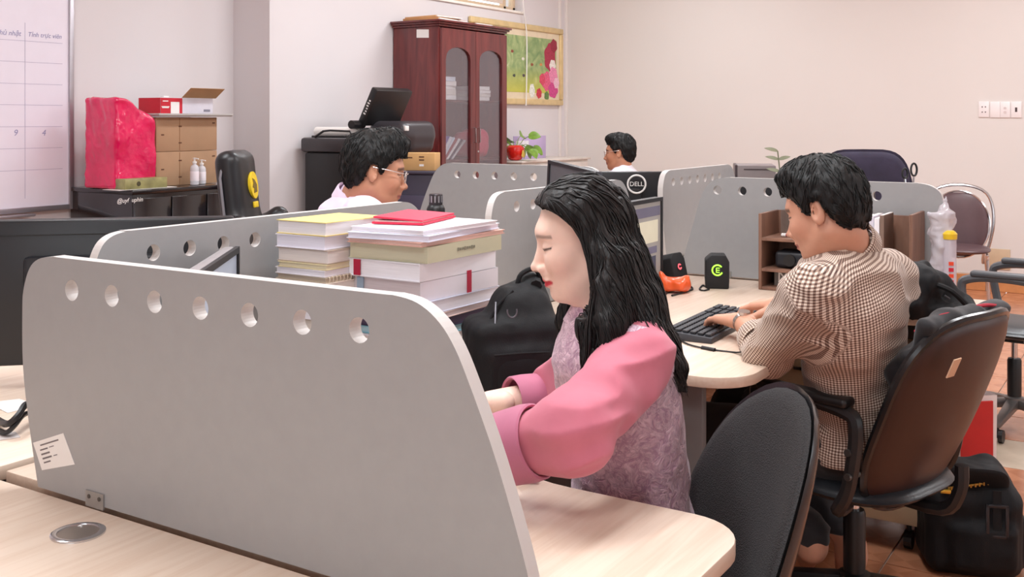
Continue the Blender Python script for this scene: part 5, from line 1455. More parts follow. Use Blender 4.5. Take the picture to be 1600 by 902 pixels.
# red folder lying on both stacks
p = C(648, 340, 2.55)
t = thing('red_folder', 'bright red folder lying open on top of the right stack', 'folder', (S2[0] - 0.045, S2[1] + 0.02, z + 0.0006), 0.25)
MB().box((0, 0, 0.003), (0.13, 0.21, 0.005)).build('lower_cover', mat('folder_red', (214, 36, 72), 0.5), t)
MB().box((0.0, 0.0, 0.013), (0.125, 0.205, 0.004), R=Matrix.Rotation(0.05, 3, 'Y')).build('upper_cover', MATS['folder_red'], t)
MB().box((0.0, 0.0, 0.007), (0.12, 0.20, 0.003)).build('pages', M_paper, t)
# ------------------------------------------------------------------ black flask on the far desk
p = C(681, 330, 4.0)
t = thing('flask', 'black flask with a ribbed cap on the far desk', 'flask', (p.x, p.y, 0.7505))
zt = C(681, 303, 4.0).z - 0.7505
r_ = 14.5 * 4.0 / F
MB().lathe([(r_ * 0.9, 0), (r_, 0.006), (r_, zt * 0.84), (r_ * 0.8, zt * 0.88), (r_ * 0.72, zt * 0.885)], n=24).build('body', M_black, t, smooth=True)
MB().lathe([(r_ * 0.74, zt * 0.885), (r_ * 0.74, zt * 0.99), (r_ * 0.68, zt)], n=24).build('cap', mat('cap_grey', (70, 66, 70), 0.3, metal=0.6), t, smooth=True)
for k in range(12):
    q = 2 * math.pi * k / 12; MB().box((r_ * 0.75 * math.cos(q), r_ * 0.75 * math.sin(q), zt * 0.945), (0.003, 0.005, zt * 0.07), rz=q).build('rib', mat('cap_light', (170, 166, 170), 0.3, metal=0.6), t)

# ------------------------------------------------------------------ bags
M_bag = mat('black_nylon', (15, 15, 18), 0.72, var=0.15, scale=30, bump=0.12, bscale=400, spec=0.35)
# backpack on the woman's desk
p = C(798, 612, 2.40)
t = thing('backpack', 'black backpack standing on the desk before the woman', 'backpack', (p.x, p.y, 0.7505), yaw(195))
gr = Grid((-0.12, -0.16, -0.01), (0.12, 0.16, 0.32), 0.005)
gr.add(rbox((0, 0.0, 0.09), (0.075, 0.105, 0.095), 0.03), 0.02).add(rbox((-0.015, 0.026, 0.165), (0.055, 0.066, 0.085), 0.04), 0.05)
gr.add(rbox((0.06, 0.0, 0.07), (0.03, 0.085, 0.065), 0.025), 0.02)
gr.add(rc((-0.03, 0.04, 0.20), (-0.035, 0.058, 0.255), 0.045, 0.02), 0.05)
gr.warp(lambda P: vnoise(P * np.array([16, 16, 12], np.float32), 12) * 0.012 + np.abs(vnoise(P * np.array([38, 38, 22], np.float32), 13)) * 0.007, 0.03).cut(lambda x, y, z: 0.001 - z + 0 * x + 0 * y, 0.002)
soft_obj('body', [gr.mesh()], M_bag, t, smooth_it=1)
m = MB(); m.tube(smooth_path([(0.040, -0.045, 0.225), (0.062, -0.052, 0.18), (0.078, -0.055, 0.13), (0.082, -0.052, 0.095)], 5), 0.0022, 6)
m.build('zip', mat('zip_silver', (120, 120, 126), 0.4, metal=0.8), t, smooth=True)
m = MB(); m.tube([(0.068 + 0.002 * math.sin(q), -0.015 + 0.011 * math.cos(q), 0.208 - 0.014 * math.sin(q)) for q in [math.pi * i / 10 for i in range(-1, 12)]], 0.0018, 6)
m.build('d_ring', MATS['zip_silver'], t, smooth=True)
MB().pillow(0.13, 0.10, 0.012, 0.02, n=4, M=Matrix.Translation((0.082, 0.005, 0.062)) @ Rz90).build('front_pocket', M_bag, t, smooth=True)
MB().tube(smooth_path([(0.066, -0.085, 0.03), (0.062, -0.082, 0.11), (0.036, -0.05, 0.20), (0.02, 0.0, 0.245)], 5), 0.003, 6).build('seam', M_bag, t, smooth=True)
MB().tube(smooth_path([(0.088, -0.06, 0.117), (0.094, 0.005, 0.120), (0.088, 0.066, 0.117)], 5), 0.0022, 6).build('pocket_zip', M_bag, t, smooth=True)
MB().tube(smooth_path([(-0.02, 0.02, 0.245), (-0.02, 0.03, 0.275), (-0.025, 0.065, 0.285), (-0.03, 0.085, 0.25)], 5), 0.006, 8).build('handle', M_bag, t, smooth=True)
MB().tube(smooth_path([(0.0, 0.06, 0.25), (-0.06, 0.075, 0.25), (-0.085, 0.07, 0.16), (-0.075, 0.06, 0.03)], 5), 0.014, 8).build('strap', M_bag, t, smooth=True)
MB().tube(smooth_path([(0.06, 0.075, 0.09), (0.085, 0.085, 0.06), (0.08, 0.09, 0.03)], 4), 0.003, 6).build('cord', MATS['zip_silver'], t, smooth=True)
# rucksack on the floor
p = G(1512, 884, 0.0)
t = thing('floor_bag', 'black rucksack with a gold zip on the floor behind the chair', 'bag', (p.x, p.y, 0.0005), yaw(168))
gr = Grid((-0.17, -0.2, -0.01), (0.17, 0.2, 0.40), 0.007)
gr.add(rbox((0, 0, 0.135), (0.115, 0.145, 0.14), 0.05), 0.02).add(rbox((-0.01, 0.0, 0.26), (0.09, 0.105, 0.065), 0.04), 0.05).add(rbox((0.10, 0.02, 0.10), (0.035, 0.10, 0.075), 0.03), 0.02)
gr.add(rbox((0.0, 0.14, 0.10), (0.07, 0.03, 0.08), 0.025), 0.02)
gr.warp(lambda P: vnoise(P * np.array([14, 14, 9], np.float32), 22) * 0.018 + np.abs(vnoise(P * np.array([34, 34, 16], np.float32), 23)) * 0.01, 0.04).cut(lambda x, y, z: 0.001 - z + 0 * x + 0 * y, 0.002)
soft_obj('body', [gr.mesh()], M_bag, t)
MB().pillow(0.22, 0.17, 0.012, 0.012, n=4, M=Matrix.Translation((0.075, -0.01, 0.262)) @ Matrix.Rotation(math.radians(28), 4, 'Y') @ Rz90).build('flap', M_bag, t, smooth=True)
M_zg = mat('zip_gold', (176, 140, 70), 0.35, metal=0.8)
z_p = smooth_path([(0.085, 0.065, 0.295), (0.105, 0.0, 0.285), (0.10, -0.075, 0.268)], 6)
MB().tube(z_p, 0.004, 6).build('zip', M_zg, t, smooth=True)
for k, q in enumerate(z_p): MB().box(q + Vector((0.004, 0, 0)), (0.005, 0.004, 0.010)).build('zip_tooth', M_zg, t)
MB().box((0.112, -0.085, 0.262), (0.012, 0.03, 0.012)).build('zip_pull', mat('zip_pull_gold', (226, 190, 80), 0.3, metal=0.8), t, bevel=0.002)
m = MB(); c0 = Vector((0.135, 0.055, 0.19))
for lo, hi in (((-.004, -.032, -.05), (.004, -.022, .05)), ((-.004, .022, -.05), (.004, .032, .05)), ((-.004, -.032, .04), (.004, .032, .05)), ((-.004, -.032, -.05), (.004, .032, -.04))):
    m.span(tuple(c0 + Vector(lo)), tuple(c0 + Vector(hi)))
m.build('buckle', mat('buckle_black', (40, 40, 44), 0.25), t, bevel=0.002)
MB().span(tuple(c0 + Vector((-.006, -.012, -.10))), tuple(c0 + Vector((-.001, .012, .09)))).build('buckle_strap', M_bag, t)
MB().tube(smooth_path([(0.0, -0.05, 0.31), (0.0, -0.07, 0.36), (0.0, -0.11, 0.365), (0.0, -0.135, 0.31), (0.0, -0.13, 0.25)], 5), 0.010, 8).build('handle', M_bag, t, smooth=True)
# black rucksack at the end of the desk
p = C(1452, 492, 3.36)
t = thing('desk_bag', 'slumped black bag at the desk end behind the checked shirt', 'bag', (p.x, p.y, 0.7505), yaw(170))
gr = Grid((-0.15, -0.2, -0.01), (0.15, 0.2, 0.24), 0.006)
gr.add(rbox((0, -0.05, 0.085), (0.085, 0.075, 0.09), 0.05), 0.02).add(rc((0, -0.04, 0.13), (0.0, 0.09, 0.05), 0.05, 0.035), 0.05).add(rbox((0.02, 0.07, 0.03), (0.07, 0.06, 0.03), 0.02), 0.04)
gr.warp(lambda P: vnoise(P * 17, 31) * 0.03 + np.abs(vnoise(P * np.array([40, 40, 26], np.float32), 32)) * 0.022, 0.05).cut(lambda x, y, z: 0.001 - z + 0 * x + 0 * y, 0.002)
soft_obj('body', [gr.mesh()], M_bag, t)
MB().cyl((0.075, 0.03, 0.085), (0.078, 0.045, 0.075), 0.003, n=6).build('zip_pull', MATS['zip_silver'], t)
MB().tube(smooth_path([(0.07, 0.0, 0.12), (0.09, 0.05, 0.10), (0.085, 0.10, 0.05), (0.06, 0.135, 0.012)], 4), 0.009, 8).build('strap', M_bag, t, smooth=True)
# scissors in a holder
p = C(1422, 285, 4.12)
t = thing('scissors', 'black-handled scissors standing behind the pale partition', 'scissors', (p.x, p.y, 0.7505))
zb_ = p.z - 0.7505
MB().lathe([(0.035, 0), (0.036, 0.10), (0.033, 0.10), (0.032, 0.005)], c=(0, 0, 0), n=20).build('holder', M_blackm, t, smooth=True)
for s, (px, py, rx, rz2) in enumerate(((1414, 272, 0.010, 0.019), (1428, 266, 0.0115, 0.024))):
    q = C(px, py, 4.12) - Vector((p.x, p.y, 0.7505))
    ring = [q + Vector((CA * rx * math.cos(a), SA * rx * math.cos(a), rz2 * math.sin(a) + 0.002)) for a in [2 * math.pi * k / 24 for k in range(24)]]
    h = MB().tube(ring, 0.0042, 8, closed=True).build('handle_loop', M_black, t, smooth=True)
    b = q + Vector((0, 0, -rz2))
    MB().cyl(b, Vector((0.01 * (1 - 2 * s), 0, 0.06)), 0.004, 0.003, n=8).build('blade', M_chrome, h)
# clear plastic bag and the yellow-capped tube at the partition's end
p = C(1464, 440, 3.69)
t = thing('clear_bag', 'crumpled clear plastic bag hanging by the yellow-capped tube', 'bag', (p.x, p.y, 0.7505), yaw(175))
h_ = C(1466, 310, 3.69).z - 0.7505
gr = Grid((-0.09, -0.12, -0.01), (0.09, 0.12, h_ + 0.03), 0.006)
gr.add(rbox((0, 0.01, h_ * 0.42), (0.03, 0.032, h_ * 0.42), 0.025), 0.02).add(ell((0, 0.02, h_ * 0.78), (0.03, 0.045, 0.04)), 0.03).add(rc((0, 0.02, h_ * 0.8), (0, 0.03, h_), 0.03, 0.012), 0.03)
gr.warp(lambda P: vnoise(P * 26, 41) * 0.03 + np.abs(vnoise(P * 50, 42)) * 0.02, 0.04).cut(lambda x, y, z: 0.001 - z + 0 * x + 0 * y, 0.002)
soft_obj('film', [gr.mesh()], mat('clear_film', (226, 222, 230), 0.12, var=0.05, alpha=0.5, coat=0.5), t, smooth_it=0)
p = C(1484, 440, 3.66)
t = thing('candy_tube', 'clear tube with a yellow cap and red lettering', 'tube', (p.x, p.y, 0.7505))
h_ = C(1481, 360, 3.66).z - 0.7505
MB().cyl((0, 0, 0), (0, 0, h_ - 0.03), 0.022, n=20).build('tube', mat('clear_tube', (220, 214, 224), 0.15, alpha=0.6), t, smooth=True)
MB().lathe([(0.024, h_ - 0.03), (0.025, h_ - 0.012), (0.018, h_ - 0.004), (0.012, h_)], n=20).build('cap', mat('cap_yellow', (224, 186, 40), 0.35), t, smooth=True)
for k in range(6):
    MB().box((0.006 - 0.0225 * -SA * 0.2, -0.0222, 0.03 + 0.021 * k), (0.016, 0.002, 0.013), rz=0.3).build('letter_mark', [mat('print_red', (196, 26, 48), 0.5), mat('print_redor', (220, 70, 40), 0.5)][k % 2], t)
# red and white carrier bag on the floor
p = G(1519, 735, 0.0)
t = thing('carrier_bag', 'red and white paper carrier bag standing behind the brown chair back', 'bag', (p.x - 0.03, p.y, 0.0005), yaw(10))
m = MB(); m.add([(-.06, -.10, 0), (.06, -.10, 0), (.06, .10, 0), (-.06, .10, 0), (-.05, -.11, .30), (.05, -.11, .30), (.05, .11, .30), (-.05, .11, .30)], [(0, 1, 2, 3), (0, 1, 5, 4), (1, 2, 6, 5), (2, 3, 7, 6), (3, 0, 4, 7)])
m.build('bag', mat('bag_white', (232, 226, 224), 0.5), t)
MB().box((-0.058, 0, 0.15), (0.008, 0.17, 0.26)).build('red_panel', mat('bag_red', (200, 34, 34), 0.5), t)
MB().box((0.0, 0.107, 0.15), (0.09, 0.006, 0.26)).build('red_panel', MATS['bag_red'], t)
for s in (-.05, .05): MB().tube(smooth_path([(s, -.05, .30), (s, -.04, .38), (s, .04, .38), (s, .05, .30)], 5), 0.003, 6).build('handle', MATS['bag_red'], t, smooth=True)
# drawer pedestal under the desk
px0, px1, py0, py1 = -1.38, -0.69, 3.50, 3.94
t = thing('drawer_pedestal', 'beige drawer pedestal on castors under the bookshelf desk', 'pedestal', (px0, py0, 0))
M_ped = mat('pedestal_beige', (196, 172, 140), 0.5)
w_, d_ = px1 - px0, py1 - py0
MB().span((0, 0.016, 0.09), (w_, d_, 0.60)).build('body', M_ped, t, bevel=0.003)
for k in range(3):
    dr = MB().span((0.005, 0, 0.095 + k * 0.168), (w_ - 0.005, 0.016, 0.258 + k * 0.168)).build('drawer', M_ped, t, bevel=0.002)
    MB().span((w_ / 2 - 0.06, -0.012, 0.21 + k * 0.168), (w_ / 2 + 0.06, 0.0, 0.22 + k * 0.168)).build('handle', M_chrome, dr)
for a in (0.05, w_ - 0.05):
    for b in (0.06, d_ - 0.05): MB().cyl((a - 0.012, b, 0.03), (a + 0.012, b, 0.03), 0.03, n=14).cyl((a, b, 0.03), (a, b, 0.09), 0.008, n=8).build('castor', M_black, t)
# ------------------------------------------------------------------ people
def skin_mat(name):
    m, nt, b = _mat(name); N, L = nt.nodes, nt.links
    at = N.new('ShaderNodeAttribute'); at.attribute_name = 'tint'
    tc = N.new('ShaderNodeTexCoord'); nz = N.new('ShaderNodeTexNoise'); nz.inputs['Scale'].default_value = 60; nz.inputs['Detail'].default_value = 4
    L.new(tc.outputs['Object'], nz.inputs['Vector'])
    mr = N.new('ShaderNodeMapRange'); mr.inputs[3].default_value = 0.93; mr.inputs[4].default_value = 1.05; L.new(nz.outputs['Fac'], mr.inputs[0])
    mx = N.new('ShaderNodeMixRGB'); mx.blend_type = 'MULTIPLY'; mx.inputs[0].default_value = 1.0
    L.new(at.outputs['Color'], mx.inputs[1]); L.new(mr.outputs[0], mx.inputs[2]); L.new(mx.outputs[0], b.inputs['Base Color'])
    b.inputs['Roughness'].default_value = 0.5
    b.inputs['Subsurface Weight'].default_value = 0.12
    b.inputs['Subsurface Radius'].default_value = (0.012, 0.005, 0.003)
    return m
M_skin = skin_mat('skin')
def hair_mat(name, rgb, stretch, rough=0.38):
    return mat(name, rgb, rough, var=0.5, scale=1.0, stretch=stretch, bump=0.22, bscale=1.0, spec=0.4)
M_hair = hair_mat('hair_black', (12, 11, 11), (300, 300, 60), 0.55)
M_hairw = hair_mat('hair_long', (16, 11, 11), (260, 260, 7), 0.46)

def head_mesh(female=False, h=0.0026, neck_r=0.056, fat=0.0, neck_to=(-0.048, 0, -0.20)):
    nt = Vector(neck_to); st_ = Vector((-0.022, 0, -0.06))
    g = Grid((min(-0.135, nt.x - neck_r - 0.02), min(-0.105, nt.y - neck_r - 0.02), min(-0.16, nt.z - neck_r - 0.02)), (0.145, max(0.105, nt.y + neck_r + 0.02), 0.135), h)
    g.add(ell((-0.012 if not female else -0.003, 0, 0.035 if not female else 0.030), (0.094 if not female else 0.080, 0.074 + fat, 0.083 if not female else 0.076)), 0.01)
    g.add(ell((0.028, 0, -0.028), (0.060, 0.058 + fat, 0.088)), 0.03)
    jr = 0.036 if female else 0.041
    g.add(ell((0.040, 0, -0.078), (0.045, jr + fat, 0.034)), 0.03)
    for s in (-1, 1):
        g.add(rc((-0.004, s * (0.048 + fat), -0.055), (0.052, s * 0.018, -0.100), 0.020 if not female else 0.016, 0.014), 0.03)
        g.add(ell((0.056, s * (0.036 + fat), -0.032), (0.030, 0.024, 0.028)), 0.02)
    g.add(ell((0.074, 0, -0.100), (0.016, 0.019, 0.015)), 0.016)
    g.add(ell((0.070, 0, 0.020 if not female else 0.024), (0.020, 0.046, 0.016)), 0.02)
    for s in (-1, 1):
        g.sub(ell((0.096, s * 0.031, -0.001), (0.016, 0.018, 0.011)), 0.012)
        g.add(ell((0.0725, s * 0.0305, -0.003), (0.0130, 0.0150, 0.0115)), 0.004)
    g.add(rc((0.083, 0, 0.004), (0.104, 0, -0.037), 0.0065, 0.0095), 0.012)
    g.add(ell((0.107, 0, -0.039), (0.0095, 0.0095, 0.0085)), 0.006)
    for s in (-1, 1): g.add(ell((0.096, s * 0.0115, -0.043), (0.010, 0.0075, 0.0070)), 0.005)
    g.add(ell((0.088, 0, -0.056), (0.012, 0.016, 0.010)), 0.012)
    g.add(ell((0.0915, 0, -0.0665), (0.0085, 0.021, 0.0055)), 0.004)
    g.add(ell((0.0890, 0, -0.0775), (0.0095, 0.0185, 0.0060)), 0.004)
    g.sub(rc((0.1005, -0.016, -0.0722), (0.1005, 0.016, -0.0722), 0.0018), 0.003)
    for s in (-1, 1):
        R = Matrix.Rotation(s * 0.35, 4, 'Z') @ Matrix.Rotation(-0.15, 4, 'Y')
        g.add(ell((-0.010, s * (0.076 + fat), -0.008), (0.017, 0.0065, 0.030), R), 0.006)
        g.sub(ell((-0.005, s * (0.084 + fat), -0.004), (0.0085, 0.0075, 0.019), R), 0.003)
    g.add(rc(st_, nt, neck_r, neck_r * 1.0), 0.03)
    return g.mesh()
def face_tint(V, base, lip, brow, female, eye_closed):
    # colours of the face itself: lips, brows, lash line, ears
    col = np.tile(np.array(lin(base), np.float32), (len(V), 1))
    x, y, z = V[:, 0], V[:, 1], V[:, 2]; ay = np.abs(y)
    def blend(mask, c): 
        mk = np.clip(mask, 0, 1)[:, None]; col[:] = col * (1 - mk) + np.array(lin(c), np.float32) * mk
    blush = np.exp(-(((x - 0.06) / 0.03) ** 2 + ((z + 0.035) / 0.025) ** 2)) * 0.22
    blend(blush, tuple(min(255, q) for q in (base[0], base[1] * 0.86, base[2] * 0.84)))
    lipm = (x > 0.082) * np.clip(1.4 - np.abs(z + 0.0722) / 0.0085 - (ay / 0.024) ** 2 * 0.9, 0, 1) * 2.0
    blend(lipm, lip)
    bz = 0.0205 - ((ay - 0.026) / 0.03) ** 2 * 0.006
    bm = (x > 0.045) * (ay > 0.010) * (ay < 0.052) * np.clip(1.5 - np.abs(z - bz) / (0.0035 if female else 0.0048), 0, 1)
    blend(bm * (0.55 if female else 0.8), brow)
    lz = -0.0062 if eye_closed else -0.002
    em = (x > 0.060) * (ay > 0.014) * (ay < 0.050)
    lash = lz + ((ay - 0.031) / 0.02) ** 2 * 0.002
    blend(em * np.clip(1.3 - np.abs(z - lash) / 0.0024, 0, 1), (40, 28, 26))
    if not eye_closed:
        blend(em * (ay > 0.018) * (ay < 0.042) * np.clip(1.2 - np.abs(z - lash + 0.003) / 0.002, 0, 1), (225, 215, 210))
    nm = (x > 0.088) * (z < -0.044) * (z > -0.050) * (ay < 0.013) * (ay > 0.003)
    blend(nm * 0.6, (90, 50, 45))
    return col
def hair_short(h=0.004, seed=1, quiff=0.02, fade=0.0, vol=1.0, fat=0.0):
    g = Grid((-0.15, -0.125, -0.12), (0.15, 0.125, 0.19), h)
    g.add(ell((-0.012, 0, 0.040), (0.103 * vol, (0.083 + fat) * vol, 0.092 * vol)), 0.01)
    g.add(ell((0.035, 0, 0.098), (0.060, 0.064, 0.022 + quiff)), 0.03)
    g.add(ell((-0.05, 0, -0.01), (0.056, 0.066 + fat, 0.072)), 0.03)
    xs = [-0.15, -0.07, -0.045, -0.034, -0.022, 0.004, 0.010, 0.026, 0.034, 0.055, 0.075, 0.15]
    hs = [-0.080, -0.074, -0.058, -0.030, 0.020, 0.022, -0.006, -0.006, 0.028, 0.052, 0.062, 0.066]
    g.warp(lambda P: vnoise(P * np.array([52, 52, 36], np.float32), seed) * 0.007 + vnoise(P * np.array([150, 110, 60], np.float32), seed + 1) * 0.008, 0.03)
    g.cut(lambda x, y, z: (np.interp(x.ravel(), xs, hs).reshape(x.shape).astype(np.float32) - z) * 0.8 + 0 * y + 0.006 * np.sin(y * 260) * (x > 0.03), 0.006)
    Vm = g.mesh()
    fl = lambda P: np.stack([0.35 + 0 * P[:, 0] - 0.9 * (P[:, 0] < -0.04), 0.6 * np.sign(P[:, 1]) * (np.abs(P[:, 1]) > 0.03), -0.75 + 0 * P[:, 2]], 1).astype(np.float32)
    return Vm[0], Vm[1], strand_mesh(g, Vm[0], 900, 5, 0.007, fl, 0.0016, seed + 50, 0.0015)
def strand_mesh(g, V, n, steps, step, flow, r, seed, lift=0.0008):
    # locks combed over the hair surface: walk along the flow, staying on the surface
    rng = np.random.RandomState(seed)
    P = V[rng.randint(0, len(V), n)].astype(np.float32)
    def samp(Q):
        f = np.clip((Q - g.lo) / g.h, 0, np.array(g.D.shape) - 1.001); i = f.astype(int); w = (f - i).astype(np.float32)
        o = 0
        for a in (0, 1):
            for b in (0, 1):
                for c in (0, 1):
                    o = o + g.D[i[:, 0] + a, i[:, 1] + b, i[:, 2] + c] * (w[:, 0] if a else 1 - w[:, 0]) * (w[:, 1] if b else 1 - w[:, 1]) * (w[:, 2] if c else 1 - w[:, 2])
        return o
    def grad(Q):
        e = g.h
        G_ = np.stack([samp(Q + np.eye(3, dtype=np.float32)[k] * e) - samp(Q - np.eye(3, dtype=np.float32)[k] * e) for k in range(3)], 1)
        return G_ / (np.linalg.norm(G_, axis=1)[:, None] + 1e-6)
    path = []
    jit = rng.uniform(-0.25, 0.25, (n, 3)).astype(np.float32)
    for k in range(steps):
        N_ = grad(P); P = P - N_ * (samp(P) - lift)[:, None]
        path.append(P.copy())
        d = flow(P) + jit; d = d - N_ * (d * N_).sum(1)[:, None]; d /= np.linalg.norm(d, axis=1)[:, None] + 1e-6
        P = P + d * step
    path = np.stack(path, 1)
    Vs = np.zeros((n, steps, 4, 3), np.float32)
    T = np.gradient(path, axis=1); T /= np.linalg.norm(T, axis=2)[..., None] + 1e-6
    A_ = np.cross(T, np.array([0.3, 0.5, 0.81], np.float32)); A_ /= np.linalg.norm(A_, axis=2)[..., None] + 1e-6
    B_ = np.cross(T, A_)
    s_ = np.linspace(0, 1, steps); rad = r * np.minimum(1, 0.15 + 4 * s_) * (1 - 0.9 * s_ ** 3)
    for k, (a, b) in enumerate(((1, 0), (0, 1), (-1, 0), (0, -1))):
        Vs[:, :, k] = path + (A_ * a + B_ * b) * rad[None, :, None]
    base = (np.arange(n)[:, None, None] * steps + np.arange(steps - 1)[None, :, None]) * 4
    k = np.arange(4)[None, None, :]; k2 = (k + 1) % 4
    Fq = np.stack([base + k, base + k2, base + 4 + k2, base + 4 + k], -1).reshape(-1, 4)
    return Vs.reshape(-1, 3), Fq
def xform(V, M):
    R = np.array(M.to_3x3(), np.float32); t = npv(M.translation)
    return V @ R.T + t
def head_matrix(c, th, pitch=0, roll=0, scale=1.0):
    return Matrix.Translation(c) @ Matrix.Rotation(yaw(th), 4, 'Z') @ Matrix.Rotation(math.radians(pitch), 4, 'Y') @ Matrix.Rotation(math.radians(roll), 4, 'X') @ Matrix.Scale(scale, 4)
def hand_prims(wr, tip, palm_n, thumb_side, curl=(12, 30, 40), scale=1.0, spread=1.0):
    wr, tip = Vector(wr), Vector(tip); d = (tip - wr).normalized(); n = Vector(palm_n); n = (n - d * n.dot(d)).normalized()
    s = d.cross(n) * thumb_side; s.normalize()
    k = scale; pr = []
    pr.append((rc(wr - d * 0.03, wr + d * 0.03 * k, 0.024 * k, 0.022 * k), 0.02))
    for q in (-0.026, -0.009, 0.009, 0.026):
        pr.append((rc(wr + d * 0.028 * k + s * q * 0.7 * k, wr + d * 0.088 * k + s * q * k, 0.0145 * k, 0.0125 * k), 0.014))
    for i, (q, L) in enumerate(((0.029, 0.072), (0.010, 0.080), (-0.010, 0.074), (-0.028, 0.058))):
        p = wr + d * 0.090 * k + s * q * k * spread; a = 0.0
        dirv = (d + s * q * 1.2 * spread).normalized()
        for j, f in enumerate((0.45, 0.30, 0.25)):
            a += math.radians(curl[j])
            v = dirv * math.cos(a) + n * math.sin(a)
            p2 = p + v * L * f * k
            pr.append((rc(p, p2, (0.0095 - 0.0009 * j) * k, (0.0088 - 0.0010 * j) * k), 0.003))
            p = p2
    p = wr + d * 0.022 * k + s * 0.026 * k + n * 0.006
    for (a1, b1, c1, L, r1) in ((0.62, 0.72, 0.30, 0.042, 0.0135), (0.80, 0.50, 0.30, 0.032, 0.0105), (0.92, 0.25, 0.28, 0.026, 0.0092)):
        v = (d * a1 + s * b1 + n * c1).normalized(); p2 = p + v * L * k
        pr.append((rc(p, p2, r1 * k, r1 * 0.88 * k), 0.006)); p = p2
    return pr
def prims_mesh(prims, h, k_def=0.02, warp=None, cuts=(), pad=0.03):
    lo = np.min([p[0][1] for p in prims], 0) - pad; hi = np.max([p[0][2] for p in prims], 0) + pad
    g = Grid(lo, hi, h)
    for p, k in prims: g.add(p, k)
    if warp is not None: g.warp(warp, 0.04)
    for c in cuts: g.cut(c, 0.004)
    return g.mesh()
def halfspace(p, n):
    # removes what lies on the side n points to
    p, n = npv(p), npv(Vector(n).normalized())
    return lambda x, y, z: (x - p[0]) * n[0] + (y - p[1]) * n[1] + (z - p[2]) * n[2]
def neck_cut(p, n, R):
    f = halfspace(p, n); c = npv(p)
    return lambda x, y, z: np.minimum(f(x, y, z), R - np.sqrt((x - c[0]) ** 2 + (y - c[1]) ** 2 + (z - c[2]) ** 2))
def dirv(th): return Vector((math.cos(yaw(th)), math.sin(yaw(th)), 0))
def torso_prims(J, th, infl=0.0, wd=1.0, dp=1.0):
    f = dirv(th); l = Vector((-f.y, f.x, 0))
    def R(axis):
        u = Vector(axis).normalized(); ll = l; ff = ll.cross(u).normalized(); ll = u.cross(ff).normalized()
        M = Matrix.Identity(3)
        for i, a in enumerate((ff, ll, u)):
            for j in range(3): M[j][i] = a[j]
        return M.to_4x4()
    e = infl
    Rs = R(J['waist'] - J['pelvis']); Rc = R(J['neck'] - J['waist'])
    pr = [(ell(J['pelvis'], ((0.118 + e) * dp, (0.165 + e) * wd, 0.125 + e), Rs), 0.02),
          (ell(J['waist'], ((0.104 + e) * dp, (0.142 + e) * wd, 0.15 + e), Rc), 0.07),
          (ell(J['chest'], ((0.112 + e) * dp, (0.158 + e) * wd, 0.16 + e), Rc), 0.07),
          (rc(J['shL'], J['shR'], 0.052 + e, 0.052 + e), 0.06),
          (rc(J['neck'] - (J['neck'] - J['chest']) * 0.3, J['neck'], 0.085 * wd + e, 0.052 + e * 0.3), 0.05)]
    return pr
def fill_joints(J, th, seat=0.47):
    f = dirv(th); l = Vector((-f.y, f.x, 0))
    J.setdefault('waist', (J['pelvis'] + J['chest']) * 0.5)
    J.setdefault('shL', J['neck'] + l * 0.17 + Vector((0, 0, -0.065)))
    J.setdefault('shR', J['neck'] - l * 0.17 + Vector((0, 0, -0.065)))
    for S, s in (('L', 1), ('R', -1)):
        J.setdefault('el' + S, J['sh' + S] + f * 0.08 + l * s * 0.05 + Vector((0, 0, -0.25)))
        J.setdefault('wr' + S, J['el' + S] + f * 0.23 - l * s * 0.05 + Vector((0, 0, 0.02)))
        J.setdefault('hip' + S, J['pelvis'] + l * s * 0.085 + f * 0.03 + Vector((0, 0, -0.02)))
        k = J['hip' + S] + f * 0.40 + l * s * 0.05; k.z = 0.50
        J.setdefault('kn' + S, k)
        a = J['kn' + S] - f * 0.05; a = Vector((a.x, a.y, 0.09))
        J.setdefault('an' + S, a)
        J.setdefault('toe' + S, Vector((J['an' + S].x, J['an' + S].y, 0.03)) + f * 0.16)
    return J
def arm_prims(J, S, e=0.0, up=(0.046, 0.041), fo=(0.040, 0.027)):
    return [(rc(J['sh' + S], J['el' + S], up[0] + e, up[1] + e), 0.04), (rc(J['el' + S], J['wr' + S], fo[0] + e, fo[1] + e), 0.03)]
def leg_prims(J, e=0.0):
    pr = []
    for S in 'LR':
        pr += [(rc(J['hip' + S], J['kn' + S], 0.085 + e, 0.058 + e), 0.04), (rc(J['kn' + S], J['an' + S], 0.056 + e, 0.038 + e), 0.03)]
    return pr
def shoe(J, S, t, material, org, name='shoe'):
    a, b = J['an' + S], J['toe' + S]
    g = Grid(np.minimum(npv(a), npv(b)) - 0.08, np.maximum(npv(a), npv(b)) + 0.08, 0.007)
    z0 = min(a.z - 0.09, b.z - 0.03)
    g.add(rc(Vector((a.x, a.y, a.z - 0.045)), Vector((b.x, b.y, b.z + 0.004)), 0.044, 0.036), 0.02).add(rc(a, Vector((a.x, a.y, a.z - 0.05)), 0.045, 0.045), 0.02)
    g.cut(lambda x, y, z: (z0 + 0.001 - z) + 0 * x + 0 * y, 0.003)
    return soft_obj(name, [g.mesh()], material, t, org)
def cuff(a, b, r0, r1, L, material, t, org, th=0.006, name='cuff', off=0.0, squash=1.0):
    # turned-up cuff: a short open tube from b back towards a
    a, b = Vector(a), Vector(b); d = (a - b).normalized()
    q = d.to_track_quat('Z', 'Y').to_matrix().to_4x4(); q.translation = b + d * off - Vector(org)
    pr = [(r0 - th, 0.012), (r0 - th, 0.0), (r0 - th * 0.4, -0.003), (r0, 0.0), (r0 + 0.002, L * 0.3), (r1 + 0.002, L * 0.8), (r1, L), (r1 - th * 0.5, L + 0.003), (r1 - th, L)]
    return MB().lathe(pr, n=36, M=q @ Matrix.Diagonal((squash, 1, 1, 1)), cap=False).build(name, material, t, smooth=True)
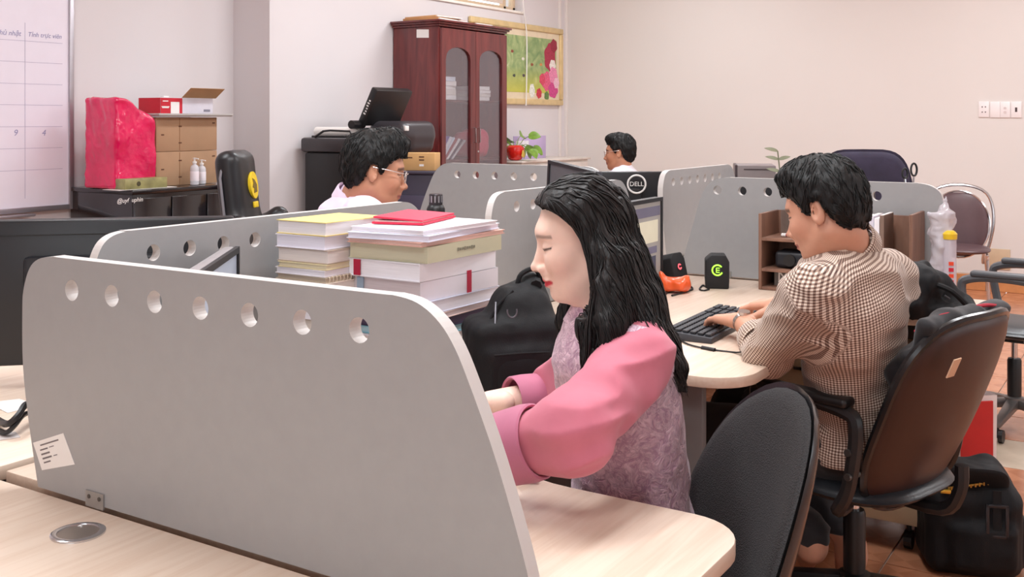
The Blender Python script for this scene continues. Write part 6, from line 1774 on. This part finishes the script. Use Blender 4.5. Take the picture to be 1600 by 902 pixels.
def make_body(t, org, head, heads_cols, J, th, base, wd=1.0, dp=1.0, hands=(), h=0.0065, bare_feet=False):
    prims = torso_prims(J, th, -0.012, wd, dp)
    for S in 'LR': prims += arm_prims(J, S)
    prims += leg_prims(J, -0.006)
    if bare_feet:
        for S in 'LR':
            a, b = J['an' + S], J['toe' + S]
            prims += [(rc(Vector((a.x, a.y, a.z - 0.03)), b, 0.042, 0.030), 0.02), (rc(a, Vector((a.x, a.y, a.z - 0.045)), 0.041, 0.042), 0.02)]
    parts = [head, prims_mesh(prims, h)]
    for hp in hands: parts.append(prims_mesh(hp, 0.0035))
    n0 = len(head[0])
    def col(V):
        c = np.tile(np.array(lin(base), np.float32), (len(V), 1)); c[:n0] = heads_cols; return c
    return soft_obj('body', parts, M_skin, t, org, col=col, smooth_it=1)

# cloth materials
def cloth_mat(name, rgb, rough=0.8, bump=0.1, bscale=700, sheen=0.2, var=0.06):
    return mat(name, rgb, rough, var=var, scale=18, bump=bump, bscale=bscale, sheen=sheen)
def check_mat():
    m, nt, b = _mat('checked_cotton'); N, L = nt.nodes, nt.links
    at = N.new('ShaderNodeAttribute'); at.attribute_name = 'cloth'
    sp = N.new('ShaderNodeSeparateXYZ'); L.new(at.outputs['Vector'], sp.inputs[0])
    outs = []
    for ax in ('X', 'Y'):
        mu = N.new('ShaderNodeMath'); mu.operation = 'MULTIPLY'; mu.inputs[1].default_value = 1 / 0.0067; L.new(sp.outputs[ax], mu.inputs[0])
        fr = N.new('ShaderNodeMath'); fr.operation = 'FRACT'; L.new(mu.outputs[0], fr.inputs[0])
        gt = N.new('ShaderNodeMath'); gt.operation = 'LESS_THAN'; gt.inputs[1].default_value = 0.48; L.new(fr.outputs[0], gt.inputs[0])
        outs.append(gt)
    ad = N.new('ShaderNodeMath'); ad.operation = 'ADD'; L.new(outs[0].outputs[0], ad.inputs[0]); L.new(outs[1].outputs[0], ad.inputs[1])
    hf = N.new('ShaderNodeMath'); hf.operation = 'MULTIPLY'; hf.inputs[1].default_value = 0.5; L.new(ad.outputs[0], hf.inputs[0])
    rp = N.new('ShaderNodeValToRGB'); rp.color_ramp.interpolation = 'CONSTANT'; el = rp.color_ramp.elements
    el[0].position = 0.0; el[0].color = lin((226, 212, 198)) + (1,); el[1].position = 0.4; el[1].color = lin((160, 134, 118)) + (1,)
    e = el.new(0.8); e.color = lin((84, 56, 48)) + (1,)
    L.new(hf.outputs[0], rp.inputs[0]); L.new(rp.outputs[0], b.inputs['Base Color'])
    b.inputs['Roughness'].default_value = 0.85; b.inputs['Sheen Weight'].default_value = 0.15
    return m
def bone_uv(bones):
    # cloth coordinates: along / around the nearest bone
    def fn(V):
        best = np.full(len(V), 1e9, np.float32); out = np.zeros((len(V), 3), np.float32)
        for a, b, r, ref, bias in bones:
            a, b, ref = npv(a), npv(b), npv(ref); d = b - a; L = np.linalg.norm(d); d = d / L
            x = ref - d * (ref @ d); x /= np.linalg.norm(x); y = np.cross(d, x)
            q = V - a; t = np.clip(q @ d, 0, L); dist = np.linalg.norm(q - t[:, None] * d, axis=1) - r + bias + (3.0 * np.maximum(0.02 - q @ d, 0) if bias else 0)
            m = dist < best
            ang = np.arctan2(q @ y, q @ x)
            best[m] = dist[m]; out[m, 0] = (q @ d)[m]; out[m, 1] = (ang * r)[m]
        return out
    return fn
def folds(seed, amp=0.008, sc=(14, 14, 22), fine=0.003):
    s1 = np.array(sc, np.float32)
    def fn(P):
        n = vnoise(P * s1 + vnoise(P * 6, seed + 5)[:, None] * 2.0, seed)
        return (np.abs(n) - 0.13) * amp * 2 + vnoise(P * 40, seed + 1) * fine
    return fn

# ================================================================== the woman in pink
TH = 99
wp_ = {}
J = dict(pelvis=C(985, 868, 1.97), waist=C(985, 745, 1.96), chest=C(966, 612, 1.95), neck=C(938, 505, 1.95),
         shL=C(997, 556, 1.815), shR=C(925, 548, 2.11),
         elL=C(898, 676, 1.66), wrL=C(768, 706, 1.74), elR=C(868, 622, 2.22), wrR=C(764, 632, 2.15))
fill_joints(J, TH)
org = Vector((J['pelvis'].x, J['pelvis'].y, 0.0))
t = thing('person', 'woman with long black hair in a pink blouse typing', 'person', org)
skw = (250, 214, 196)
hm = head_matrix(C(913, 366, 1.95), 91, 14, 0, 0.955)
Vh, Fh = head_mesh(True, 0.0024, 0.046, neck_to=hm.inverted() @ (J['neck'] + Vector((0, 0, -0.01))))
cols = face_tint(Vh, skw, (206, 62, 74), (62, 42, 40), True, True)
fwd = dirv(TH); lft = Vector((-fwd.y, fwd.x, 0))
hL = hand_prims(J['wrL'], J['wrL'] + Vector((-0.75, -0.2, -0.20)), (0, 0, -1), -1)
hR = hand_prims(J['wrR'], J['wrR'] + Vector((-0.75, -0.3, -0.12)), (0, 0, -1), 1)
make_body(t, org, (xform(Vh, hm), Fh), cols, J, TH, skw, wd=0.95, dp=0.92, hands=(hL, hR))
def brocade():
    m, nt, b = _mat('lavender_brocade'); N, L = nt.nodes, nt.links
    tc = N.new('ShaderNodeTexCoord')
    nz = N.new('ShaderNodeTexNoise'); nz.inputs['Scale'].default_value = 34; nz.inputs['Detail'].default_value = 3; nz.inputs['Distortion'].default_value = 2.2; L.new(tc.outputs['Object'], nz.inputs['Vector'])
    vo = N.new('ShaderNodeTexVoronoi'); vo.feature = 'DISTANCE_TO_EDGE'; vo.inputs['Scale'].default_value = 42
    mxv = N.new('ShaderNodeMixRGB'); mxv.inputs[0].default_value = 0.06; L.new(tc.outputs['Object'], mxv.inputs[1]); L.new(nz.outputs['Color'], mxv.inputs[2]); L.new(mxv.outputs[0], vo.inputs['Vector'])
    rp = N.new('ShaderNodeValToRGB'); el = rp.color_ramp.elements
    el[0].position = 0.0; el[0].color = lin((164, 124, 148)) + (1,); el[1].position = 0.22; el[1].color = lin((218, 182, 198)) + (1,)
    L.new(vo.outputs['Distance'], rp.inputs[0])
    mx = N.new('ShaderNodeMixRGB'); mx.blend_type = 'MIX'; mx.inputs[0].default_value = 0.35
    r2 = N.new('ShaderNodeValToRGB'); r2.color_ramp.elements[0].position = 0.42; r2.color_ramp.elements[1].position = 0.58
    r2.color_ramp.elements[0].color = lin((172, 132, 156)) + (1,); r2.color_ramp.elements[1].color = lin((234, 206, 216)) + (1,)
    L.new(nz.outputs['Fac'], r2.inputs[0]); L.new(rp.outputs[0], mx.inputs[1]); L.new(r2.outputs[0], mx.inputs[2])
    L.new(mx.outputs[0], b.inputs['Base Color']); b.inputs['Roughness'].default_value = 0.5; b.inputs['Sheen Weight'].default_value = 0.3
    bp = N.new('ShaderNodeBump'); bp.inputs['Strength'].default_value = 0.7; bp.inputs['Distance'].default_value = 0.004
    ad = N.new('ShaderNodeMath'); ad.operation = 'ADD'; L.new(vo.outputs['Distance'], ad.inputs[0]); L.new(nz.outputs['Fac'], ad.inputs[1])
    L.new(ad.outputs[0], bp.inputs['Height']); L.new(bp.outputs[0], b.inputs['Normal'])
    return m
M_broc = brocade()
M_pinkc = cloth_mat('pink_sleeve', (204, 112, 132), 0.7, 0.05, 900)
M_cuffc = cloth_mat('pink_cuff', (188, 108, 136), 0.7, 0.05, 900)
pr = torso_prims(J, TH, 0.006, 0.95, 0.93)
pr.append((ell(J['pelvis'] + Vector((0, 0, -0.01)), (0.125, 0.16, 0.13)), 0.05))
nkc = (hm @ Vector((-0.045, 0, -0.185)))
Vb = prims_mesh(pr, 0.0055, warp=folds(61, 0.010, (10, 10, 16), 0.003), cuts=[halfspace(J['pelvis'] + Vector((0, 0, -0.11)), (0, 0, -1)), neck_cut(J['neck'] + Vector((0, 0, 0.018)), (dirv(TH).x * 0.25, dirv(TH).y * 0.25, 1), 0.062)])
soft_obj('blouse', [Vb], M_broc, t, org)
for S in 'LR':
    w = J['wr' + S]; e_ = J['el' + S]
    d = (w - e_).normalized()
    end = e_ + d * ((w - e_).length * (0.62 if S == 'L' else 0.30))
    sp = [(rc(J['sh' + S] + Vector((0, 0, -0.006)), e_, 0.066, 0.053), 0.03), (rc(e_, end, 0.052, 0.046), 0.05)]
    soft_obj('sleeve', [prims_mesh(sp, 0.0045, warp=folds(70 + ord(S), 0.014, (11, 11, 24), 0.002), cuts=[halfspace(end, d)])], M_pinkc, t, org)
    cuff(e_, end + d * 0.055, 0.058 if S == 'L' else 0.052, 0.060 if S == 'L' else 0.052, 0.085, M_cuffc, t, org)
# collar
q = (hm @ Vector((-0.03, 0, -0.10)) - J['neck']).normalized()
cm = q.to_track_quat('Z', 'Y').to_matrix().to_4x4(); cm.translation = J['neck'] + q * 0.0 - org
MB().lathe([(0.060, -0.012), (0.068, -0.012), (0.060, 0.018), (0.054, 0.022), (0.052, 0.015)], n=36, M=cm, cap=False).build('collar', M_broc, t, smooth=True)
soft_obj('trousers', [prims_mesh([(ell(J['pelvis'] + Vector((0, 0, -0.02)), (0.125, 0.165, 0.10)), 0.02)] + leg_prims(J, 0.012), 0.009, warp=folds(66, 0.012))], cloth_mat('black_cloth', (26, 24, 28), 0.85), t, org)
for S in 'LR': shoe(J, S, t, M_black, org)
# long hair, falling behind and before the near shoulder
Hm = hm
def hw(x, y, z): return Hm @ Vector((x, y, z))
prim = []
g = Grid((org.x - 0.30, org.y - 0.32, 0.80), (org.x + 0.28, org.y + 0.25, 1.34), 0.0042)
Rh = Hm.to_3x3().normalized().to_4x4()
g.add(ell(hw(-0.006, 0, 0.030), (0.089 * 0.955, 0.086 * 0.955, 0.083 * 0.955), Rh), 0.01)
g.add(ell(hw(0.018, 0, 0.062), (0.060, 0.070, 0.040), Rh), 0.03)
for s in (1, -1):                          # side curtains
    W0 = 1.845 if s > 0 else 2.04
    g.add(rc(hw(0.012, s * 0.066, 0.05), hw(-0.018, s * 0.068, -0.05), 0.034, 0.042), 0.03)
    g.add(rc(hw(-0.018, s * 0.068, -0.04), hw(-0.048, s * 0.064, -0.13), 0.042, 0.044), 0.03)
g.add(rc(hw(-0.040, 0, 0.0), hw(-0.066, 0, -0.12), 0.056, 0.050), 0.03)
pl = [(948, 420, 1.865, 0.045), (972, 485, 1.855, 0.045), (1004, 535, 1.85, 0.036), (1040, 572, 1.855, 0.022), (1066, 606, 1.865, 0.004)]
for a, b in zip(pl[:-1], pl[1:]): g.add(rc(C(*a[:3]), C(*b[:3]), a[3], b[3]), 0.025)
pl = [(970, 420, 1.92, 0.048), (998, 480, 1.91, 0.042), (1034, 540, 1.90, 0.030), (1058, 575, 1.90, 0.016), (1072, 612, 1.90, 0.003)]
for a, b in zip(pl[:-1], pl[1:]): g.add(rc(C(*a[:3]), C(*b[:3]), a[3], b[3]), 0.025)
pl = [(936, 440, 1.845, 0.028), (930, 510, 1.82, 0.026), (926, 560, 1.80, 0.018), (914, 612, 1.80, 0.004)]
for a, b in zip(pl[:-1], pl[1:]): g.add(rc(C(*a[:3]), C(*b[:3]), a[3], b[3]), 0.02)
pl = [(950, 450, 1.83, 0.028), (955, 510, 1.80, 0.024), (948, 560, 1.775, 0.014), (940, 600, 1.77, 0.003)]
for a, b in zip(pl[:-1], pl[1:]): g.add(rc(C(*a[:3]), C(*b[:3]), a[3], b[3]), 0.02)
pl = [(905, 440, 2.06, 0.03), (890, 500, 2.07, 0.026), (880, 545, 2.07, 0.012)]
for a, b in zip(pl[:-1], pl[1:]): g.add(rc(C(*a[:3]), C(*b[:3]), a[3], b[3]), 0.02)
# keep the face free
Hi = Hm.inverted(); Ri = np.array(Hi.to_3x3(), np.float32); ti = npv(Hi.translation)
def facecut(x, y, z):
    lx = Ri[0, 0] * x + Ri[0, 1] * y + Ri[0, 2] * z + ti[0]
    ly = Ri[1, 0] * x + Ri[1, 1] * y + Ri[1, 2] * z + ti[1]
    lz = Ri[2, 0] * x + Ri[2, 1] * y + Ri[2, 2] * z + ti[2]
    # boundary of the face seen from the side: x position of the hair edge for every height
    edge = np.interp(lz.ravel(), [-0.3, -0.13, -0.09, -0.04, 0.0, 0.03, 0.055, 0.072, 0.085, 0.2], [0.05, 0.03, 0.014, 0.010, 0.012, 0.022, 0.040, 0.060, 0.098, 0.15]).reshape(lz.shape)
    ed = np.where(lz < -0.125, 1.0, edge)
    return (lx - ed) * 0.8
g.warp(lambda P: vnoise(P * np.array([60, 60, 7], np.float32), 81) * 0.010 + vnoise(P * np.array([150, 150, 12], np.float32), 82) * 0.006, 0.03)
g.cut(facecut, 0.006)
hv = g.mesh()
hair = soft_obj('hair', [hv], M_hairw, t, org, smooth_it=1)
bk = npv(-(Hm.to_3x3() @ Vector((1, 0, 0)))); hc0 = npv(hw(0, 0, 0.03))
def wflow(P):
    top = np.clip((P[:, 2] - hc0[2]) / 0.06, 0, 1)[:, None]
    return (np.array([0, 0, -1], np.float32) + bk * (0.35 + 0.9 * top)).astype(np.float32)
so = soft_obj('hair_strands', [strand_mesh(g, hv[0], 1100, 16, 0.009, wflow, 0.0015, 77, 0.0012)], M_hairw, t, org, smooth_it=0); so['kind'] = 'stuff'
rnd = random.Random(8)
m = MB()
for k in range(150):
    f = rnd.random()
    if f < 0.6:
        o1 = rnd.uniform(-1, 1); W = rnd.uniform(1.80, 1.92)
        pts = [C(968 + 14 * o1, 420, W + 0.05), C(1000 + 26 * o1, 500, W), C(1034 + 22 * o1, 556, W), C(1062 + 14 * o1, rnd.uniform(590, 622), W)]
    elif f < 0.9:
        o1 = rnd.uniform(-1, 1); W = rnd.uniform(1.775, 1.83)
        pts = [C(940 + 12 * o1, 430, W + 0.07), C(938 + 24 * o1, 510, W), C(934 + 22 * o1, 560, W - 0.01), C(922 + 26 * o1, rnd.uniform(590, 625), W - 0.01)]
    else:
        o1 = rnd.uniform(-1, 1); W = rnd.uniform(2.02, 2.09)
        pts = [C(900 + 8 * o1, 450, W), C(888 + 10 * o1, 500, W), C(876 + 10 * o1, rnd.uniform(540, 560), W)]
    pp = smooth_path([q - org for q in pts], 5)
    m.tube(pp, [0.0019 * min(1.0, 0.1 + 3.5 * i / (len(pp) - 1)) * (1 - 0.85 * (i / (len(pp) - 1)) ** 2) for i in range(len(pp))], 4)
st = m.build('loose_strands', M_hairw, t, smooth=True); st['kind'] = 'stuff'

# ================================================================== the man in the checked shirt
TH = 52
J = dict(pelvis=C(1345, 672, 2.85), waist=C(1340, 585, 2.79), chest=C(1325, 482, 2.71), neck=C(1327, 383, 2.70),
         shL=C(1268, 462, 2.565), shR=C(1388, 440, 2.80), elL=C(1200, 552, 2.76), wrL=C(1160, 503, 2.985),
         elR=C(1290, 520, 3.02), wrR=C(1226, 476, 3.05))
fv = dirv(TH)
J['anL'] = C(1268, 832, 2.98); J['toeL'] = C(1262, 872, 3.12)
J['anR'] = C(1330, 850, 3.08); J['toeR'] = C(1320, 885, 3.2)
fill_joints(J, TH)
for S in 'LR': J['toe' + S].z = max(J['toe' + S].z, 0.03)
org = Vector((J['pelvis'].x, J['pelvis'].y, 0.0))
t = thing('person', 'man in a brown checked shirt at the keyboard', 'person', org)
skm = (206, 152, 126)
hm = head_matrix(C(1289, 326, 2.69), 53, 18, 0, 1.03)
Vh, Fh = head_mesh(False, 0.0032, 0.058, fat=0.003, neck_to=hm.inverted() @ (J['neck'] + Vector((0, 0, -0.02))))
cols = face_tint(Vh, skm, (168, 96, 90), (36, 28, 26), False, False)
hL = hand_prims(J['wrL'], C(1105, 493, 3.14), (0, 0, -1), -1, curl=(10, 20, 25))
hR = hand_prims(J['wrR'], C(1188, 470, 3.10) + Vector((0, 0, -0.012)), (0, 0, -1), 1, curl=(15, 35, 40))
make_body(t, org, (xform(Vh, hm), Fh), cols, J, TH, skm, wd=1.08, dp=1.1, hands=(hL, hR), bare_feet=True)
Vq, Fq_, Sq = hair_short(0.0042, 5, quiff=0.012, vol=1.02, fat=0.003)
h_o = soft_obj('hair', [(xform(Vq, hm), Fq_)], M_hair, t, org)
so = soft_obj('hair_strands', [(xform(Sq[0], hm), Sq[1])], M_hair, t, org, smooth_it=0); so['kind'] = 'stuff'
M_check = check_mat()
pr = torso_prims(J, TH, 0.014, 1.10, 1.12)
bones = [(J['pelvis'], J['neck'], 0.15, fv, 0.0)]
ends = {}
for S in 'LR':
    w = J['wr' + S]; e_ = J['el' + S]; d = (w - e_).normalized(); end = e_ + d * 0.085; ends[S] = (end, d)
    pr += [(rc(J['sh' + S], e_, 0.070, 0.058), 0.05), (rc(e_, end, 0.058, 0.052), 0.03)]
    bones += [(J['sh' + S], e_, 0.06, (0, 0, 1), 0.0001), (e_, end + d * 0.05, 0.05, (0, 0, 1), 0.0)]
cutL, cutR = ends['L'], ends['R']
cuts = [halfspace(J['pelvis'] + Vector((0, 0, -0.06)), (0, 0, -1)), neck_cut(J['neck'] + (hm @ Vector((-0.022, 0, -0.06)) - J['neck']).normalized() * 0.012, hm @ Vector((-0.022, 0, -0.06)) - J['neck'], 0.072)]
Vs = prims_mesh(pr, 0.0055, warp=folds(91, 0.016, (9, 9, 20), 0.003), cuts=cuts)
soft_obj('shirt', [Vs], M_check, t, org, uv=bone_uv(bones))
for S in 'LR':
    e_, (end, d) = J['el' + S], ends[S]
    o = cuff(e_, end + d * 0.03, 0.050, 0.056, 0.055, M_check, t, org)
    at = o.data.attributes.new('cloth', 'FLOAT_VECTOR', 'POINT')
    co = np.zeros(len(o.data.vertices) * 3, np.float32); o.data.vertices.foreach_get('co', co)
    at.data.foreach_set('vector', bone_uv([(e_ - org, end + d * 0.06 - org, 0.05, (0, 0, 1), 0)])(co.reshape(-1, 3)).ravel())
ax = (hm @ Vector((-0.022, 0, -0.06)) - J['neck']).normalized()
cm = ax.to_track_quat('Z', 'Y').to_matrix().to_4x4(); cm.translation = J['neck'] + ax * 0.012 - org
o = MB().lathe([(0.070, -0.03), (0.078, -0.028), (0.072, 0.006), (0.066, 0.010), (0.064, 0.004)], n=40, M=cm, cap=False).build('collar', M_check, t, smooth=True)
at = o.data.attributes.new('cloth', 'FLOAT_VECTOR', 'POINT')
co = np.zeros(len(o.data.vertices) * 3, np.float32); o.data.vertices.foreach_get('co', co)
c0 = cm.translation
at.data.foreach_set('vector', bone_uv([(c0 - ax * 0.03, c0 + ax * 0.03, 0.07, fv, 0)])(co.reshape(-1, 3)).ravel())
soft_obj('trousers', [prims_mesh([(ell(J['pelvis'] + Vector((0, 0, -0.035)), (0.135, 0.18, 0.10)), 0.02)] + leg_prims(J, 0.014), 0.009, warp=folds(96, 0.014), cuts=[halfspace((0, 0, min(J['anL'].z, J['anR'].z) + 0.035), (0, 0, -1))])], cloth_mat('dark_trousers', (30, 28, 32), 0.85), t, org)
# wrist watch
d = (J['wrL'] - J['elL']).normalized()
wq = d.to_track_quat('Z', 'Y').to_matrix().to_4x4(); wq.translation = J['wrL'] - d * 0.012 - org
w_ = MB().lathe([(0.0275, -0.008), (0.0300, -0.008), (0.0300, 0.008), (0.0275, 0.008)], n=28, M=wq, cap=False).build('wrist_watch', mat('watch_steel', (196, 190, 186), 0.25, metal=0.9), t, smooth=True)
up = Vector((0, 0, 1)); up = (up - d * up.dot(d)).normalized()
c_ = J['wrL'] - d * 0.012 - org + up * 0.029
MB().cyl(c_ - up * 0.002, c_ + up * 0.007, 0.0165, n=24).build('watch_case', MATS['watch_steel'], w_, smooth=True)

# jacket over the chair back
(o_, hd_) = MCH
bzc = bpy.data.objects[mchair.name]
jt = thing('jacket', 'black jacket with red piping over the brown-backed chair', 'jacket', (o_[0], o_[1], 0.0), hd_)
zc = C(1482, 648, 2.70).z
Tj = Matrix.Translation((-0.27, 0, zc)) @ Matrix.Rotation(math.radians(-23), 4, 'Y')
def jl(x, y, z): return Tj @ Vector((x, y, z))
g = Grid((-0.50, -0.30, zc - 0.12), (0.0, 0.30, zc + 0.38), 0.007)
g.add(rbox(jl(0.062, 0.0, 0.12), (0.022, 0.205, 0.15), 0.02, Matrix.Rotation(math.radians(-23), 4, 'Y')), 0.02)
g.add(rc(jl(0.055, -0.17, 0.252), jl(0.055, 0.15, 0.252), 0.022, 0.022), 0.03).add(rc(jl(0.065, 0.08, 0.24), jl(0.085, 0.18, 0.10), 0.026, 0.026), 0.04)
g.warp(folds(131, 0.016, (12, 12, 14), 0.004), 0.04)
soft_obj('cloth', [g.mesh()], cloth_mat('black_jacket', (24, 22, 26), 0.8), jt)
M_pip = mat('red_piping', (186, 34, 56), 0.6)
for y0, y1, zz in ((-0.17, 0.02, 0.276), (0.02, 0.15, 0.274)):
    MB().tube(smooth_path([jl(0.05, y0, zz - 0.01), jl(0.055, (y0 + y1) / 2, zz + 0.004), jl(0.07, y1, zz - 0.012), jl(0.09, y1 + 0.015, zz - 0.06)], 5), 0.005, 6).build('piping', M_pip, jt, smooth=True)

# ================================================================== the man in the pale pink shirt
TH = -72
hc = C(586, 266, 3.76)
J = dict(neck=C(556, 306, 3.80), chest=C(542, 385, 3.82), pelvis=C(527, 545, 3.86))
fill_joints(J, TH)
org = Vector((J['pelvis'].x, J['pelvis'].y, 0.0))
t = thing('person', 'man with glasses in a pale pink shirt behind the book stacks', 'person', org)
skl = (196, 140, 112)
hm = head_matrix(hc, -80, 10, 0, 1.08)
Vh, Fh = head_mesh(False, 0.0035, 0.060, fat=0.004, neck_to=hm.inverted() @ (J['neck'] + Vector((0, 0, -0.02))))
cols = face_tint(Vh, skl, (158, 92, 84), (36, 28, 26), False, False)
hs = [hand_prims(J['wr' + S], J['wr' + S] + dirv(TH) * 0.2 + Vector((0, 0, -0.03)), (0, 0, -1), -1 if S == 'L' else 1) for S in 'LR']
make_body(t, org, (xform(Vh, hm), Fh), cols, J, TH, skl, wd=1.05, dp=1.1, hands=hs, h=0.009)
Vq, Fq_, Sq = hair_short(0.0045, 15, quiff=0.026, vol=1.05, fat=0.004)
h_o = soft_obj('hair', [(xform(Vq, hm), Fq_)], M_hair, t, org)
so = soft_obj('hair_strands', [(xform(Sq[0], hm), Sq[1])], M_hair, t, org, smooth_it=0); so['kind'] = 'stuff'
M_lil = cloth_mat('pale_pink_cotton', (236, 216, 236), 0.8)
pr = torso_prims(J, TH, 0.016, 1.08, 1.12)
for S in 'LR': pr += arm_prims(J, S, 0.02)[:1] + [(rc(J['el' + S], J['el' + S] + (J['wr' + S] - J['el' + S]) * 0.75, 0.054, 0.05), 0.03)]
soft_obj('shirt', [prims_mesh(pr, 0.007, warp=folds(101, 0.014), cuts=[halfspace(J['pelvis'] + Vector((0, 0, -0.06)), (0, 0, -1)), neck_cut(J['neck'] + (hm @ Vector((-0.022, 0, -0.06)) - J['neck']).normalized() * 0.015, hm @ Vector((-0.022, 0, -0.06)) - J['neck'], 0.072)])], M_lil, t, org)
ax = ((hm @ Vector((-0.022, 0, -0.06)) - J['neck']).normalized() + Vector((0, 0, 1.2))).normalized()
cm = ax.to_track_quat('Z', 'Y').to_matrix().to_4x4(); cm.translation = J['neck'] + ax * 0.012 - org
MB().lathe([(0.076, -0.035), (0.084, -0.033), (0.074, 0.006), (0.068, 0.012), (0.065, 0.004)], n=36, M=cm, cap=False).build('collar', M_lil, t, smooth=True)
soft_obj('trousers', [prims_mesh([(ell(J['pelvis'] + Vector((0, 0, -0.03)), (0.13, 0.17, 0.10)), 0.02)] + leg_prims(J, 0.012), 0.012)], MATS['dark_trousers'], t, org)
for S in 'LR': shoe(J, S, t, M_black, org)
def spectacles(hm, t, org, fat=0.004):
    M = Matrix.Translation(-Vector(org)) @ hm
    g = None
    M_rim = mat('silver_rim', (206, 198, 196), 0.25, metal=0.8)
    m = MB()
    for s in (-1, 1):
        m.tube([(-0.012, s * (0.080 + fat), 0.012), (0.04, s * (0.078 + fat), 0.010), (0.092, s * 0.060, 0.006)], 0.0016, 6, M=M)
    m.tube([(0.108, -0.010, 0.004), (0.110, 0, 0.007), (0.108, 0.010, 0.004)], 0.0014, 6, M=M)
    f = m.build('glasses', M_rim, t, smooth=True); f['kind'] = 'stuff'
    del f['kind']
    for s in (-1, 1):
        ring = [(0.105 - 0.010 * (abs(0.032 + 0.022 * math.cos(q)) / 0.054) ** 2, s * (0.034 + 0.023 * math.cos(q)), -0.006 + 0.019 * math.sin(q)) for q in [2 * math.pi * k / 28 for k in range(28)]]
        r = MB().tube(ring, 0.0014, 6, closed=True, M=M).build('rim', M_rim, f, smooth=True)
        MB().add([Vector(p) for p in ring], [tuple(range(28))], M).build('lens', glass('lens_glass', alpha=0.12), f)
spectacles(hm, t, org)

# ================================================================== the far man by the back wall
TH = 74
hc = C(968.5, 238, 7.5)
J = dict(neck=C(974, 263, 7.5), chest=C(975, 300, 7.5), pelvis=C(978, 372, 7.5))
fill_joints(J, TH)
org = Vector((J['pelvis'].x, J['pelvis'].y, 0.0))
t = thing('person', 'far man with glasses and a white shirt before the back wall', 'person', org)
hm = head_matrix(hc, 72, 3, 0, 1.04)
Vh, Fh = head_mesh(False, 0.0045, 0.056, neck_to=hm.inverted() @ (J['neck'] + Vector((0, 0, -0.02))))
cols = face_tint(Vh, (190, 134, 104), (150, 88, 80), (36, 28, 26), False, False)
hs = [hand_prims(J['wr' + S], J['wr' + S] + dirv(TH) * 0.2 + Vector((0, 0, -0.03)), (0, 0, -1), -1 if S == 'L' else 1) for S in 'LR']
make_body(t, org, (xform(Vh, hm), Fh), cols, J, TH, (190, 134, 104), hands=hs, h=0.011)
Vq, Fq_, Sq = hair_short(0.005, 25, quiff=0.008, vol=1.0)
h_o = soft_obj('hair', [(xform(Vq, hm), Fq_)], M_hair, t, org)
so = soft_obj('hair_strands', [(xform(Sq[0], hm), Sq[1])], M_hair, t, org, smooth_it=0); so['kind'] = 'stuff'
pr = torso_prims(J, TH, 0.014, 1.05, 1.08)
for S in 'LR': pr += arm_prims(J, S, 0.018)[:1]
M_wsh = cloth_mat('white_cotton', (232, 228, 238), 0.8)
soft_obj('shirt', [prims_mesh(pr, 0.010, warp=folds(111, 0.012), cuts=[halfspace(J['pelvis'] + Vector((0, 0, -0.06)), (0, 0, -1)), halfspace(J['neck'] + Vector((0, 0, 0.03)), (0, 0, 1))])], M_wsh, t, org)
soft_obj('trousers', [prims_mesh([(ell(J['pelvis'] + Vector((0, 0, -0.03)), (0.13, 0.17, 0.10)), 0.02)] + leg_prims(J, 0.012), 0.014)], MATS['dark_trousers'], t, org)
for S in 'LR': shoe(J, S, t, M_black, org)
spectacles(hm, t, org, 0.0)
